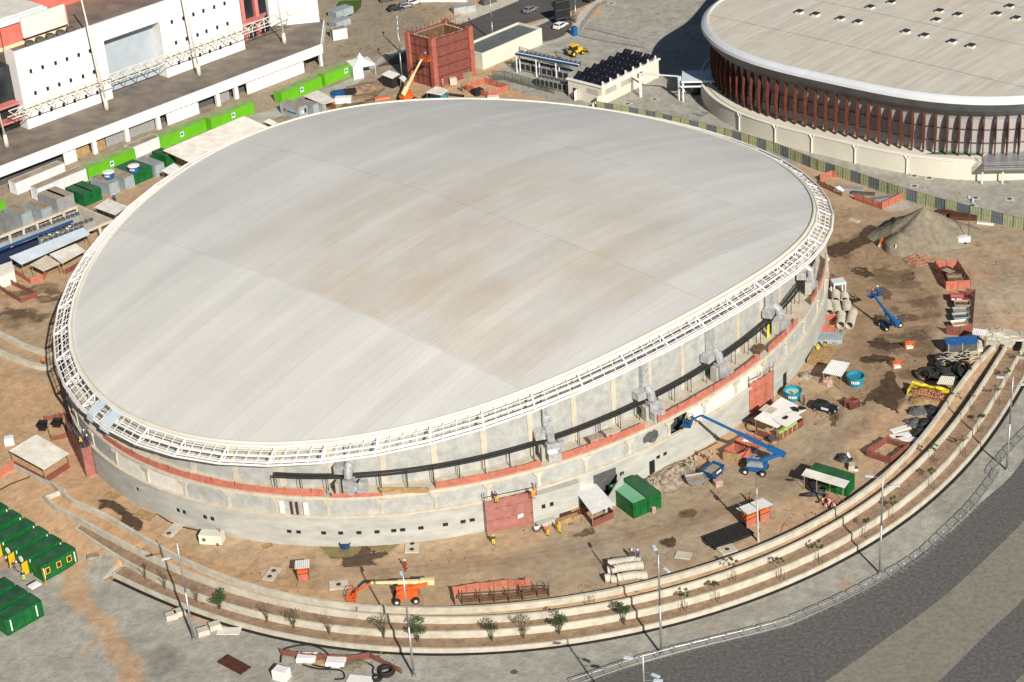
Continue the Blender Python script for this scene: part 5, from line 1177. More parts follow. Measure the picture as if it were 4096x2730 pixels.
cont((-73, 2478), OA, 6.06, 2.44, 2.6, M['dgreen'], M['dgreen_top'], 'green cabin at the left edge with a yellow window', 'green containers at the lower left edge', windows=[(4.8, 1.2, .9, .6)])
boxthing('awning', (150, 2398), OA, (1.6, 1.1, .3), 'white', 'small white awning box at the corner of the lower green containers', 'awning', z=2.3)
# tanks
def tank(px, label, r, h, col, z=0, water='white', lid=True, letters=True, group='blue water tanks'):
    p = list(at(*px)); 
    if z: r_ = ray(px[0], px[1], z); p = [r_[0], r_[1], z]
    t = thing('water_tank', label, 'water tank', p, R(-100), group); q = MB()
    q.lathe([(0, 0), (r*.8, 0), (r*.98, h), (r*1.04, h), (r*1.04, h+.06), (r*.9, h+.06)]+([] if lid else [(r*.9, h), (r*.78, .2), (0, .2)]), n=28); q.build('tub', M[col], t, smooth=False)
    if lid: q = MB(); q.lathe([(0, h+.2), (r*.5, h+.16), (r*1.06, h+.06), (r*1.06, h-.04)], n=28); q.build('lid', M[water], t)
    else: q = MB(); q.lathe([(0, h*.72), (r*.87, h*.72)], n=28); q.build('water', M[water], t)
    if letters:
        q = MB()
        for i in range(5):
            a = -.45+i*.2; rr_ = r*.95+.02; x, y = math.cos(a)*rr_, math.sin(a)*rr_; q.obox((x, y, h*.6), (.04, .12*r, .28*h), a)
        q.build('lettering', M['white'], t)
tank((438, 713), 'lighter blue water tank with white lid on a grey container', 1.15, 1.35, 'blue', 2.62)
tank((538, 688), 'darker blue water tank with white lid on the green container', 1.15, 1.35, 'blue', 2.62)
tank(Pb(1200, 800), 'open round blue tank with empty turquoise inside behind the scorched roof', 1.45, 1.5, 'teal', water='teal_in', lid=False)
tank(c7(905, 725), 'open round blue tank full of dark water beside the ribbed shelter', 1.45, 1.6, 'teal', water='teal', lid=False)
tank(c4(720, 548), 'small dark blue tub standing by the puddle at the wall foot', .8, .7, 'blue_dark', water='glass', lid=False, letters=False)
# ---------------- sheds and shelters
def RS(f, pts, z, label, **k): return roofshed([f(*p) for p in pts], z, label, **k)
CR = lambda x, y: (2300+x*.1977, 1820+y*.1977)
RS(CR, [(0,745),(415,580),(800,980),(345,1180)], 2.6, 'ribbed white metal shed with red net walls beside the green container pair', sides=(2, 3, 1))
t_, L_ = RS(Pb, [(620,1110),(1030,790),(1390,960),(960,1225)], 2.9, 'large white flat-roofed canteen with scorch marks and red net walls', sides=(2, 1, 3), corr=False, roof='white')
q = MB(); z_ = L_[0].z+.02; c_ = t_.location
for pts, mi in (([(690,970),(800,880),(980,960),(880,1035)], 0), ([(900,1110),(1000,1180),(1100,1225),(1330,1080),(1200,990)], 1)):
    w_ = [ray(*Pb(*p), 3.02) for p in pts]; q.add([(p[0]-c_[0], p[1]-c_[1], 3.02-c_[2]+.02*mi) for p in w_]+[(p[0]-c_[0], p[1]-c_[1], 2.95-c_[2]+.02*mi) for p in w_], [tuple(range(len(w_))), tuple(range(len(w_), 2*len(w_)))[::-1]]+[(i, (i+1) % len(w_), len(w_)+(i+1) % len(w_), len(w_)+i) for i in range(len(w_))], mi)
q.build('roof_sheet', [M['beige'], M['white']], t_)
for pts in ([(1160,930),(1230,920),(1300,960),(1290,1000),(1210,985)], [(1300,905),(1390,930),(1400,960),(1330,975),(1280,940)], [(1030,1090),(1100,1050),(1140,1075),(1100,1115),(1050,1110)]):
    w_ = [ray(*Pb(*p), 3.06) for p in pts]; q = MB(); q.add([(p[0]-c_[0], p[1]-c_[1], 3.06-c_[2]) for p in w_], [tuple(range(5))]); q.build('scorch_mark', M['scorch'], t_)
q = MB(); 
for i in range(4): a = L_[3].lerp(L_[2], .12+.2*i)*.8; q.obox((a.x, a.y, .8), (.9, .5, 1.4), R(30))
q.build('lockers', mat('lime', (.28,.45,.12), .7), t_)
RS(c7, [(700,520),(858,548),(785,652),(620,618)], 2.7, 'ribbed white open shelter beside the round tank of dark water', sides=())
RS(c7, [(1640,660),(1762,668),(1742,722),(1605,710)], 2.5, 'small cream roofed booth with a green wall next to the yellow tarpaulin', sides=(1,), net='dgreen_top', nh=2.2, roof='cream')
RS(c7, [(1918,250),(2040,266),(2028,302),(1908,286)], 2.4, 'narrow white roofed booth by the top end of the parapet wall', sides=(1,), net='wood', nh=2.0)
RS(lambda x, y: P2(x, y), [(80,1018),(315,878),(590,1028),(372,1168)], 2.8, 'large dusty white shed on the far left with netting and a black tarp', sides=(2, 3), roof='white_dirty')
NC = 'sheds north of the dome'
RS(c2, [(1125,642),(1190,606),(1282,630),(1215,670)], 2.6, 'white roofed black booth left of the netted tower', roof='white', corr=False, sides=(2, 3), net='rubber', nh=2.4, group=NC)
RS(c2, [(1275,672),(1312,652),(1352,676),(1326,706)], 2.4, 'tiny white roofed booth between lamp post and lift', roof='white', corr=False, group=NC)
RS(c2, [(455,826),(580,776),(738,858),(625,890)], 2.8, 'white roofed shed with red net wall next to the grey office containers', roof='white_dirty', corr=False, sides=(1,), net='net_orange', nh=1.6, group=NC)
RS(c2, [(1505,796),(1592,742),(1700,766),(1640,812)], 2.3, 'pale flat shelter in front of the netted tower', roof='white_dirty', corr=False, group=NC)
RS(c2, [(115,1046),(165,1020),(232,1046),(185,1066)], 2.2, 'very small white roofed stall at the marquee corner', roof='white', corr=False, group=NC)
RS(P0, [(805,390),(925,316),(1088,370),(985,446)], 2.8, 'square white shed roof between green containers and dome rim', roof='white_dirty', corr=False, sides=(2,), group=NC)
RS(P0, [(80,815),(715,563),(770,605),(180,868)], 3.2, 'long narrow pale blue metal canopy beside the cooling yard', roof='bluewhite', sides=(), group=NC, tilt=.3)
RS(P0, [(425,792),(650,700),(732,750),(530,860)], 2.7, 'white canopy with a rusty patch below the long blue canopy', roof='white_dirty', sides=(2,), net='net', group=NC)
RS(P0, [(258,880),(400,800),(515,860),(370,926)], 2.6, 'beige plank canopy next to the orange net pit', roof='beige', sides=(), group=NC)
RS(P0, [(1380,75),(1490,10),(1540,45),(1440,96)], 2.6, 'small white canopy at the dome rim below the green container', roof='white', corr=False, group=NC)
mq, ML = RS(c1n, [(1395,1300),(2090,1005),(2353,1100),(1690,1410)], 3.4, 'big ribbed off-white marquee roof partly hidden by the dome rim', roof='white_dirty', name='marquee', cat='marquee', tilt=.6, inset=.6)
RS(P0, [(-60,905),(100,850),(125,920),(-40,990)], 2.6, 'white plank hut with a slot window at the left edge', roof='white_dirty', corr=False, sides=(1, 2), net='white_dirty', nh=2.3)
# red netted booths
def booth(px, a, label, w_=1.5, roofc='white', h=2.2, group='orange guard booths', tilt=.25):
    t = thing('guard_booth', label, 'booth', at(*px), a, group)
    q = MB(); q.box(0, 0, 0, w_, .05, 1.05); q.box(w_-.05, .05, 0, w_, w_, 1.05); q.box(0, .05, 0, .05, w_, 1.05); q.build('netting', M['net_orange'], t)
    q = MB(); q.box(.04, .06, 1.15, w_-.04, .1, 1.75); q.box(.06, .1, 1.15, .1, w_-.1, 1.75); q.box(.1, w_-.12, .1, w_-.1, w_-.06, 1.9); q.build('panel', M['orange'], t)
    for (x, y) in ((0, 0), (w_, 0), (0, w_), (w_, w_)): q = MB(); q.tube((x, y, 0), (x, y, h), .05, n=4); q.build('post', M['wood_dark'], t)
    q = MB(); corr_sheet(q, (-.25, -.45, h+tilt), (w_+.3, -.45, h+tilt), (w_+.3, w_+.4, h), (-.25, w_+.4, h)); q.add([(-.25, -.45, h+tilt-.08), (w_+.3, -.45, h+tilt-.08), (w_+.3, w_+.4, h-.08), (-.25, w_+.4, h-.08)], [(3, 2, 1, 0)]); q.build('roof', M[roofc], t)
booth((1193, 2326), R(3), 'orange guard booth with slanted white roof alone on the dirt at lower left')
booth((2986, 2110), R(28), 'orange booth with white roof, left one of the pair by the wooden pole', 1.7)
booth((3041, 2088), R(28), 'orange booth with white roof, right one of the pair by the wooden pole', 1.7)
# green container with awning on the right
aw = cont(Pm(1480, 1200), R(53), 2.44, 6.3, 2.6, M['dgreen'], M['dgreen_top2'], 'green container with a beige awning and timber posts near the parapet wall')
q = MB(); q.quad((-1.45, -.3, 2.45), (.1, -.3, 2.75), (.1, 6.6, 2.75), (-1.45, 6.6, 2.45)); q.quad((-1.45, 6.6, 2.38), (.1, 6.6, 2.68), (.1, -.3, 2.68), (-1.45, -.3, 2.38)); q.quad((-1.45, -.3, 2.38), (.1, -.3, 2.68), (.1, -.3, 2.75), (-1.45, -.3, 2.45)); q.quad((-1.45, 6.6, 2.38), (-1.45, -.3, 2.38), (-1.45, -.3, 2.45), (-1.45, 6.6, 2.45)); q.build('awning', M['white_dirty'], aw)
for y in (0, 2.1, 4.2, 6.2): q = MB(); q.tube((-1.3, y, 0), (-1.3, y, 2.42), .06, n=4); q.build('post', M['wood'], aw)
random.seed(11)
q = MB()
for i in range(26): q.obox((random.uniform(-2.2, -.3), random.uniform(-.6, 1.6), random.uniform(.1, .8)), (random.uniform(.2, .6), random.uniform(.2, .6), random.uniform(.1, .5)), random.uniform(0, 3), random.choice([0, 0, 1, 2]))
o_ = q.build('scrap_heap', [M['net_orange'], M['red'], M['white_dirty']], loc=at(*Pm(1200, 1330)), rz=R(53)); tag(o_, 'heap of red and orange scrap beneath the beige awning', 'scrap heap')
def heap(px, R_, H_, mt, label, cat, a=0, sx=1, n_=16, rough=.25, name='heap', group=None, z=0, seed=1, smooth=True):
    rs = random.Random(seed); q = MB(); rows = []
    for i in range(7):
        k = i/6; rows.append([(math.cos(2*math.pi*j/n_)*R_*sx*(1-k*.97)*(1+rs.uniform(-rough, rough)), math.sin(2*math.pi*j/n_)*R_*(1-k*.97)*(1+rs.uniform(-rough, rough)), H_*(1-(1-k)**1.6)*(1+rs.uniform(-rough*.7, rough*.7))*(k > 0)-.02) for j in range(n_)])
    q.ring(rows); q.add(rows[-1], [tuple(range(n_))]); p = list(at(*px)); p[2] += z
    o = q.build(name, M[mt] if isinstance(mt, str) else mt, loc=p, rz=a, smooth=smooth); return tag(o, label, cat, group)
heap(Pm(560, 950), 1.2, 1.3, 'black_cloth', 'black tarpaulin bundle under the left of the beige awning', 'tarpaulin', R(-35), 1.5)
heap(Pm(480, 1150), .5, .5, 'black_cloth', 'flat black tarpaulin strip pulled out from the awning', 'tarpaulin', R(-5), 4.5)
# ---------------- net structures
def nettower(base, H, label, m='net_orange', top=False):
    P = [at(*p) for p in base]; o = P[0]; t = thing('netted_scaffold', label, 'scaffold', o); L_ = [(p[0]-o[0], p[1]-o[1]) for p in P]
    for i in range(len(L_)-1):
        a, b_ = L_[i], L_[i+1]; q = MB(); n_ = max(2, round(math.hypot(b_[0]-a[0], b_[1]-a[1])/.9)); nx, ny = b_[1]-a[1], -(b_[0]-a[0]); l_ = math.hypot(nx, ny)
        pts = [(a[0]+(b_[0]-a[0])*k/n_+nx/l_*.10*(k % 2), a[1]+(b_[1]-a[1])*k/n_+ny/l_*.10*(k % 2)) for k in range(n_+1)]
        q.strip([(x, y, .1) for x, y in pts], [(x, y, H-.15*(j % 2)) for j, (x, y) in enumerate(pts)]); q.build('netting', M[m], t)
    for (x, y) in L_: q = MB(); q.tube((x, y, 0), (x, y, H+1.2), .06, n=5); q.build('pole', M['grey_dark'], t)
    q = MB(); 
    for z in (H*.35, H*.7, H+.5):
        for i in range(len(L_)-1): q.tube((*L_[i], z), (*L_[i+1], z), .05, n=4)
    q.build('rail', M['rust'], t); 
    q = MB(); q.prism([(x*.9, y*.9) for x, y in L_], H-.5, H-.4) if len(L_) > 2 else None
    if q.f: q.build('platform', M['grey_dark'], t)
    return t
nettower([c4(1790,445), c5(290,362), c5(240,318)], 5.6, 'red netted scaffold against the south wall with a white notice', 'net_pink')
nettower([Pb(548,1078), Pb(712,1000), Pb(905,855)], 6.0, 'bright orange netted scaffold tower against the wall behind the canteen')
nettower([P2(600,950), P2(742,1240), P2(826,1212)], 5.2, 'tall red netted scaffold at the west end of the wall', 'net_pink')
P_ = at(*c4(2050,330)); 
# main tower
TB_ = [(-18.1,414.8),(-12.9,409.8),(-4.6,415.6),(-9.8,421.2)]; TW = thing('netted_tower', 'tall square tower wrapped in dark red netting with open formwork top', 'tower', (TB_[1][0], TB_[1][1], 0))
Lt = [(p[0]-TB_[1][0], p[1]-TB_[1][1]) for p in TB_]; HT = 11.6
for i in range(4):
    a, b_ = Lt[i], Lt[(i+1) % 4]; n_ = 9; q = MB(); nx, ny = b_[1]-a[1], -(b_[0]-a[0]); l_ = math.hypot(nx, ny)
    pts = [(a[0]+(b_[0]-a[0])*k/n_+nx/l_*.1*(k % 2), a[1]+(b_[1]-a[1])*k/n_+ny/l_*.1*(k % 2)) for k in range(n_+1)]
    q.strip([(x, y, .0) for x, y in pts], [(x, y, HT-.3*(j % 2)) for j, (x, y) in enumerate(pts)]); q.build('netting', M['net'], TW)
    for z in (2.3, 4.6, 6.9, 9.2, 11.2):
        q = MB(); q.tube((a[0]+nx/l_*.14, a[1]+ny/l_*.14, z), (b_[0]+nx/l_*.14, b_[1]+ny/l_*.14, z), .09, n=4); q.build('rail', M['net_dark'], TW)
    q = MB()
    for k in range(n_+1): x, y = a[0]+(b_[0]-a[0])*k/n_, a[1]+(b_[1]-a[1])*k/n_; q.tube((x, y, HT-.5), (x, y, HT+random.uniform(.5, 1.1)), .05, n=4)
    q.build('scaffold_pole', M['rust'], TW)
for i in range(4):
    x, y = Lt[i]; q = MB(); q.obox((x, y, HT/2), (1.2, 1.2, HT+.2), R(40)); q.build('corner_netting', mat('net_corner', (.42,.13,.09), .8, .2, 1), TW)
cx_, cy_ = sum(p[0] for p in Lt)/4, sum(p[1] for p in Lt)/4
q = MB(); ins = [(cx_+(x-cx_)*.82, cy_+(y-cy_)*.82) for x, y in Lt]; q.ring([[(x, y, 0) for x, y in ins], [(x, y, HT-.6) for x, y in ins]]); q.build('concrete_wall', M['wood_dark'], TW)
q = MB(); ins2 = [(cx_+(x-cx_)*.86, cy_+(y-cy_)*.86) for x, y in Lt]; q.ring([[(x, y, HT-.75) for x, y in ins2], [(x, y, HT-.5) for x, y in ins2], [(cx_+(x-cx_)*.78, cy_+(y-cy_)*.78, HT-.5) for x, y in Lt]]); q.build('slab_edge', M['beige'], TW); q = MB(); q.ring([[(cx_+(x-cx_)*.78, cy_+(y-cy_)*.78, HT-.5) for x, y in Lt], [(cx_+(x-cx_)*.75, cy_+(y-cy_)*.75, HT-3.2) for x, y in Lt]]); q.build('formwork', M['wood_dark'], TW)
q = MB(); q.prism([(cx_+(x-cx_)*.75, cy_+(y-cy_)*.75) for x, y in Lt], HT-3.2, HT-3); q.build('inner_floor', M['wood_dark'], TW)
netfence([c7(1000,1345), c7(1205,1412), c7(1365,1290), c7(1175,1232)], 'square orange net enclosure round a pit touching the parapet wall', closed=True, h=1.3)
netfence([P8(1360,985), P8(1435,1008), P8(1545,983), P8(1465,940)], 'open orange timber frame below the sand pile', closed=True, frame=True, m='orange_pale', h=1.2)
netfence([P8(1590,1020), P8(1680,1200), P8(1890,1185), P8(1780,1015)], 'red net enclosure round a brown skip, right of the timber frame', closed=True, m='net_orange', h=1.6)
netfence([P8(895,430), P8(1130,515), P8(1310,425)], 'long low red net fence in a V shape behind the sand pile', m='net_orange', h=1.5)
netfence([P8(575,300), P8(640,330), P8(790,402)], 'red net fence just outside the truss ring, near the hoarding', h=1.2)
netfence([P8(600,270), P8(705,232), P8(750,240)], 'short orange net fence leaning on the hoarding', h=1.4, m='net_orange')
netfence([P9(650,860), P9(860,880), P9(1050,830), P9(1085,420), P9(1095,300), P9(950,270)], 'tall red net fence wrapping the row of skips', h=1.8, m='net')
netfence([c4(1550,985), c4(1530,900), c4(1740,868), c4(1950,845), c4(2078,848), c5(180,838), c5(230,830)], 'sagging salmon net fence behind the rebar rack', m='net_orange', h=1.2)
netfence([c4(235,1362), c4(400,1390), c4(560,1402), c4(760,1412), c4(905,1385), c4(1150,1505)], 'loose dark pink net fence round the pump pit at the bottom edge', h=1.0)
netfence([c2(1845,775), c2(2040,838), c2(2215,775), c2(2010,715)], 'red fence enclosure round a pit behind the dome, right of the tower', closed=True, m='net_orange', h=1.4)
netfence([P0(0,1090), P0(180,1205), P0(320,1150), P0(60,1030)], 'pale orange net enclosure at the left edge below the canopies', closed=True, h=1.1)
netfence([P0(140,960), P0(260,1040), P0(380,1000), P0(420,930)], 'orange net fence in front of the beige plank canopy', m='net_orange', h=1.1)
netfence([P2(0,1240), P2(130,1160)], 'short salmon net fence left of the large dusty shed', m='net_orange', h=1.4)
netfence([Pa(1440,295), Pa(1650,372), Pa(1820,292), Pa(1590,205)], 'orange net box by the blue lift with a plywood sheet', closed=True, m='net_orange', h=1.6)
netfence([Pa(1590,140), Pa(1760,40), Pa(1990,130), Pa(1920,200)], 'second orange net box behind the plywood one', closed=True, m='net_orange', h=1.3)
netfence([Pp(565,1185), Pp(750,1185), Pp(775,1045), Pp(625,1045)], 'salmon net pen below the stacked concrete pipes', closed=True, m='net_orange', h=1.3)
netfence([Pp(690,590), Pp(790,590), Pp(800,530)], 'small brown net fence behind the blue pallet frame', h=1.6)
netfence([P2(440,930), P2(575,900), P2(575,720), P2(385,760)], 'red net round the skip platform at the west side', closed=True, h=.9)
netfence([Pa(1030,250), Pa(1160,310), Pa(1215,370)], 'fallen salmon net on trestles by the rubble', h=.7, m='net')
netfence([c2(1870,890), c2(1100,880)][:1]+[c2(1070,870), c2(1180,830)], 'low red net strip next to the tower lift', m='net_orange', h=1.0) if False else None
# plywood sheet
o_ = boxthing('plywood_sheet', Pa(1550,345), R(-25), (2.9, .08, 1.5), 'wood', 'tan plywood sheet leaning on the orange net box', 'plywood sheet', bevel=.01); o_.location.y -= .3
boxthing('white_bag', Pa(1700,110), R(50), (1.9, .8, .6), 'white', 'white bundle lying on the orange net box', 'bundle', bevel=.25)
# ---------------- ring walls of the ledge: orange netting
def ledgenet(pa, pb, lab, m='net_orange', h=1.15, off=-.15):
    t0, t1 = th_of(*pa, LZ), th_of(*pb, LZ); n_ = max(4, int(abs(t1-t0)*Rb(t0)/1.9)); t = thing('safety_net', lab, 'safety net', VC, 0, 'salmon safety nets along the ledge')
    q = MB(); A_, B_ = [], []
    for i in range(n_+1):
        a = t0+(t1-t0)*i/n_; s_ = random.uniform(-.06, .06); A_.append(vp(a, off+s_, LZ+.02)); B_.append(vp(a, off-s_*2-.12, LZ+h-random.uniform(0, .16)))
        if i % 2 == 0: p = MB(); p.tube(vp(a, off-.1, LZ), vp(a, off-.1, LZ+h+.15), .05, n=4); p.build('post', M['rust'], t)
    q.strip(A_, B_); q.build('netting', M[m], t)
ledgenet((430,1748), (1300,1985), 'salmon safety net along the west and south-west part of the ledge')
ledgenet((1330,1985), (1530,1978), 'loose orange net bunched in front of the air duct nearest the southern point', h=.7, off=.25)
ledgenet((1745,1945), (2165,1868), 'salmon safety net on the ledge between the first two big ducts')
ledgenet((2245,1840), (2590,1720), 'salmon safety net on the ledge between second and third big duct')
ledgenet((2640,1695), (3040,1440), 'salmon safety net running past the third and fourth duct')
ledgenet((3070,1410), (3180,1290), 'short salmon safety net next to the fifth duct')
ledgenet((3225,1220), (3292,1040), 'easternmost salmon safety net under the truss')
# things on the ledge
def onledge(name, px, dims, mt, label, cat, off=-.9, z=LZ, da=0):
    t = th_of(*px, LZ); p = vp(t, off, z); q = MB(); q.obox((0, 0, dims[2]/2), dims); o = q.build(name, M[mt], loc=(p[0]+C0[0], p[1]+C0[1], p[2]), rz=t+math.pi/2+da); return tag(o, label, cat)
onledge('brick_pallet', (2370,1758), (2.2, 1.3, 1.1), 'pale_pink', 'pallet of wrapped pale blocks on the ledge, left of two', 'pallet', -1.3)
onledge('brick_pallet', (2430,1735), (2.2, 1.3, 1.1), 'beige', 'pallet of wrapped pale blocks on the ledge, right of two', 'pallet', -1.3)
onledge('timber_board', (1620,1965), (7.0, .12, .9), 'wood', 'long ochre board along the ledge edge on the south side', 'board', -.1)
onledge('plywood_box', (1620,1952), (7.0, .6, .15), 'wood_dark', 'dark beam lying behind the long ochre board', 'beam', -.8)
onledge('skip', (3010,1402), (2.0, 1.0, .9), 'wood_dark', 'brown skip hanging by the ledge wall near the fourth duct', 'skip', -1.6)
onledge('panel', (3040,1345), (.8, .1, 2.2), 'hivis', 'lime green board leaning on the upper wall by the fifth duct', 'board', -2.5)
t_ = th_of(1180, 2035, 6.5)
for i, (dx, w_, m_) in enumerate(((-2.0,.75,'white'),(-.6,.3,'rust'),(.2,.3,'rust'),(1.5,.75,'white'))):
    tt = t_+dx/Rb(t_); q = MB(); q.obox((0, 0, 0), (.16, w_, 2.1)); p = vp(tt, .28, 6.4); o = q.build('facade_panel', M[m_], loc=(p[0]+C0[0], p[1]+C0[1], p[2]), rz=tt)
    tag(o, ['white trial panel hung on the block wall, left one', 'dark red strip left of centre between white trial panels', 'dark red strip right of centre between white trial panels', 'white trial panel hung on the block wall, right one'][i], 'panel')
# stain on the band wall
t0 = th_of(2585, 1730, 6.6); q = MB(); rs = random.Random(3); pts = []
for k in range(18): a = 2*math.pi*k/18; pts.append((1.8*math.cos(a)*rs.uniform(.6, 1.1), 1.15*math.sin(a)*rs.uniform(.6, 1.1)))
q.add([vp(t0+x/Rb(t0), .0, 6.5+y) for x, y in pts], [tuple(range(18))]); q.build('damp_stain', M['grey_dark'], VEL)
# stepped return walls in front of the opening (south-east), black gap
def prismwall(px, H_, th, label, a=None, m='wall_gray', name='block_wall'):
    P = [at(*p) for p in px]; t = MB(); o = P[0]
    for a_, b_ in zip(P[:-1], P[1:]):
        ang = math.atan2(b_[1]-a_[1], b_[0]-a_[0]); L_ = math.hypot(b_[0]-a_[0], b_[1]-a_[1]); t.obox(((a_[0]+b_[0])/2-o[0], (a_[1]+b_[1])/2-o[1], H_/2), (L_, th, H_), ang)
    return tag(t.build(name, M[m], loc=o), label, 'wall')
# ramp cut: a lower front wall stands proud of the drum with a stair gap
tl, tr_ = th_of(2140, 2110, 0), th_of(2330, 2050, 0); q = MB(); n_ = 12; ts = [tl+(tr_-tl)*i/n_ for i in range(n_+1)]
q.ring([[vp(t, .3, 0) for t in ts], [vp(t, 1.5, 0) for t in ts], [vp(t, 1.5, 4.7) for t in ts], [vp(t, .3, 4.7) for t in ts]], closed=False); q.add([vp(tl, .3, 0), vp(tl, 1.5, 0), vp(tl, 1.5, 4.7), vp(tl, .3, 4.7)], [(0, 1, 2, 3)]); q.add([vp(tr_, .3, 0), vp(tr_, 1.5, 0), vp(tr_, 1.5, 4.7), vp(tr_, .3, 4.7)], [(3, 2, 1, 0)]); q.build('projecting_wall', M['wall_gray'], VEL)
for (x, y) in ((353,1525),(422,1507)):
    t_ = th_of(2000+x*.4675, 1300+y*.4675, 2.6); q = MB(); q.obox(vp(t_, 1.49, 2.6), (.08, .75, .65), t_); q.build('window', M['black'], VEL)
tl2, tr2 = th_of(2405, 2035, 0), th_of(2500, 2000, 0); q = MB(); ts = [tl2+(tr2-tl2)*i/6 for i in range(7)]; out_ = [vp(t, 4.2-1.5*i/6, 0) for i, t in enumerate(ts)]
q.strip([(*p[:2], 0) for p in out_], [(*p[:2], 1.6+.45*i) for i, p in enumerate(out_)]); inn = [vp(t, 3.9-1.5*i/6, 0) for i, t in enumerate(ts)]; q.strip([(*p[:2], 1.6+.45*i) for i, p in enumerate(out_)], [(*p[:2], 1.6+.45*i) for i, p in enumerate(inn)]); q.strip([(*p[:2], 1.6+.45*i) for i, p in enumerate(inn)], [(*p[:2], 0) for p in inn]); q.build('stepped_wall', M['wall_gray'], VEL)
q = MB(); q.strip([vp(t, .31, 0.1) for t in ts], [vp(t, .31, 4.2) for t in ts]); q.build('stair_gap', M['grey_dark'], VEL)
# ---------------- concrete pipes
def ringpipe(loc, a, label, r=.6, L_=.80, group='concrete pipe rings', tilt=0):
    key = (r, L_)
    if key not in RP:
        q = MB(); prof = [(r-.09, -L_/2), (r, -L_/2), (r, L_/2-.12), (r+.05, L_/2-.12), (r+.05, L_/2), (r-.09, L_/2)]; n_ = 22
        rows = [[(x, r_*math.cos(2*math.pi*k/n_), r_*math.sin(2*math.pi*k/n_)) for k in range(n_)] for r_, x in prof+[prof[0]]]; q.ring(rows); RP[key] = q.build('concrete_pipe', M['concrete_light'], smooth=False); o = RP[key]
    else: o = RP[key].copy(); COL.objects.link(o)
    o.location = loc; o.rotation_euler = (0, 0, a); return tag(o, label, 'concrete pipe', group)
RP = {}
rows_ = [('front', [(815,818),(868,826),(912,815),(950,806),(985,800),(1018,797),(1052,797),(1090,797)]), ('middle', [(835,757),(868,750),(905,742),(938,737),(968,733),(1000,728),(1032,724),(1060,722)]), ('back', [(838,706),(872,700),(903,696),(935,692),(968,688),(1005,684),(1045,690)])]
for nm, pl in rows_:
    P = [at(*c5(*p)) for p in pl]; a = math.atan2(P[-1][1]-P[0][1], P[-1][0]-P[0][0])
    for i, p in enumerate(P): ringpipe((p[0], p[1]+.3, p[2]+.62), a+random.uniform(-.2, .2), '%s ring from the left, %s row of the concrete pipes on the south side' % (ORD[i], nm), group='concrete rings stacked near the parapet')
k = 0
for nm, (x, y), dr, n_, z in (('left upper', (680,985), 86, 4, .72), ('centre upper', (785,995), 86, 4, .72), ('right upper', (905,990), 82, 4, .72), ('left lower', (825,1135), 78, 4, .72), ('right lower', (935,1140), 72, 5, .72), ('far left', (760,830), 80, 3, .72), ('far right', (875,830), 80, 2, .72)):
    p = at(*Pp(x, y)); a = R(dr)
    for i in range(n_):
        ringpipe((p[0]+math.cos(a)*i*.98, p[1]+math.sin(a)*i*.98, z), a+random.uniform(-.05, .05), '%s ring from the near end, %s column of concrete pipes at the east wall' % (ORD[i], nm), r=.72, L_=.82, group='concrete rings by the east wall'); k += 1
t = thing('pallet_frame', 'pale blue box frame standing behind the concrete rings at the east wall', 'frame', at(*Pp(740,740)), R(8)); q = MB()
for (x, y) in ((0, 0), (2, 0), (0, 1.6), (2, 1.6)): q.box(x-.1, y-.1, 0, x+.1, y+.1, 2.1)
q.build('post', M['bluewhite'], t); q = MB(); q.box(-.12, -.12, 2.1, 2.12, 1.72, 2.5); q.build('top', M['bluewhite'], t)
# ---------------- lifts
l1, b1, a1_ = lift(Pa(1890,500), R(-20), 'blue boom lift with long boom reaching up to the wall opening', 'blue', 'blue', 'grey', Pk(1722,775), 8.4, Pa(2265,235), 3.0, Pk(1610,850), 6.9)
l2, b2_, a2_ = lift(P8(1200,1520), R(20), 'blue boom lift with two people in its basket on the dark churned ground', 'blue', 'blue', 'grey_metal', P8(1075,1268), 4.6, P8(1250,1490), 2.6, P8(1070,1255), 3.9)
l3, b3_, a3_ = lift(c4(1185,945), R(0), 'orange boom lift with cream boom stretched level beside the parapet', 'orange', 'creamyellow', 'orange', c4(915,815), 2.6, c4(1360,805), 2.7, c4(775,930), .25)
l4, b4_, a4_ = lift(c2(1350,868), R(30), 'orange boom lift with cream boom raised to the netted tower', 'orange', 'creamyellow', 'orange', c2(1468,510), 8.2, c2(1318,795), 2.6, c2(1505,520), 7.6)
person(None, R(150), 'worker in yellow in the basket of the lift at the wall opening', 'yellow2', 'navy', 'yellow2', 'work', loc=(b1.x, b1.y, b1.z+.05))
person(None, R(60), 'worker with green helmet in the blue lift basket, left one', 'orange', 'navy', 'dgreen', 'stand', loc=(b2_.x-.4, b2_.y, b2_.z+.05))
person(None, R(-60), 'worker with white helmet in the blue lift basket, right one', 'teal', 'navy', 'white', 'stand', loc=(b2_.x+.45, b2_.y+.1, b2_.z+.05))
person(None, R(0), 'worker in the raised basket at the netted tower', 'grey_dark', 'navy', 'white', 'work', loc=(b4_.x, b4_.y, b4_.z+.05))
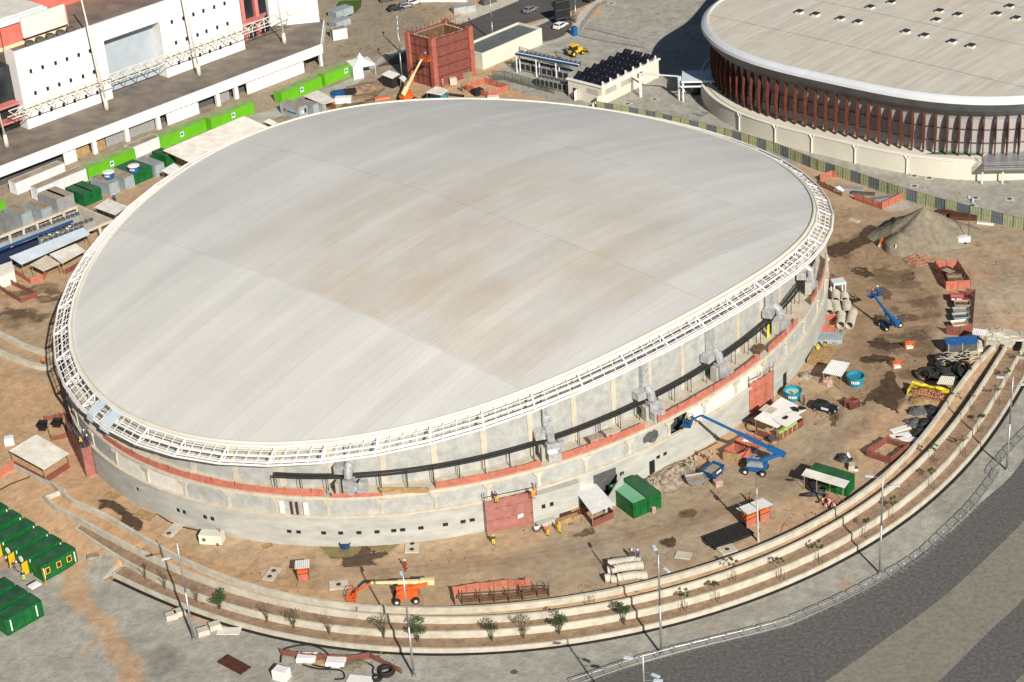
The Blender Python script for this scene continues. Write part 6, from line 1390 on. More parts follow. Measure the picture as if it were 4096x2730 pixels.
# ---------------- people on the ground
PP = [(c4(1180,718), 120, 'person in red with white helmet walking across the dirt', 'red', 'red', 'white', 'walk', None),
 (c4(1842,530), 0, 'worker in yellow trousers and blue shirt at the foot of the red scaffold', 'navy', 'yellow2', 'yellow2', 'stand', None),
 (c4(1865,210), 40, 'worker in orange-yellow gear on top of the red scaffold', 'navy', 'yellow', 'red', 'work', 5.3),
 (c5(363,462), 30, 'worker in yellow bending over by the wall, left of two', 'orange', 'yellow', 'white_dirty', 'work', None),
 (c5(450,440), 200, 'worker in yellow with dark shirt by the wall, right of two', 'yellow', 'yellow', 'yellow', 'stand', None),
 (c5(997,640), 180, 'person in maroon shirt and white helmet behind the pipe stack', 'rust', 'navy', 'white', 'stand', None),
 (c5(1042,640), 160, 'person in blue shirt and white helmet behind the pipe stack', 'blue', 'navy', 'white', 'stand', None),
 (c5(1888,215), 90, 'worker in orange vest and green helmet behind the orange booths', 'orange', 'grey_dark', 'dgreen', 'stand', None),
 (c7(583,462), 190, 'worker all in bright yellow standing on the timber stacks', 'yellow2', 'yellow2', 'yellow', 'stand', None),
 (c7(645,420), 170, 'worker in orange and dark clothes at the end of the timber stacks', 'navy', 'yellow', 'yellow', 'work', None),
 (c7(384,868), 60, 'worker in yellow leaning on the empty turquoise tank', 'yellow', 'navy', 'yellow', 'work', None),
 (c7(463,905), 60, 'worker in dark blue standing near the black car', 'navy', 'navy', 'blue_dark', 'stand', None),
 (P2(378,292), 10, 'worker in orange on the ramp between the curved kerbs at far left', 'orange', 'grey_dark', 'orange', 'stand', None),
 (Pg(275,905), 10, 'person in blue shirt and lime trousers by the orange cabin door', 'blue_dark', 'hivis', 'yellow', 'stand', None),
 (Pg(170,790), 200, 'person in dark clothes between the green cabins', 'navy', 'grey_dark', 'yellow', 'stand', None),
 (Pg(110,750), 100, 'person in black sitting group near the second cabin', 'black', 'navy', 'white', 'work', None),
 (Pg(205,800), 150, 'person in pale pink shirt among the cabins', 'pink', 'grey', 'white', 'stand', None),
 (P2(710,985), 60, 'worker in yellow on the western scaffold deck', 'yellow', 'navy', 'yellow', 'work', 5.2),
 (P2(757,960), 60, 'worker with white helmet in the middle of the western scaffold', 'navy', 'navy', 'white', 'stand', 5.2),
 (P2(730,915), 240, 'worker with white helmet at the back of the western scaffold', 'grey_dark', 'navy', 'white', 'stand', 5.2),
 (c5(252,175), 200, 'worker in yellow on the scaffold beside the wall edge', 'yellow', 'yellow', 'red', 'work', 5.4),
 (P0(985,335), 200, 'person in blue striped shirt near the open green container', 'blue', 'navy', 'white', 'walk', None),
 (P8(648,945), 200, 'worker with white helmet in the shade at the east foot of the wall', 'navy', 'navy', 'white', 'stand', None),
 (c2(1815,785), 200, 'worker in green helmet beside the pit right of the tower', 'grey_dark', 'navy', 'dgreen', 'stand', None),
 (c2(1652,745), 200, 'worker with white helmet at the tower foot', 'pink', 'grey', 'white', 'stand', None),
 (c7(1340,1690), 0, 'x', 'red', 'red', 'red', 'stand', None)][:-1]
for px, a, lab, sh, tr, he, po, z in PP: person(px, R(a), lab, sh, tr, he, po, z)
# ---------------- vehicles
car(c3n(520,240), R(52), 'white', 'white hatchback on the far road near the footpath')
car(c3n(262,103), R(48), 'grey_metal', 'silver car driving on the far road')
car(c3n(785,8), R(50), 'black', 'dark car at the top edge near the billboard')
car(c2(1248,92), R(20), 'black', 'black car, left one of three parked together at the top')
car(c2(1335,70), R(25), 'grey_metal', 'silver car, middle one of three parked together at the top')
car(c2(1402,40), R(25), 'white_dirty', 'pale car, right one of three parked together at the top')
car(c2(1180,12), R(15), 'grey_dark', 'dark car cut by the top edge')
kc = car(c7(640,950), R(-35), 'black', 'black car with its boot open on the dirt yard')
q = MB(); q.box(-.2, -.86, .6, 1.0, -.84, 1.0); q.build('lettering', M['bluewhite'], kc)
# backhoe
bh = thing('backhoe_loader', 'yellow backhoe loader parked behind the plant building', 'backhoe', at(*c3n(640,475)), R(35))
q = MB(); q.box(-1.6, -.6, .7, 1.9, .6, 1.35); q.box(.5, -.5, 1.35, 1.9, .5, 1.75); q.build('body', M['yellow'], bh)
q = MB(); q.box(-1.1, -.72, 1.36, .45, .72, 2.5, 0); q.build('cab', M['glass'], bh); q = MB(); q.box(-1.3, -.85, 2.5, .6, .85, 2.7); q.build('cab_roof', M['yellow'], bh)
for (x, r) in ((-1.0, .75), (1.5, .5)):
    for y in (-.9, .9): q = MB(); q.tube((x, y-.2, r), (x, y+.2, r), r, n=16); w_ = q.build('wheel', M['rubber'], bh); q = MB(); q.tube((x, y-.22, r), (x, y+.22, r), r*.45, n=10); q.build('rim', M['yellow'], w_)
q = MB(); q.tube((1.2, -.55, 1.3), (3.0, -.55, .6), .1, n=4); q.tube((1.2, .55, 1.3), (3.0, .55, .6), .1, n=4); q.build('loader_arm', M['yellow'], bh)
q = MB(); q.prism([(2.9, -1.1), (3.6, -1.1), (3.6, 1.1), (2.9, 1.1)], .15, .2); q.box(2.85, -1.1, .15, 2.95, 1.1, .9); q.build('bucket', M['wood_dark'], bh)
q = MB(); q.path([(-1.6, 0, 1.0), (-2.9, 0, 3.2), (-3.5, 0, 2.9)], .15, 4); q.path([(-3.5, 0, 2.9), (-3.9, 0, .9)], .11, 4); q.obox((-3.8, 0, .6), (.6, .6, .6)); q.build('backhoe_arm', M['grey_metal'], bh)
# tipper skips
def skip(px, a, label, mt, L_=2.6, W_=1.6, H_=1.1, fill='wood_dark', group=None, name='skip'):
    t = thing(name, label, 'skip', at(*px), a, group); q = MB(); b_, tp = [(-L_/2+.4, -W_/2+.2), (L_/2-.4, -W_/2+.2), (L_/2-.4, W_/2-.2), (-L_/2+.4, W_/2-.2)], [(-L_/2, -W_/2), (L_/2, -W_/2), (L_/2, W_/2), (-L_/2, W_/2)]
    q.ring([[(x, y, .1) for x, y in b_], [(x, y, H_) for x, y in tp], [(x*.93, y*.93, H_) for x, y in tp], [(x*.95, y*.95, .35) for x, y in b_]]); q.f.append([0, 3, 2, 1]); q.m.append(0); q.build('shell', M[mt], t)
    q = MB(); q.add([(x*.9, y*.88, H_*.72) for x, y in tp], [(0, 1, 2, 3)]); q.build('load', M[fill], t); 
    for s in (-1, 1): q = MB(); q.obox((s*L_*.3, 0, .07), (.12, W_, .14)); q.build('skid', M['rust'], t)
    return t
sk = skip(Pa(1275,545), R(48), 'dark blue skip with white letters beside the grey skip', 'blue_dark', 3.2, 2.1, 1.3, 'brownroof')
q = MB(); 
for i in range(3): q.box(-.5+i*.4, -1.06, .75, -.22+i*.4, -1.0, 1.1)
q.build('lettering', M['white'], sk)
skip(Pa(1025,655), R(8), 'low grey skip full of rubble by the green containers', 'grey_metal', 3.0, 1.9, 1.0, 'brownroof')
SKG = 'skips in the row inside the red net fence'
for i, (x, y, m_, f_, lab) in enumerate(((830,345,'red','grey','dark red skip with white letters at the far end of the row'), (890,455,'brownroof','wood_dark','dusty brown skip second from the far end of the row'), (870,565,'grey_metal','brownroof','pale grey skip in the middle of the row'), (870,655,'container_grey','grey_dark','blue-grey skip fourth from the far end of the row'), (850,770,'white_dirty','wood','off-white skip at the near end of the row'))):
    s_ = skip(P9(x, y), R(-12+i*4), lab, m_, 2.7, 1.8, 1.25, f_, SKG)
    if i == 0: q = MB(); q.box(-1.1, -.93, .75, -.6, -.86, 1.05); q.box(-.3, -.93, .75, .6, -.86, 1.05); q.build('lettering', M['white'], s_)
skip(P8(1705,1075), R(-55), 'brown dirty skip inside the red net enclosure', 'rust', 2.8, 2.0, 1.0, 'brownroof')
skip(P8(1760,1125), R(-5), 'dark lettered skip at the front of the red net enclosure', 'wood_dark', 3.0, 1.7, 1.0, 'brownroof')
skip(P2(370,830), R(80), 'small black bin left of the western skip platform', 'black', 1.7, 1.4, 1.3, 'black')
skip(P2(495,800), R(80), 'black bin with white rim on the western platform', 'black', 1.8, 1.5, 1.0, 'black')
# white generator
g = thing('generator', 'white box generator by the wall with a black hose', 'generator', at(*c3(1820,365)), R(-12)); q = MB(); q.box(-1.7, -.8, .15, 1.7, .8, 1.7); q.build('housing', M['cream'], g)
q = MB(); q.box(-1.2, -.83, .7, -.7, -.8, 1.2); q.build('control_panel', M['grey_dark'], g); q = MB(); q.tube((1.2, .3, 1.7), (1.2, .3, 2.2), .08, n=8); q.build('exhaust', M['grey_dark'], g)
for y in (-.7, .7): q = MB(); q.tube((1.0, y-.1, .25), (1.0, y+.1, .25), .25, n=10); q.build('wheel', M['rubber'], g)
def hose(pts, r, label, mt='rubber', z=.06, name='hose'):
    P = [at(*p) for p in pts]; P = spline([(p[0], p[1], p[2]+z) for p in P], 6); o = P[0]; q = MB(); q.path([(p[0]-o[0], p[1]-o[1], p[2]-o[2]) for p in P], r, 6); return tag(q.build(name, M[mt], loc=o, smooth=True), label, 'hose')
hose([c3(1740,350), c3(1690,345), c3(1700,300), c3(1690,265), c3(1580,240), c3(1450,190), c3(1340,120), c3(1240,60)], .09, 'black hose winding from the generator along the wall foot')
hose([P2(0,1350), P2(120,1290), P2(250,1240), P2(255,1190)], .1, 'black hose lying across the dirt at the far left')
hose([c4(230,1420), c4(250,1330), c4(330,1300), c4(450,1290), c4(560,1330), c4(610,1400), c4(600,1460), c4(480,1440)], .13, 'thick black hose looped over the pump pit')
hose([c4(400,1440), c4(520,1470), c4(640,1475), c4(700,1490), c4(710,1540), c4(640,1550)], .12, 'black hose on the ground in front of the pump pit')
hose([c4(870,1420), c4(930,1450), c4(930,1500), c4(1000,1540)], .13, 'short corrugated hose next to the big tyre')
hose([Pa(715,0), Pa(725,100), Pa(700,250), Pa(720,380), Pa(760,390), Pa(900,340), Pa(1040,230), Pa(1200,150), Pa(1340,80)], .06, 'thin black cable from the wall across the rubble')
hose([Pb(600,1190), Pb(530,1150), Pb(490,1220), Pb(560,1300), Pb(660,1270), Pb(620,1180)], .08, 'coiled black hose left of the canteen')
# coils
def coil(px, R_, r, label, z=0, tilt=0, a=0, group='black hose coils', n_=3, name='hose_coil'):
    q = MB(); 
    for k in range(n_):
        q.path([(math.cos(2*math.pi*i/24)*(R_-.10*(k % 2)), math.sin(2*math.pi*i/24)*(R_-.10*(k % 2)), r+k*r*1.7) for i in range(24)], r, 6, closed=True)
    p = at(*px); o = q.build(name, M['rubber'], loc=(p[0], p[1], p[2]+z), smooth=True); o.rotation_euler = (tilt, 0, a); return tag(o, label, 'coil', group)
coil(P9(600,1430), 1.35, .16, 'large black coil in the middle of the coil heap', n_=5); coil(P9(860,1470), 1.2, .15, 'black coil standing on edge at the right of the coil heap', .9, R(70), R(25), n_=5)
coil(P9(740,1350), 1.4, .16, 'black coil at the back of the heap under the plywood bin', n_=4); coil(P9(390,1500), 1.2, .15, 'flat black coil at the front left of the heap', n_=4); coil(P9(560,1320), 1.1, .15, 'black coil at the top left of the heap', .3, R(20), n_=4)
coil(P9(300,1540), 1.0, .14, 'small leaning black coil at the far left of the heap', .4, R(50), R(-30)); coil(P9(480,1540), 1.1, .15, 'black coil in front of the big middle coil', n_=3)
coil(P9(880,1330), 1.1, .15, 'black coil at the back right of the heap', .2, R(15))
heap(P9(700,1420), 3.0, .7, 'black_cloth', 'low black plastic bundle beneath the coil heap', 'bundle', R(10), 1.3, seed=5)
coil(c4(1032,1500), .95, .2, 'big black rubber ring lying at the bottom edge', n_=2, group=None)
coil(c4(960,1545), .6, .12, 'small black coil beside the white board at the bottom edge', n_=2, group=None)
# cable spool
def spool(px, label, r=.85, h=1.0, z=0, col='wood'):
    t = thing('cable_spool', label, 'cable spool', at(*px)); q = MB(); q.lathe([(0, 0), (r, 0), (r, .08), (r*.55, .08), (r*.55, h-.08)], n=20); q.build('drum', M[col], t); q = MB(); q.lathe([(r*.55, h-.08), (r, h-.08), (r, h), (r*.3, h), (r*.3, h-.2)], n=20); q.build('flange', M['grey_dark'], t)
spool(c7(205,1235), 'wooden cable spool standing below the canteen')
# tarps, bundles
for i, (x, y, r, h, sx, a, s, lab) in enumerate(((1450,960,1.5,.9,1.3,10,21,'dark grey tarpaulin bundle nearest the brown heap'), (1540,955,1.4,.8,1.2,70,22,'dark tarpaulin bundle against the parapet wall'), (1420,1050,1.2,.6,1.4,-20,23,'grey plastic bundle in the middle of the tarpaulin row'), (1490,1060,1.3,.7,1.3,40,24,'shiny grey tarpaulin bundle next to the parapet'), (1390,1080,1.0,.4,1.2,20,27,'small dark bundle above the white sheets'), (1455,1140,1.3,.7,1.3,30,25,'lowest dark tarpaulin bundle beside white roofing sheets'))):
    heap(c7(x, y), r, h, 'black_cloth' if i % 2 else mat('plastic_grey', (.13,.13,.135), .45, .35, 1.5, bump=.8), lab, 'tarpaulin', R(a), sx, seed=s, group='tarpaulin bundles by the parapet', rough=.35)
heap(c7(1480,880), 1.9, .8, 'wood', 'brown sheeted heap in front of the yellow tarpaulin', 'heap', R(-20), 1.4, seed=31)
# yellow tarpaulin over orange frames
yt_ = thing('covered_rack', 'rack of orange frames half covered by a bright yellow tarpaulin', 'rack', at(*c7(1540,830)), R(-32)); q = MB(); rs = random.Random(9)
rows = [[(-3.1+6.0*j/9, y0+rs.uniform(-.12, .12), z0+rs.uniform(-.12, .12)) for j in range(10)] for y0, z0 in ((.2, 1.5), (.8, 1.6), (1.3, 1.1), (1.5, .1))]; q.ring(rows, closed=False); q.build('tarpaulin', M['yellow2'], yt_)
q = MB(); q.ring([[(-3.3, -1.2, .1), (-3.3, 1.3, .1)], [(-3.2, -1.0, 1.1), (-3.2, 1.2, 1.3)], [(-2.3, -.8, 1.5), (-2.3, 1.1, 1.5)]], closed=False); q.build('tarpaulin', M['yellow2'], yt_)
q = MB()
for j in range(9): q.tube((-2.2+j*.55, -.9, .1), (-2.1+j*.55, .1, 1.3), .07, n=4)
for z, y in ((.4, -.65), (1.2, .0)): q.tube((-2.4, y, z), (2.6, y, z), .07, n=4)
q.build('frame', M['net_orange'], yt_)
# timber stacks
for px, lab in ((c7(560,500), 'left long stack of brown timber planks by the east wall'), (c7(650,495), 'right long stack of brown timber planks by the east wall')):
    p = at(*px); q = MB()
    for j in range(5):
        for kx in range(4): q.obox((-.6+kx*.4, 0, .12+j*.17), (.37, 4.6-.1*((j+kx) % 3), .14))
    tag(q.build('plank_stack', M['wood'], loc=p, rz=R(-24)), lab, 'plank stack', 'plank stacks')
for i, (px, a, d, m_, lab) in enumerate(((c7(650,340), -8, (5.2, 3.0, .6), 'container_grey', 'bundle of grey-blue sheets behind the timber stacks'), (c7(770,330), 62, (4.6, .7, .4), 'grey', 'long grey beam bundle beside the grey-blue sheets'))): boxthing('sheet_bundle', px, R(a), d, m_, lab, 'sheet bundle')
# plywood bin with scrap wood and blue covered box
pbn = thing('wood_bin', 'plywood bin heaped with broken timber near the coil heap', 'bin', at(*P9(860,1310)), R(3)); q = MB(); q.box(-3, -1.2, 0, 3, -1.12, 1.1); q.box(2.92, -1.12, 0, 3, 1.4, 1.1); q.box(-3, -1.12, 0, -2.92, 1.4, 1.1); q.build('side', M['wood'], pbn)
q = MB(); rs = random.Random(4)
for i in range(60): q.obox((rs.uniform(-2.7, 2.7), rs.uniform(-1, 1.6), rs.uniform(.5, 1.4)), (rs.uniform(1.0, 2.6), .12, .06), rs.uniform(-.7, .7))
q.build('timber_scrap', M['beige'], pbn)
bc = thing('covered_box', 'tall box with dark blue sheet roof and grey bars beside the net fence', 'storage box', at(*P9(890,1140)), R(0)); q = MB(); q.box(-2.6, -.8, 0, 2.4, 1.2, 1.9); q.build('body', M['grey_dark'], bc); q = MB(); corr_sheet(q, (-2.7, -.9, 1.95), (-2.7, 1.3, 2.3), (2.5, 1.3, 2.3), (2.5, -.9, 1.95)); q.build('roof', M['blue_dark'], bc)
for x in (-2.4, -.2, 2.2): q = MB(); q.tube((x, -.95, 0), (x, -.95, 2.2), .07, n=4); q.build('post', M['beige'], bc)
boxthing('sheet_stack', P9(1130,1080), R(80), (3.2, 1.6, .8), 'cream', 'stack of cream ribbed sheets next to the blue covered box', 'sheet stack')
coil(P9(1090,1200), .7, .18, 'bright yellow hose coil against the parapet wall', n_=2, group=None).data.materials[0] = M['yellow2']
for i, (x, y, a) in enumerate(((1290,1115,20), (1290,1170,10), (1340,1200,-15))): boxthing('roof_sheet', c7(x, y), R(a), (3.2, 1.2, .12), 'white', ['uppermost loose white roofing sheet near the net pit', 'middle loose white roofing sheet near the net pit', 'lowest loose white roofing sheet near the net pit'][i], 'roofing sheet', z=.05, bevel=.02, group='loose white sheets')
# steel sheet piles
st_ = thing('steel_beams', 'stack of long dark steel beams next to the wooden pole', 'steel stack', at(*c5(1720,470)), 0); q = MB(); A_, B_ = Vector(at(*c5(1580,520))), Vector(at(*c5(1865,410))); d = (B_-A_).normalized(); n_ = Vector((-d.y, d.x, 0)); c_ = Vector(at(*c5(1720,470)))
for i in range(7):
    for dz in (.05, .35): q.obox(n_*(-1.5+i*.5)+d*random.uniform(-.3, .3)+Vector((0, 0, dz)), ((B_-A_).length*1.05, .36, .05), math.atan2(d.y, d.x))
    q.obox(n_*(-1.5+i*.5)+Vector((0, 0, .2)), ((B_-A_).length, .05, .3), math.atan2(d.y, d.x))
q.build('beam', M['rubber'], st_)
q = MB()
for i in range(5): q.obox((0, -.8+i*.4, .1+.05*(i % 2)), (4.6, .34, .16), random.uniform(-.02, .02))
tag(q.build('steel_plates', M['rust'], loc=at(*c3(2005,1415)), rz=R(-42)), 'rusty brown stack of steel sheets on the concrete at the bottom left', 'steel stack')
# rebar rack
rk = thing('rebar_rack', 'long rack of timber frames holding rebar along the parapet', 'rack', at(*c4(1820,960)), 0); oR = Vector(at(*c4(1820,960)))
fr_ = [c4(1605,980), c4(1742,972), c4(1850,966), c4(1958,958), c4(2064,950), c5(175,935), c5(285,920), c5(372,918)]; PR_ = [Vector(at(*p))-oR for p in fr_]
for p in PR_:
    q = MB()
    for y in (0, 1.2): q.tube(p+Vector((0, y, 0)), p+Vector((0, y, 1.5)), .07, n=4)
    for z in (.3, 1.0): q.tube(p+Vector((0, -.15, z)), p+Vector((0, 1.4, z)), .06, n=4)
    q.tube(p+Vector((-.3, 0, .9)), p+Vector((.1, 0, 1.6)), .06, n=4); q.build('frame', M['wood_dark'], rk)
q = MB()
for y, z in ((.1, .4), (.4, .42), (.7, .4), (1.0, .42), (.2, 1.1), (.9, 1.1)): q.path([p+Vector((0, y, z)) for p in PR_], .05, 4)
q.build('rebar', M['rust'], rk); q = MB(); q.path([p+Vector((0, -.2, .12)) for p in PR_], .12, 4); q.path([p+Vector((0, .6, .12)) for p in PR_], .3, 4); q.build('sill_beam', M['wood_dark'], rk)
# slabs with manholes
def slab(px, a, L_, W_, holes, label):
    t = thing('manhole_slab', label, 'manhole slab', at(*px), a, 'concrete slabs with manholes'); q = MB(); q.box(-L_/2, -W_/2, -.05, L_/2, W_/2, .16); q.build('slab', M['concrete_light'], t)
    for x in holes: q = MB(); q.lathe([(0, .19), (.33, .19), (.36, .16)], (x, 0, 0), 12); q.build('cover', M['rust'], t)
slab(c4(1225,548), R(88), 2.9, 2.0, (-.7, .7), 'concrete slab with two manholes just right of the puddle'); slab(c4(165,752), R(70), 3.1, 1.7, (-.7, .7), 'concrete slab with two manholes left of the lone orange booth')
slab(c4(670,835), R(5), 2.6, 2.0, (0,), 'concrete slab with one square cover in front of the orange lift basket'); slab(c5(1716,568), R(20), 2.4, 1.9, (0,), 'concrete slab with one cover near the parapet, below the dark steel beams'); slab(c3(1480,262), R(62), 3.4, 1.7, (-1.0,), 'long concrete slab with one manhole left of the generator')
slab(c5(1385,612), R(-20), 2.2, 1.6, (), 'plain concrete slab flat on the dirt right of the pipe stack'); slab(P8(895,612), R(-50), 2.0, 1.1, (), 'light concrete slab on the dirt behind the truss ring')
for i, (px, a) in enumerate(((c3(2292,402), 20), (c4(133,548), 10))[:1]): boxthing('hatch_cover', px, R(a), (1.5, 1.2, .15), 'wood', 'small square wooden hatch cover near the wall foot', 'hatch cover')
boxthing('grate', c3(1245,135), R(-35), (3.4, 2.0, .08), 'wood', 'flat timber mat half buried beside the wall at lower left', 'timber mat', bevel=.02); boxthing('timber_mat', P2(965,1400), R(-35), (2.8, 1.6, .08), 'wood', 'small dusty timber mat at the western wall foot', 'timber mat', bevel=.02)
# concrete blocks, white boxes at lower left
BL = 'white concrete blocks by the gutter'
for px, lab in ((c3(1468,1010), 'white concrete block, farthest left by the gutter'), (c3(1535,980), 'white concrete block touching the gutter, under the lamp shadow'), (c3(1740,1145), 'white concrete block nearest the viewer in the group of four'), (c3(1840,1095), 'white concrete block beside the white plate')): boxthing('concrete_block', px, R(20), (1.6, 1.3, .75), 'concrete_light', lab, 'concrete block', group=BL)
boxthing('white_plate', c3(1960,1125), R(-8), (3.2, 1.6, .1), 'white_dirty', 'flat white plate next to the concrete blocks', 'plate', bevel=.02)
boxthing('plank', c3(930,680), R(15), (1.5, .6, .1), 'wood', 'short brown plank by the western end of the gutter', 'plank', bevel=.02); boxthing('rubble_block', c3(795,490), R(15), (1.8, 1.2, .3), 'brownroof', 'brown rubble patch slab near the west terrace end', 'slab')
boxthing('white_box', c4(242,1535), R(-28), (2.0, 1.5, 1.5), 'white', 'white box at the bottom edge left of the pump pit', 'box'); boxthing('white_board', c4(830,1560), R(-15), (3.4, 2.0, .2), 'white', 'large white board at the bottom edge by the rubber ring', 'board', bevel=.02)
boxthing('pump_box', c4(430,1395), R(-8), (2.6, 1.6, .7), 'white', 'white pump box on the left of the pump pit', 'pump'); boxthing('pump_box', c4(650,1430), R(-10), (2.6, 1.5, .7), 'white', 'white pump box on the right of the pump pit', 'pump')
heap(c4(540,1420), 1.0, .5, 'wood', 'ochre bags between the two white pump boxes', 'bags', 0, 1.3, seed=8); heap(c4(780,1440), 1.4, .5, 'sand', 'heap of pale spoil right of the pump boxes', 'spoil heap', 0, 1.5, seed=12)
boxthing('white_cabinet', P2(85,955), R(10), (1.5, 1.2, 1.3), 'white', 'small white cabinet on the orange soil at far left', 'cabinet')
# sand pile
q = MB(); n_ = 72; rows = []
for i in range(22):
    k = i/21; row = []
    for j in range(n_):
        a = 2*math.pi*j/n_; rr_ = (8.6+1.3*math.cos(2*a)+1.1*math.sin(3*a+1)+.5*math.sin(7*a))*(1-k); x, y = math.cos(a)*rr_, math.sin(a)*rr_*.95
        nzv = float(fbm(np.array(x+50), np.array(y+50), 2.6, 77)); z = 6.2*k**1.08+(nzv-.45)*2.6*math.sin(math.pi*min(1, k*1.4))*(1-k)
        d2_ = math.hypot(x+5.0, y+3.2); z = max(z, 3.4*(1-d2_/4.2)+.8*(nzv-.5)) if d2_ < 4.2 else z
        row.append((x, y, max(z, -.05) if i else -.05))
    rows.append(row)
q.ring(rows); p = at(*P8(1480,760)); o_ = q.build('sand_pile', M['sand'], loc=p, smooth=True); tag(o_, 'large grey-brown sand pile in front of the hoarding', 'sand pile')
heap(Pa(720,480), 2.6, .7, 'rubble', 'brown rubble heap against the wall by the hanging cable', 'rubble heap', R(30), 1.5, n_=30, seed=40, rough=.4); heap(Pa(560,640), 2.6, .6, 'rubble', 'lower muddy rubble heap next to the green containers', 'rubble heap', R(-10), 1.5, n_=30, seed=41, rough=.4)
rs = random.Random(5); q = MB()
for i in range(110):
    x, y = rs.gauss(0, 3.6), rs.gauss(0, 2.0); s = rs.uniform(.08, .28); q.obox((x*.8+y*.6, y*.8+x*.5, s*.4+.35), (s, s*rs.uniform(.6, 1.2), s*.7), rs.uniform(0, 3))
tag(q.build('rubble_stones', M['beige'], loc=at(*Pa(660,540))), kind='stuff', label='scattered pale stones over the rubble heaps by the wall', cat='rubble')
heap(c7(480,660), 1.0, .8, 'rubble', 'tangled heap of pinkish wire in front of the wall', 'wire heap', 0, 1.3, n_=24, seed=44, rough=.45); heap(c7(660,720), 1.0, 1.1, 'pale_pink', 'pile of pink blocks and a mixer beside the ribbed shelter', 'block pile', 0, 1.1, n_=14, seed=45, rough=.4, smooth=False)
heap(P9(1370,900), 3.0, .6, 'concrete_light', 'pale rubble behind the upper end of the parapet', 'rubble heap', R(-20), 1.7, n_=30, seed=46, rough=.4, smooth=False)
heap(c2(960,760), 3.2, .9, 'soil', 'dark excavated soil behind the dome, left of the lift', 'spoil heap', R(20), 1.8, n_=26, seed=47); heap(c2(900,850), 2.4, .6, 'soil', 'lower dark soil heap by the red net shed', 'spoil heap', R(20), 1.6, n_=26, seed=48)
heap(P8(755,345), .9, .8, 'white', 'white wrapped bundle behind the red net fence', 'bundle', 0, 1.3, seed=49); heap(Pm(1380,120), 1.0, .9, 'black_cloth', 'cart of poles with white bag above the awning container', 'cart', 0, 1.3, seed=50)
boxthing('wooden_box', Pm(1610,400), R(80), (1.3, .9, .8), 'beige', 'small beige crate right of the pole cart', 'crate'); heap(Pm(1500,110), .5, 1.1, 'white', 'white sack standing on the pole cart', 'sack', 0, 1, seed=51)
spool(Pm(1730,440), 'small white drum lying near the beige crate', .35, .5, col='white')
# steel and wood laid by hoarding
for i, (x, y, a, d, m_, lab) in enumerate(((860,335,-20,(5,1.6,.3),'grey','bundle of grey pipes behind the V shaped net'), (970,380,-20,(4.5,1.2,.3),'grey_dark','darker bundle of rods beside the grey pipes'), (1130,430,10,(4,1.3,.5),'grey_metal','untidy pile of steel profiles inside the V shaped net'), (1720,550,-15,(5,1.6,.5),'rust','rusty steel frames by the hoarding'), (1830,590,-15,(5,1.8,.7),'rust','second pile of rusty steel near the hoarding'), (2020,640,-25,(3,.5,.3),'white','white beam lying along the hoarding'))): boxthing('steel_bundle', P8(x, y), R(a), d, m_, lab, 'steel bundle', bevel=.03, group='materials by the hoarding')
# light tower
lt = thing('light_tower', 'mobile light tower trailer with tall mast by the sand pile', 'light tower', at(*P8(1830,810)), R(15)); q = MB(); q.box(-1.3, -.6, .5, 1.1, .6, 1.5); q.build('housing', M['white'], lt)
for y in (-.7, .7): q = MB(); q.tube((0, y-.1, .35), (0, y+.1, .35), .35, n=12); q.build('wheel', M['rubber'], lt)
q = MB(); q.tube((1.0, 0, .5), (1.0, 0, 8.6), .08, n=6); q.build('mast', M['grey_dark'], lt); q = MB(); q.obox((1.0, 0, 8.5), (.3, 1.8, .12))
for y in (-.7, .7): q.obox((1.0, y, 8.85), (.25, .5, .4))
q.build('lamp', M['bluewhite'], lt)
# posts and trestles
def trestle(px, a, label):
    t = thing('trestle_barrier', label, 'barrier', at(*px), a, 'orange trestle barriers'); q = MB()
    for x in (-.7, .7): q.tube((x, -.35, 0), (x, 0, 1.2), .06, n=4); q.tube((x, .35, 0), (x, 0, 1.2), .06, n=4)
    for z in (.75, 1.1): q.box(-.8, -.05, z, .8, .05, z+.2)
    q.build('frame', M['orange'], t); q = MB(); q.box(-.55, -.25, .0, .55, .45, .35); q.build('weight', M['white_dirty'], t)
trestle(c7(1370,415), R(5), 'orange trestle with white weight on the dark wet soil, upper one'); trestle(c7(1265,582), R(5), 'orange trestle with white weight on the dark wet soil, lower one'); trestle(P8(1125,825), R(60), 'tilted orange trestle left of the sand pile')
boxthing('bollard', P8(1540,872), 0, (.3, .3, 1.0), 'red', 'short red and white post at the foot of the sand pile', 'post'); boxthing('post', P8(1250,895), 0, (.25, .25, 1.9), 'beige', 'pale timber post below the sand pile', 'post'); boxthing('sign_post', P8(1372,860), 0, (.3, .2, 2.3), 'grey_dark', 'dark sign post in front of the sand pile', 'post')
boxthing('scrap_block', Pa(1345,700), R(20), (1.2, 1.0, 1.0), 'pale_pink', 'pinkish block with white trolley below the blue skip', 'block'); boxthing('extinguisher_stand', CR(1590,1170), R(20), (.6, .5, 1.0), 'pale_pink', 'small pink stand in front of the green container doors', 'stand')
for i, (x, y, a, L_, lab) in enumerate(((540,300,-10,3.6,'long brown crate lying near the south wall, upper one'), (510,345,15,3.6,'long brown crate lying near the south wall, lower one'), (350,370,20,3.0,'grey stone slab lying at the south wall foot'))): boxthing('crate', c5(x, y), R(20+a*.3), (L_, 1.0, .55), ['rust','wood','concrete'][i], lab, 'crate', group='crates at the south wall')
boxthing('bench', c5(590,275), R(28), (2.6, .8, .6), 'wood', 'low wooden bench beside the ribbed shed', 'bench')
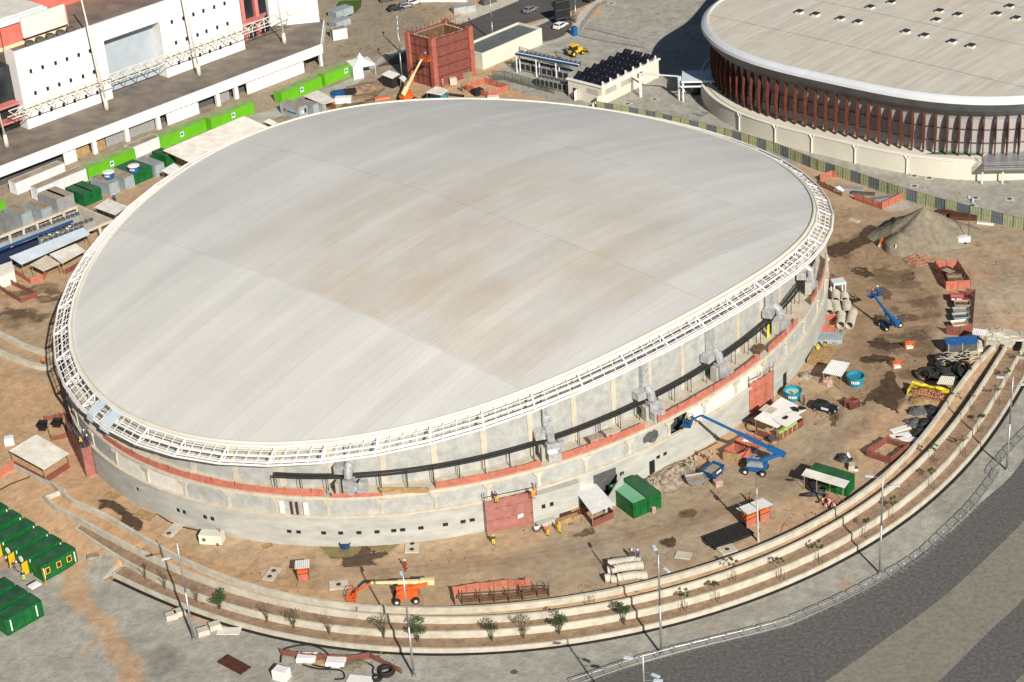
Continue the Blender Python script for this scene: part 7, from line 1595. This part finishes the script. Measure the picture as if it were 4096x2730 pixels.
t = thing('wheelbarrow', 'grey wheelbarrow near the two yellow workers', 'wheelbarrow', at(*c5(283,435)), R(100)); q = MB(); q.ring([[(-.3, -.2, .3), (.3, -.2, .3), (.3, .2, .3), (-.3, .2, .3)], [(-.6, -.38, .65), (.55, -.38, .6), (.55, .38, .6), (-.6, .38, .65)]]); q.build('tray', M['grey_metal'], t); q = MB(); q.tube((.6, -.06, .2), (.6, .06, .2), .2, n=12); q.build('wheel', M['rubber'], t); q = MB(); q.tube((.6, .0, .2), (-1.1, .3, .6), .03, n=4); q.tube((.6, 0, .2), (-1.1, -.3, .6), .03, n=4); q.build('handle', M['wood'], t)
# cooling yard on the left
def wl(px, z): p = ray(px[0], px[1], z); return p
cy0 = at(*P0(250, 600)); CY = thing('cooling_yard', 'concrete framed cooling yard with rows of fans and a dark basin', 'cooling yard', cy0)
def rel(px, z): p = ray(px[0], px[1], z); return (p[0]-cy0[0], p[1]-cy0[1], z-cy0[2])
def beam3(q, A, B, w_, h_): 
    A, B = Vector(A), Vector(B); d = B-A; q.obox((A+B)/2-Vector((0, 0, h_/2)), (d.length, w_, h_), math.atan2(d.y, d.x))
q = MB(); beam3(q, rel(P0(-160,690), 3.2), rel(P0(655,368), 3.2), .45, .5); 
for k in np.linspace(0, 1, 8): a, b_ = Vector(rel(P0(-160,690), 3.2)), Vector(rel(P0(655,368), 3.2)); c_ = a.lerp(b_, k); q.box(c_.x-.25, c_.y-.25, 0, c_.x+.25, c_.y+.25, 2.7)
q.build('frame', M['beige'], CY); q = MB(); beam3(q, rel(P0(655,365), 3.2), rel(P0(955,488), 3.2), .4, 3.2); q.build('end_wall', M['concrete_light'], CY)
q = MB(); beam3(q, rel(P0(740,578), 3.2), rel(P0(955,490), 3.2), .45, .5); c_ = Vector(rel(P0(850,535), 3.2)); q.box(c_.x-.25, c_.y-.25, 0, c_.x+.25, c_.y+.25, 2.7); q.build('frame', M['beige'], CY)
q = MB(); pts = [rel(P0(x, y), .05) for x, y in ((-160,760),(660,470),(800,600),(-60,950))]; q.add(pts, [(0, 1, 2, 3)]); q.build('basin', M['navy'], CY)
for (xa, ya, xb, yb, n_) in ((-140,720,680,430,20), (330,640,800,480,11), (370,670,720,545,8), (-140,680,630,400,18)):
    A, B = Vector(rel(P0(xa, ya), 1.9)), Vector(rel(P0(xb, yb), 1.9)); q = MB(); beam3(q, A-Vector((0, 0, .3)), B-Vector((0, 0, .3)), 1.2, 1.4); q.build('cooling_unit', M['grey'], CY)
    for k in range(n_): c_ = A.lerp(B, (k+.5)/n_); q = MB(); q.lathe([(.0, -.2), (.38, -.2), (.42, .12), (.3, .12), (.3, -.1)], c_, 12); q.build('fan', M['grey_dark'], CY)
for dy in (0, .45): A, B = Vector(rel(P0(-150,800), 3.0)), Vector(rel(P0(620,500), 3.0)); q = MB(); o_ = Vector((.3*dy, -dy, 0)); q.tube(A+o_, B+o_, .18, n=8); q.build('pipe', M['blue_dark'], CY)
for x, y in ((425,620),(490,602),(575,568),(595,548)): c_ = rel(P0(x, y), 2.4); q = MB(); q.lathe([(.15, 0), (.3, 0), (.3, .1), (.15, .1)], c_, 10); q.build('valve', M['white'], CY)
# curved kerbs of the ramp at the left
for i, pts in enumerate(([(-250,-10),(-80,0),(60,60),(200,130),(330,175),(445,215)], [(-250,120),(0,190),(150,250),(290,300),(445,330)])):
    P = spline([at(*P2(*p)) for p in pts], 8); q = MB(); nn = []
    for j, p in enumerate(P):
        a = P[max(j-1, 0)]; b2 = P[min(j+1, len(P)-1)]; dx, dy = b2[0]-a[0], b2[1]-a[1]; l_ = math.hypot(dx, dy); nn.append((-dy/l_, dx/l_))
    for j in range(len(P)-1):
        vs = []
        for (p, n_) in ((P[j], nn[j]), (P[j+1], nn[j+1])): vs += [(p[0]-P[0][0]+n_[0]*s*.35, p[1]-P[0][1]+n_[1]*s*.35, z) for s, z in ((-1, 0), (-1, .8), (1, .8), (1, 0))]
        q.add(vs, [(0, 4, 5, 1), (1, 5, 6, 2), (2, 6, 7, 3)])
    q.add(vs[4:], [(0, 1, 2, 3)]); tag(q.build('curved_kerb', M['concrete_light'], loc=(P[0][0], P[0][1], 0)), ['upper curved concrete kerb of the ramp at far left', 'lower curved concrete kerb of the ramp at far left'][i], 'kerb')
# low kerb from the western shed to the trough
A_, B_ = Vector(at(*P2(130,1165))), Vector(at(*P2(560,1375))); q = MB(); d = B_-A_; q.obox(d/2+Vector((0, 0, .3)), (d.length, .35, .8), math.atan2(d.y, d.x)); tag(q.build('low_wall', M['concrete'], loc=A_), 'straight low concrete wall from the dusty shed to the planter end', 'wall')
# white tent
tn = thing('tent', 'white peaked pagoda tent at the end of the lime green containers', 'tent', at(*c2(985,665)), R(20)); rr4 = []
wd = 2.6
def tp(k, z): return [(s[0]*wd*k, s[1]*wd*k+wd, z) for s in ((-1, -1), (0, -1.0), (1, -1), (1.0, 0), (1, 1), (0, 1), (-1, 1), (-1, 0))]
q = MB(); q.ring([tp(1, 2.5), tp(.98, 2.9), tp(.62, 3.15), tp(.3, 3.7), tp(.1, 4.6), tp(.01, 5.1)]); q.build('canopy', M['white'], tn)
q = MB(); q.quad((-wd, 0, 0), (-.3, 0, 0), (-.3, 0, 2.6), (-wd, 0, 2.6)); q.quad((-wd, 0, 0), (-wd, 0, 2.6), (-wd, 2*wd, 2.6), (-wd, 2*wd, 0)); q.quad((-wd, 2*wd, 0), (wd, 2*wd, 0), (wd, 2*wd, 2.6), (-wd, 2*wd, 2.6)); q.build('side_wall', M['white'], tn)
for s in ((-wd, 0), (wd, 0), (wd, 2*wd), (-wd, 2*wd)): q = MB(); q.tube((s[0], s[1], 0), (s[0], s[1], 2.6), .06, n=5); q.build('pole', M['white'], tn)
# billboard
bb = thing('billboard', 'big black billboard seen from behind on a lattice post beside the road', 'billboard', at(*c3n(640,185)), R(20)); q = MB(); q.box(-5.0, -.2, 1.2, -1.2, .6, 5.8); q.build('panel', M['black'], bb); q = MB()
for x in (-.4, .4): q.tube((x, 0, 0), (x, 0, 8.5), .12, n=5)
for z in range(0, 8): q.tube((-.4, 0, z), (.4, 0, z+1), .07, n=4)
q.build('lattice_post', M['grey_dark'], bb); q = MB()
for z in (1.4, 3.5, 5.6): q.tube((-4.8, -.22, z), (.4, -.1, z), .1, n=4)
q.build('brace', M['grey_dark'], bb)
boxthing('portable_toilet', c3n(638,305), R(30), (1.1, 1.1, 2.2), 'blue', 'blue portable toilet at the bend of the footpath', 'toilet')
# pallets and boxes by the hall
boxthing('panel_stack', c2(780,130), R(42), (5.5, 3.2, 1.8), 'container_grey', 'stacked grey panels beside the hall end wall, upper stack', 'panel stack'); boxthing('panel_stack', c2(770,215), R(42), (4.5, 3.0, 1.4), 'container_grey', 'stacked grey panels beside the hall end wall, lower stack', 'panel stack')
cont(c2(715,352), R(20), 3.6, 2.4, 2.6, M['container_white'], M['brownroof'], 'short white container with dusty roof at the hall corner', 'white containers')
cont(c2(1450,20), R(-12), 12, 3, 2.8, M['container_white'], M['white'], 'long white panelled cabin at the top edge', 'white containers'); boxthing('air_unit', c2(1830,100), R(15), (5.5, 2.6, 1.6), 'galv', 'silver air handling unit at the top edge near the road', 'air unit')
boxthing('steel_rack', c2(2040,30), R(35), (4, 1.6, 1.3), 'grey_dark', 'dark rack next to the road at the top edge', 'rack')
# small dark vehicles and clutter behind the dome
for i, (x, y, a, d, m_, lab) in enumerate(((760,815,10,(3.2,1.6,1.0),'blue_dark','blue covered trailer near the white roofed shed'), (860,805,15,(2.6,1.4,1.1),'black','black bin right of the blue trailer'), (800,875,-5,(3.6,1.8,1.2),'white','white utility cart beside the soil heap'), (1130,850,15,(3.4,1.2,.5),'orange_pale','pink board pile near the tower lift'), (1850,660,10,(2.6,2.2,1.4),'sand','pale covered pallet at the right foot of the tower'), (1740,720,10,(1.6,1.4,1.5),'beige','beige barrel stack at the tower foot'), (1620,835,-5,(4,1.6,.8),'teal','teal bundles under the pale flat shelter'), (1950,810,30,(2.2,1.8,1.3),'black','black compressor in the pit enclosure'), (2080,850,0,(2.6,1.4,.7),'white_dirty','white crate at the dome rim right of the pit'))): boxthing('site_box', c2(x, y), R(a), d, m_, lab, 'equipment', group='equipment behind the dome')
hose([c2(1480,850), c2(1560,815), c2(1700,820), c2(1830,835)], .28, 'long black pipe on the ground in front of the tower', z=.3)
# ---------------- lamp posts
LG_ = 'lamp posts along the curved path'
pole((775,2560), 'tall grey lamp post at the west end of the gutter, with a double head', dirs=((195, 2.2),)); pole((1656,2705), 'tall grey lamp post whose foot nearly touches the bottom edge', dirs=((100, 1.0),)); pole((2646,2619), 'tall grey lamp post in the middle, near the last crowd barriers', dirs=((-60, 1.6), (100, .3))); pole((3519,2294), 'tall grey lamp post beside the barriers right of centre', dirs=((-15, 1.6), (165, .4))); pole((4027,1880), 'tall grey lamp post closest to the right edge', dirs=((0, 1.6), (165, .4)))
pole((2571,2617), 'lamp post cut by the bottom edge with three lamp heads', zt=13.7, dirs=((165, .9), (-40, 2.6), (-15, 3.9)))
pole(c2(1300,650), 'thin lamp post left of the netted tower', H=11, dirs=((90, .5),), group='distant lamp posts'); pole(c2(1285,445), 'distant lamp post behind the lime green containers', H=8.0, dirs=((90, .3),), group='distant lamp posts'); pole(c2(2080,360), 'distant lamp post at the road kerb above the tower', H=10.0, dirs=((90, .3),), group='distant lamp posts'); pole(c3n(650,200), 'distant lamp post beside the billboard', H=9.0, dirs=((90, .3),), group='distant lamp posts')
t = thing('wooden_pole', 'leaning pale wooden pole by the parapet with a thin antenna', 'pole', at(*c5(1952,505))); q = MB(); q.tube((0, 0, 0), (-.2, .1, 8.8), .17, .12, n=8); q.build('trunk', M['beige'], t); q = MB(); q.tube((-.2, .1, 8.6), (-.2, .1, 12.5), .02, n=4); q.build('antenna', M['grey_dark'], t); q = MB(); q.box(-.5, -.3, 7.2, .1, .0, 7.9); q.build('transformer_box', M['grey_metal'], t); q = MB(); q.box(.1, -.25, 1.6, .4, 0, 2.2); q.build('switch_box', M['grey_metal'], t)
# ---------------- young trees
TRL = [((583,2320),'bare',2.8,'bare young tree at the west end of the lower bed'),((660,2358),'bare',3.0,'second bare tree from the west end'),((788,2412),'bare',2.6,'thin bare tree left of the first green shrub'),((881,2440),'green',3.2,'westernmost green shrub tree, tall and narrow'),((1069,2490),'bare',3.2,'leaning bare tree between the first green tree and the lone booth'),((1177,2517),'dry',3.0,'sparse tree with a few green leaves below the orange booth'),((1318,2538),'bare',3.0,'slender bare tree left of the orange lift'),((1429,2495),'bare',2.2,'tiny bare tree in the upper bed'),((1537,2556),'dry',4.0,'wide grey-green tree just left of the lamp post shadow'),((1672,2570),'green',3.8,'green tree behind the lamp post near the bottom edge'),((1969,2567),'green',3.6,'bright green tree under the rebar rack, left one'),((2095,2556),'dry',4.2,'wide olive tree in the middle of the lower bed'),((2238,2540),'green',3.8,'broad green tree right of the olive tree'),((2365,2464),'bare',3.4,'thin bare tree in the upper bed, centre'),((2498,2501),'green',4.0,'broad green tree near the middle lamp post shadow')]
for px, k, h, lab in TRL: tree(px, k, lab, h, z=-1.5)
STK = [(2736,2440),(2863,2403),(2932,2318),(3122,2313),(3275,2249),(3459,2149),(3569,2075),(3725,1953),(3736,1852),(3850,1822),(3920,1731),(3892,1640),(3987,1617),(4029,1545),(4076,1479)]
for i, px in enumerate(STK): tree(px, 'stake', '%s staked sapling along the beds, counted from the middle lamp post to the right' % ORD[i], 3.6, z=(-.4 if px in ((2932,2318),(3736,1852),(3892,1640)) else -1.5))
# ---------------- crowd barriers
def mkbarrier(label, loc, rz, group):
    t = thing('crowd_barrier', label, 'crowd barrier', loc, rz, group); w_, h_ = 2.35, 1.1; q = MB(); q.path([(-w_/2, 0, .2), (-w_/2, 0, h_-.1), (-w_/2+.1, 0, h_), (w_/2-.1, 0, h_), (w_/2, 0, h_-.1), (w_/2, 0, .2)], .045, 5); q.tube((-w_/2, 0, .2), (w_/2, 0, .2), .035, n=4); q.build('frame', M['grey_metal'], t)
    q = MB()
    for i in range(1, 16): x = -w_/2+w_*i/16; q.tube((x, 0, .2), (x, 0, h_), .014, n=3, cap=False)
    q.build('bars', M['grey_metal'], t)
    for x in (-.75, .75): q = MB(); q.tube((x, -.42, .03), (x, .42, .03), .03, n=4); q.tube((x, 0, .03), (x, 0, .2), .03, n=4); q.build('foot', M['galv'], t)
    return t
BP = spline([tuple(at(*c5(x, y))) for x, y in ((540,1600),(750,1530),(1000,1445),(1300,1360),(1600,1285),(2070,1168))]+[tuple(at(*c6(x, y))) for x, y in ((400,1092),(800,910),(1250,660),(1480,460),(1700,240),(1880,0))]+[tuple(at(*c7(x, y))) for x, y in ((2090,1480),(2353,1190),(2500,1050))], 12)
BPa = np.array(BP); BL_ = np.concatenate([[0], np.cumsum(np.hypot(*np.diff(BPa[:, :2], axis=0).T))]); nb = int(BL_[-1]/2.45); B0 = None
for i in range(nb):
    s = (i+.5)*2.45; p = [float(np.interp(s, BL_, BPa[:, k])) for k in range(3)]; p2 = [float(np.interp(s+.5, BL_, BPa[:, k])) for k in range(3)]; a = math.atan2(p2[1]-p[1], p2[0]-p[0])+random.uniform(-.03, .03)
    lab = '%s crowd barrier of the long curved line, counted from its lower left end' % ORD[min(i, len(ORD)-1)] if i < len(ORD) else 'crowd barrier number %d at the upper right end of the curved line' % (i+1)
    if B0 is None: B0 = mkbarrier(lab, p, a, 'crowd barriers along the paving'); bpy.context.view_layer.update()
    else: dup(B0, p, a, lab)
def bline(pts, where, grp):
    P = np.array([at(*p) for p in pts]); L_ = np.concatenate([[0], np.cumsum(np.hypot(*np.diff(P[:, :2], axis=0).T))]); n_ = int(L_[-1]/2.6)
    for i in range(n_):
        s = (i+.5)*2.6; p = [float(np.interp(s, L_, P[:, k])) for k in range(3)]; p2 = [float(np.interp(s+.3, L_, P[:, k])) for k in range(3)]; dup(B0, p, math.atan2(p2[1]-p[1], p2[0]-p[0]), '%s crowd barrier from the left in the %s' % (ORD[i], where), grp)
bline([c3n(690,270), c3n(740,190), c3n(800,110), c3n(860,50), c3n(960,10)], 'line along the far footpath', 'distant crowd barriers'); bline([c3n(690,320), c3n(900,365), c3n(1270,425)], 'lower line left of the arena shadow', 'distant crowd barriers'); bline([c3n(740,255), c3n(900,290), c3n(1100,340), c3n(1270,365)], 'upper line left of the arena shadow', 'distant crowd barriers')
# flattened pile of barriers on the plaza
for i in range(5):
    b_ = dup(B0, tuple(np.array(at(*c3n(1690+i*12, 960+i*6)))+np.array([0, 0, .08+.07*i])), R(10+6*i), 'crowd barrier lying flat in the pile on the plaza, %s from the bottom' % ORD[i], 'barriers piled flat on the plaza'); b_.rotation_euler = (R(90), 0, R(10+6*i))
# hatches and drain covers on the path
for i, px in enumerate((c4(1995,1490), c5(105,1490))): 
    q = MB(); q.lathe([(0, .03), (.45, .03), (.5, .0)], n=14)
    if i == 0: tag(q.build('manhole', M['grey_dark'], loc=at(*px)), 'round dark manhole cover on the concrete path at the bottom centre', 'manhole')

# loose debris over the yard
rs = random.Random(77); q = MB(); zones_ = [((1100,2200),(2000,2250),30),((2050,2060),(2400,2130),60),((2550,1880),(2900,1960),60),((2900,1640),(3350,1700),70),((3150,1480),(3500,1620),60),((3560,1150),(3720,1500),60),((3500,1700),(3620,1900),60),((3100,2050),(3350,2120),50),((2300,2330),(2700,2380),50),((1000,2260),(1300,2380),40),((400,2080),(900,2300),50),((3400,700),(3900,850),60),((3850,1000),(4090,1330),40),((60,1500),(350,1800),50),((1450,360),(1800,400),60),((3300,1000),(3600,1100),60),((1180,2620),(1600,2720),50),((60,1150),(300,1300),40)]
o0 = at(2600, 2000)
for (a, b_, n_) in zones_:
    for _ in range(n_):
        u, v = rs.uniform(a[0], b_[0]), rs.uniform(a[1], b_[1]); p = at(u, v); s_ = rs.uniform(.06, .2); lg = rs.random() < .25
        q.obox((p[0]-o0[0], p[1]-o0[1], p[2]-o0[2]+s_*.3), ((rs.uniform(.8, 2.2), .1, .06) if lg else (s_, s_*rs.uniform(.6, 1.4), s_*.7)), rs.uniform(0, 3), 1 if lg else rs.choice([0, 0, 2]))
tag(q.build('debris', [M['brownroof'], M['wood'], M['wood_dark']], loc=o0), 'scattered small stones and offcuts lying over the whole dirt yard', 'debris', kind='stuff')

netfence([c7(812,925), c7(880,940), c7(938,915), c7(872,895)], 'small netted crate between black car and dark water tank', closed=True, h=1.5, m='net')
boxthing('crate', c7(875,915), R(25), (2.0, 1.7, 1.0), 'net_dark', 'dark red load inside the small netted crate', 'crate')
q = MB(); q.obox((0, 0, 0), (.9, .04, .55)); p = at(*c5(160,385)); o = q.build('notice', M['white'], loc=(p[0], p[1]-.3, 1.9), rz=R(28)); tag(o, 'white notice hung on the red scaffold net', 'notice')
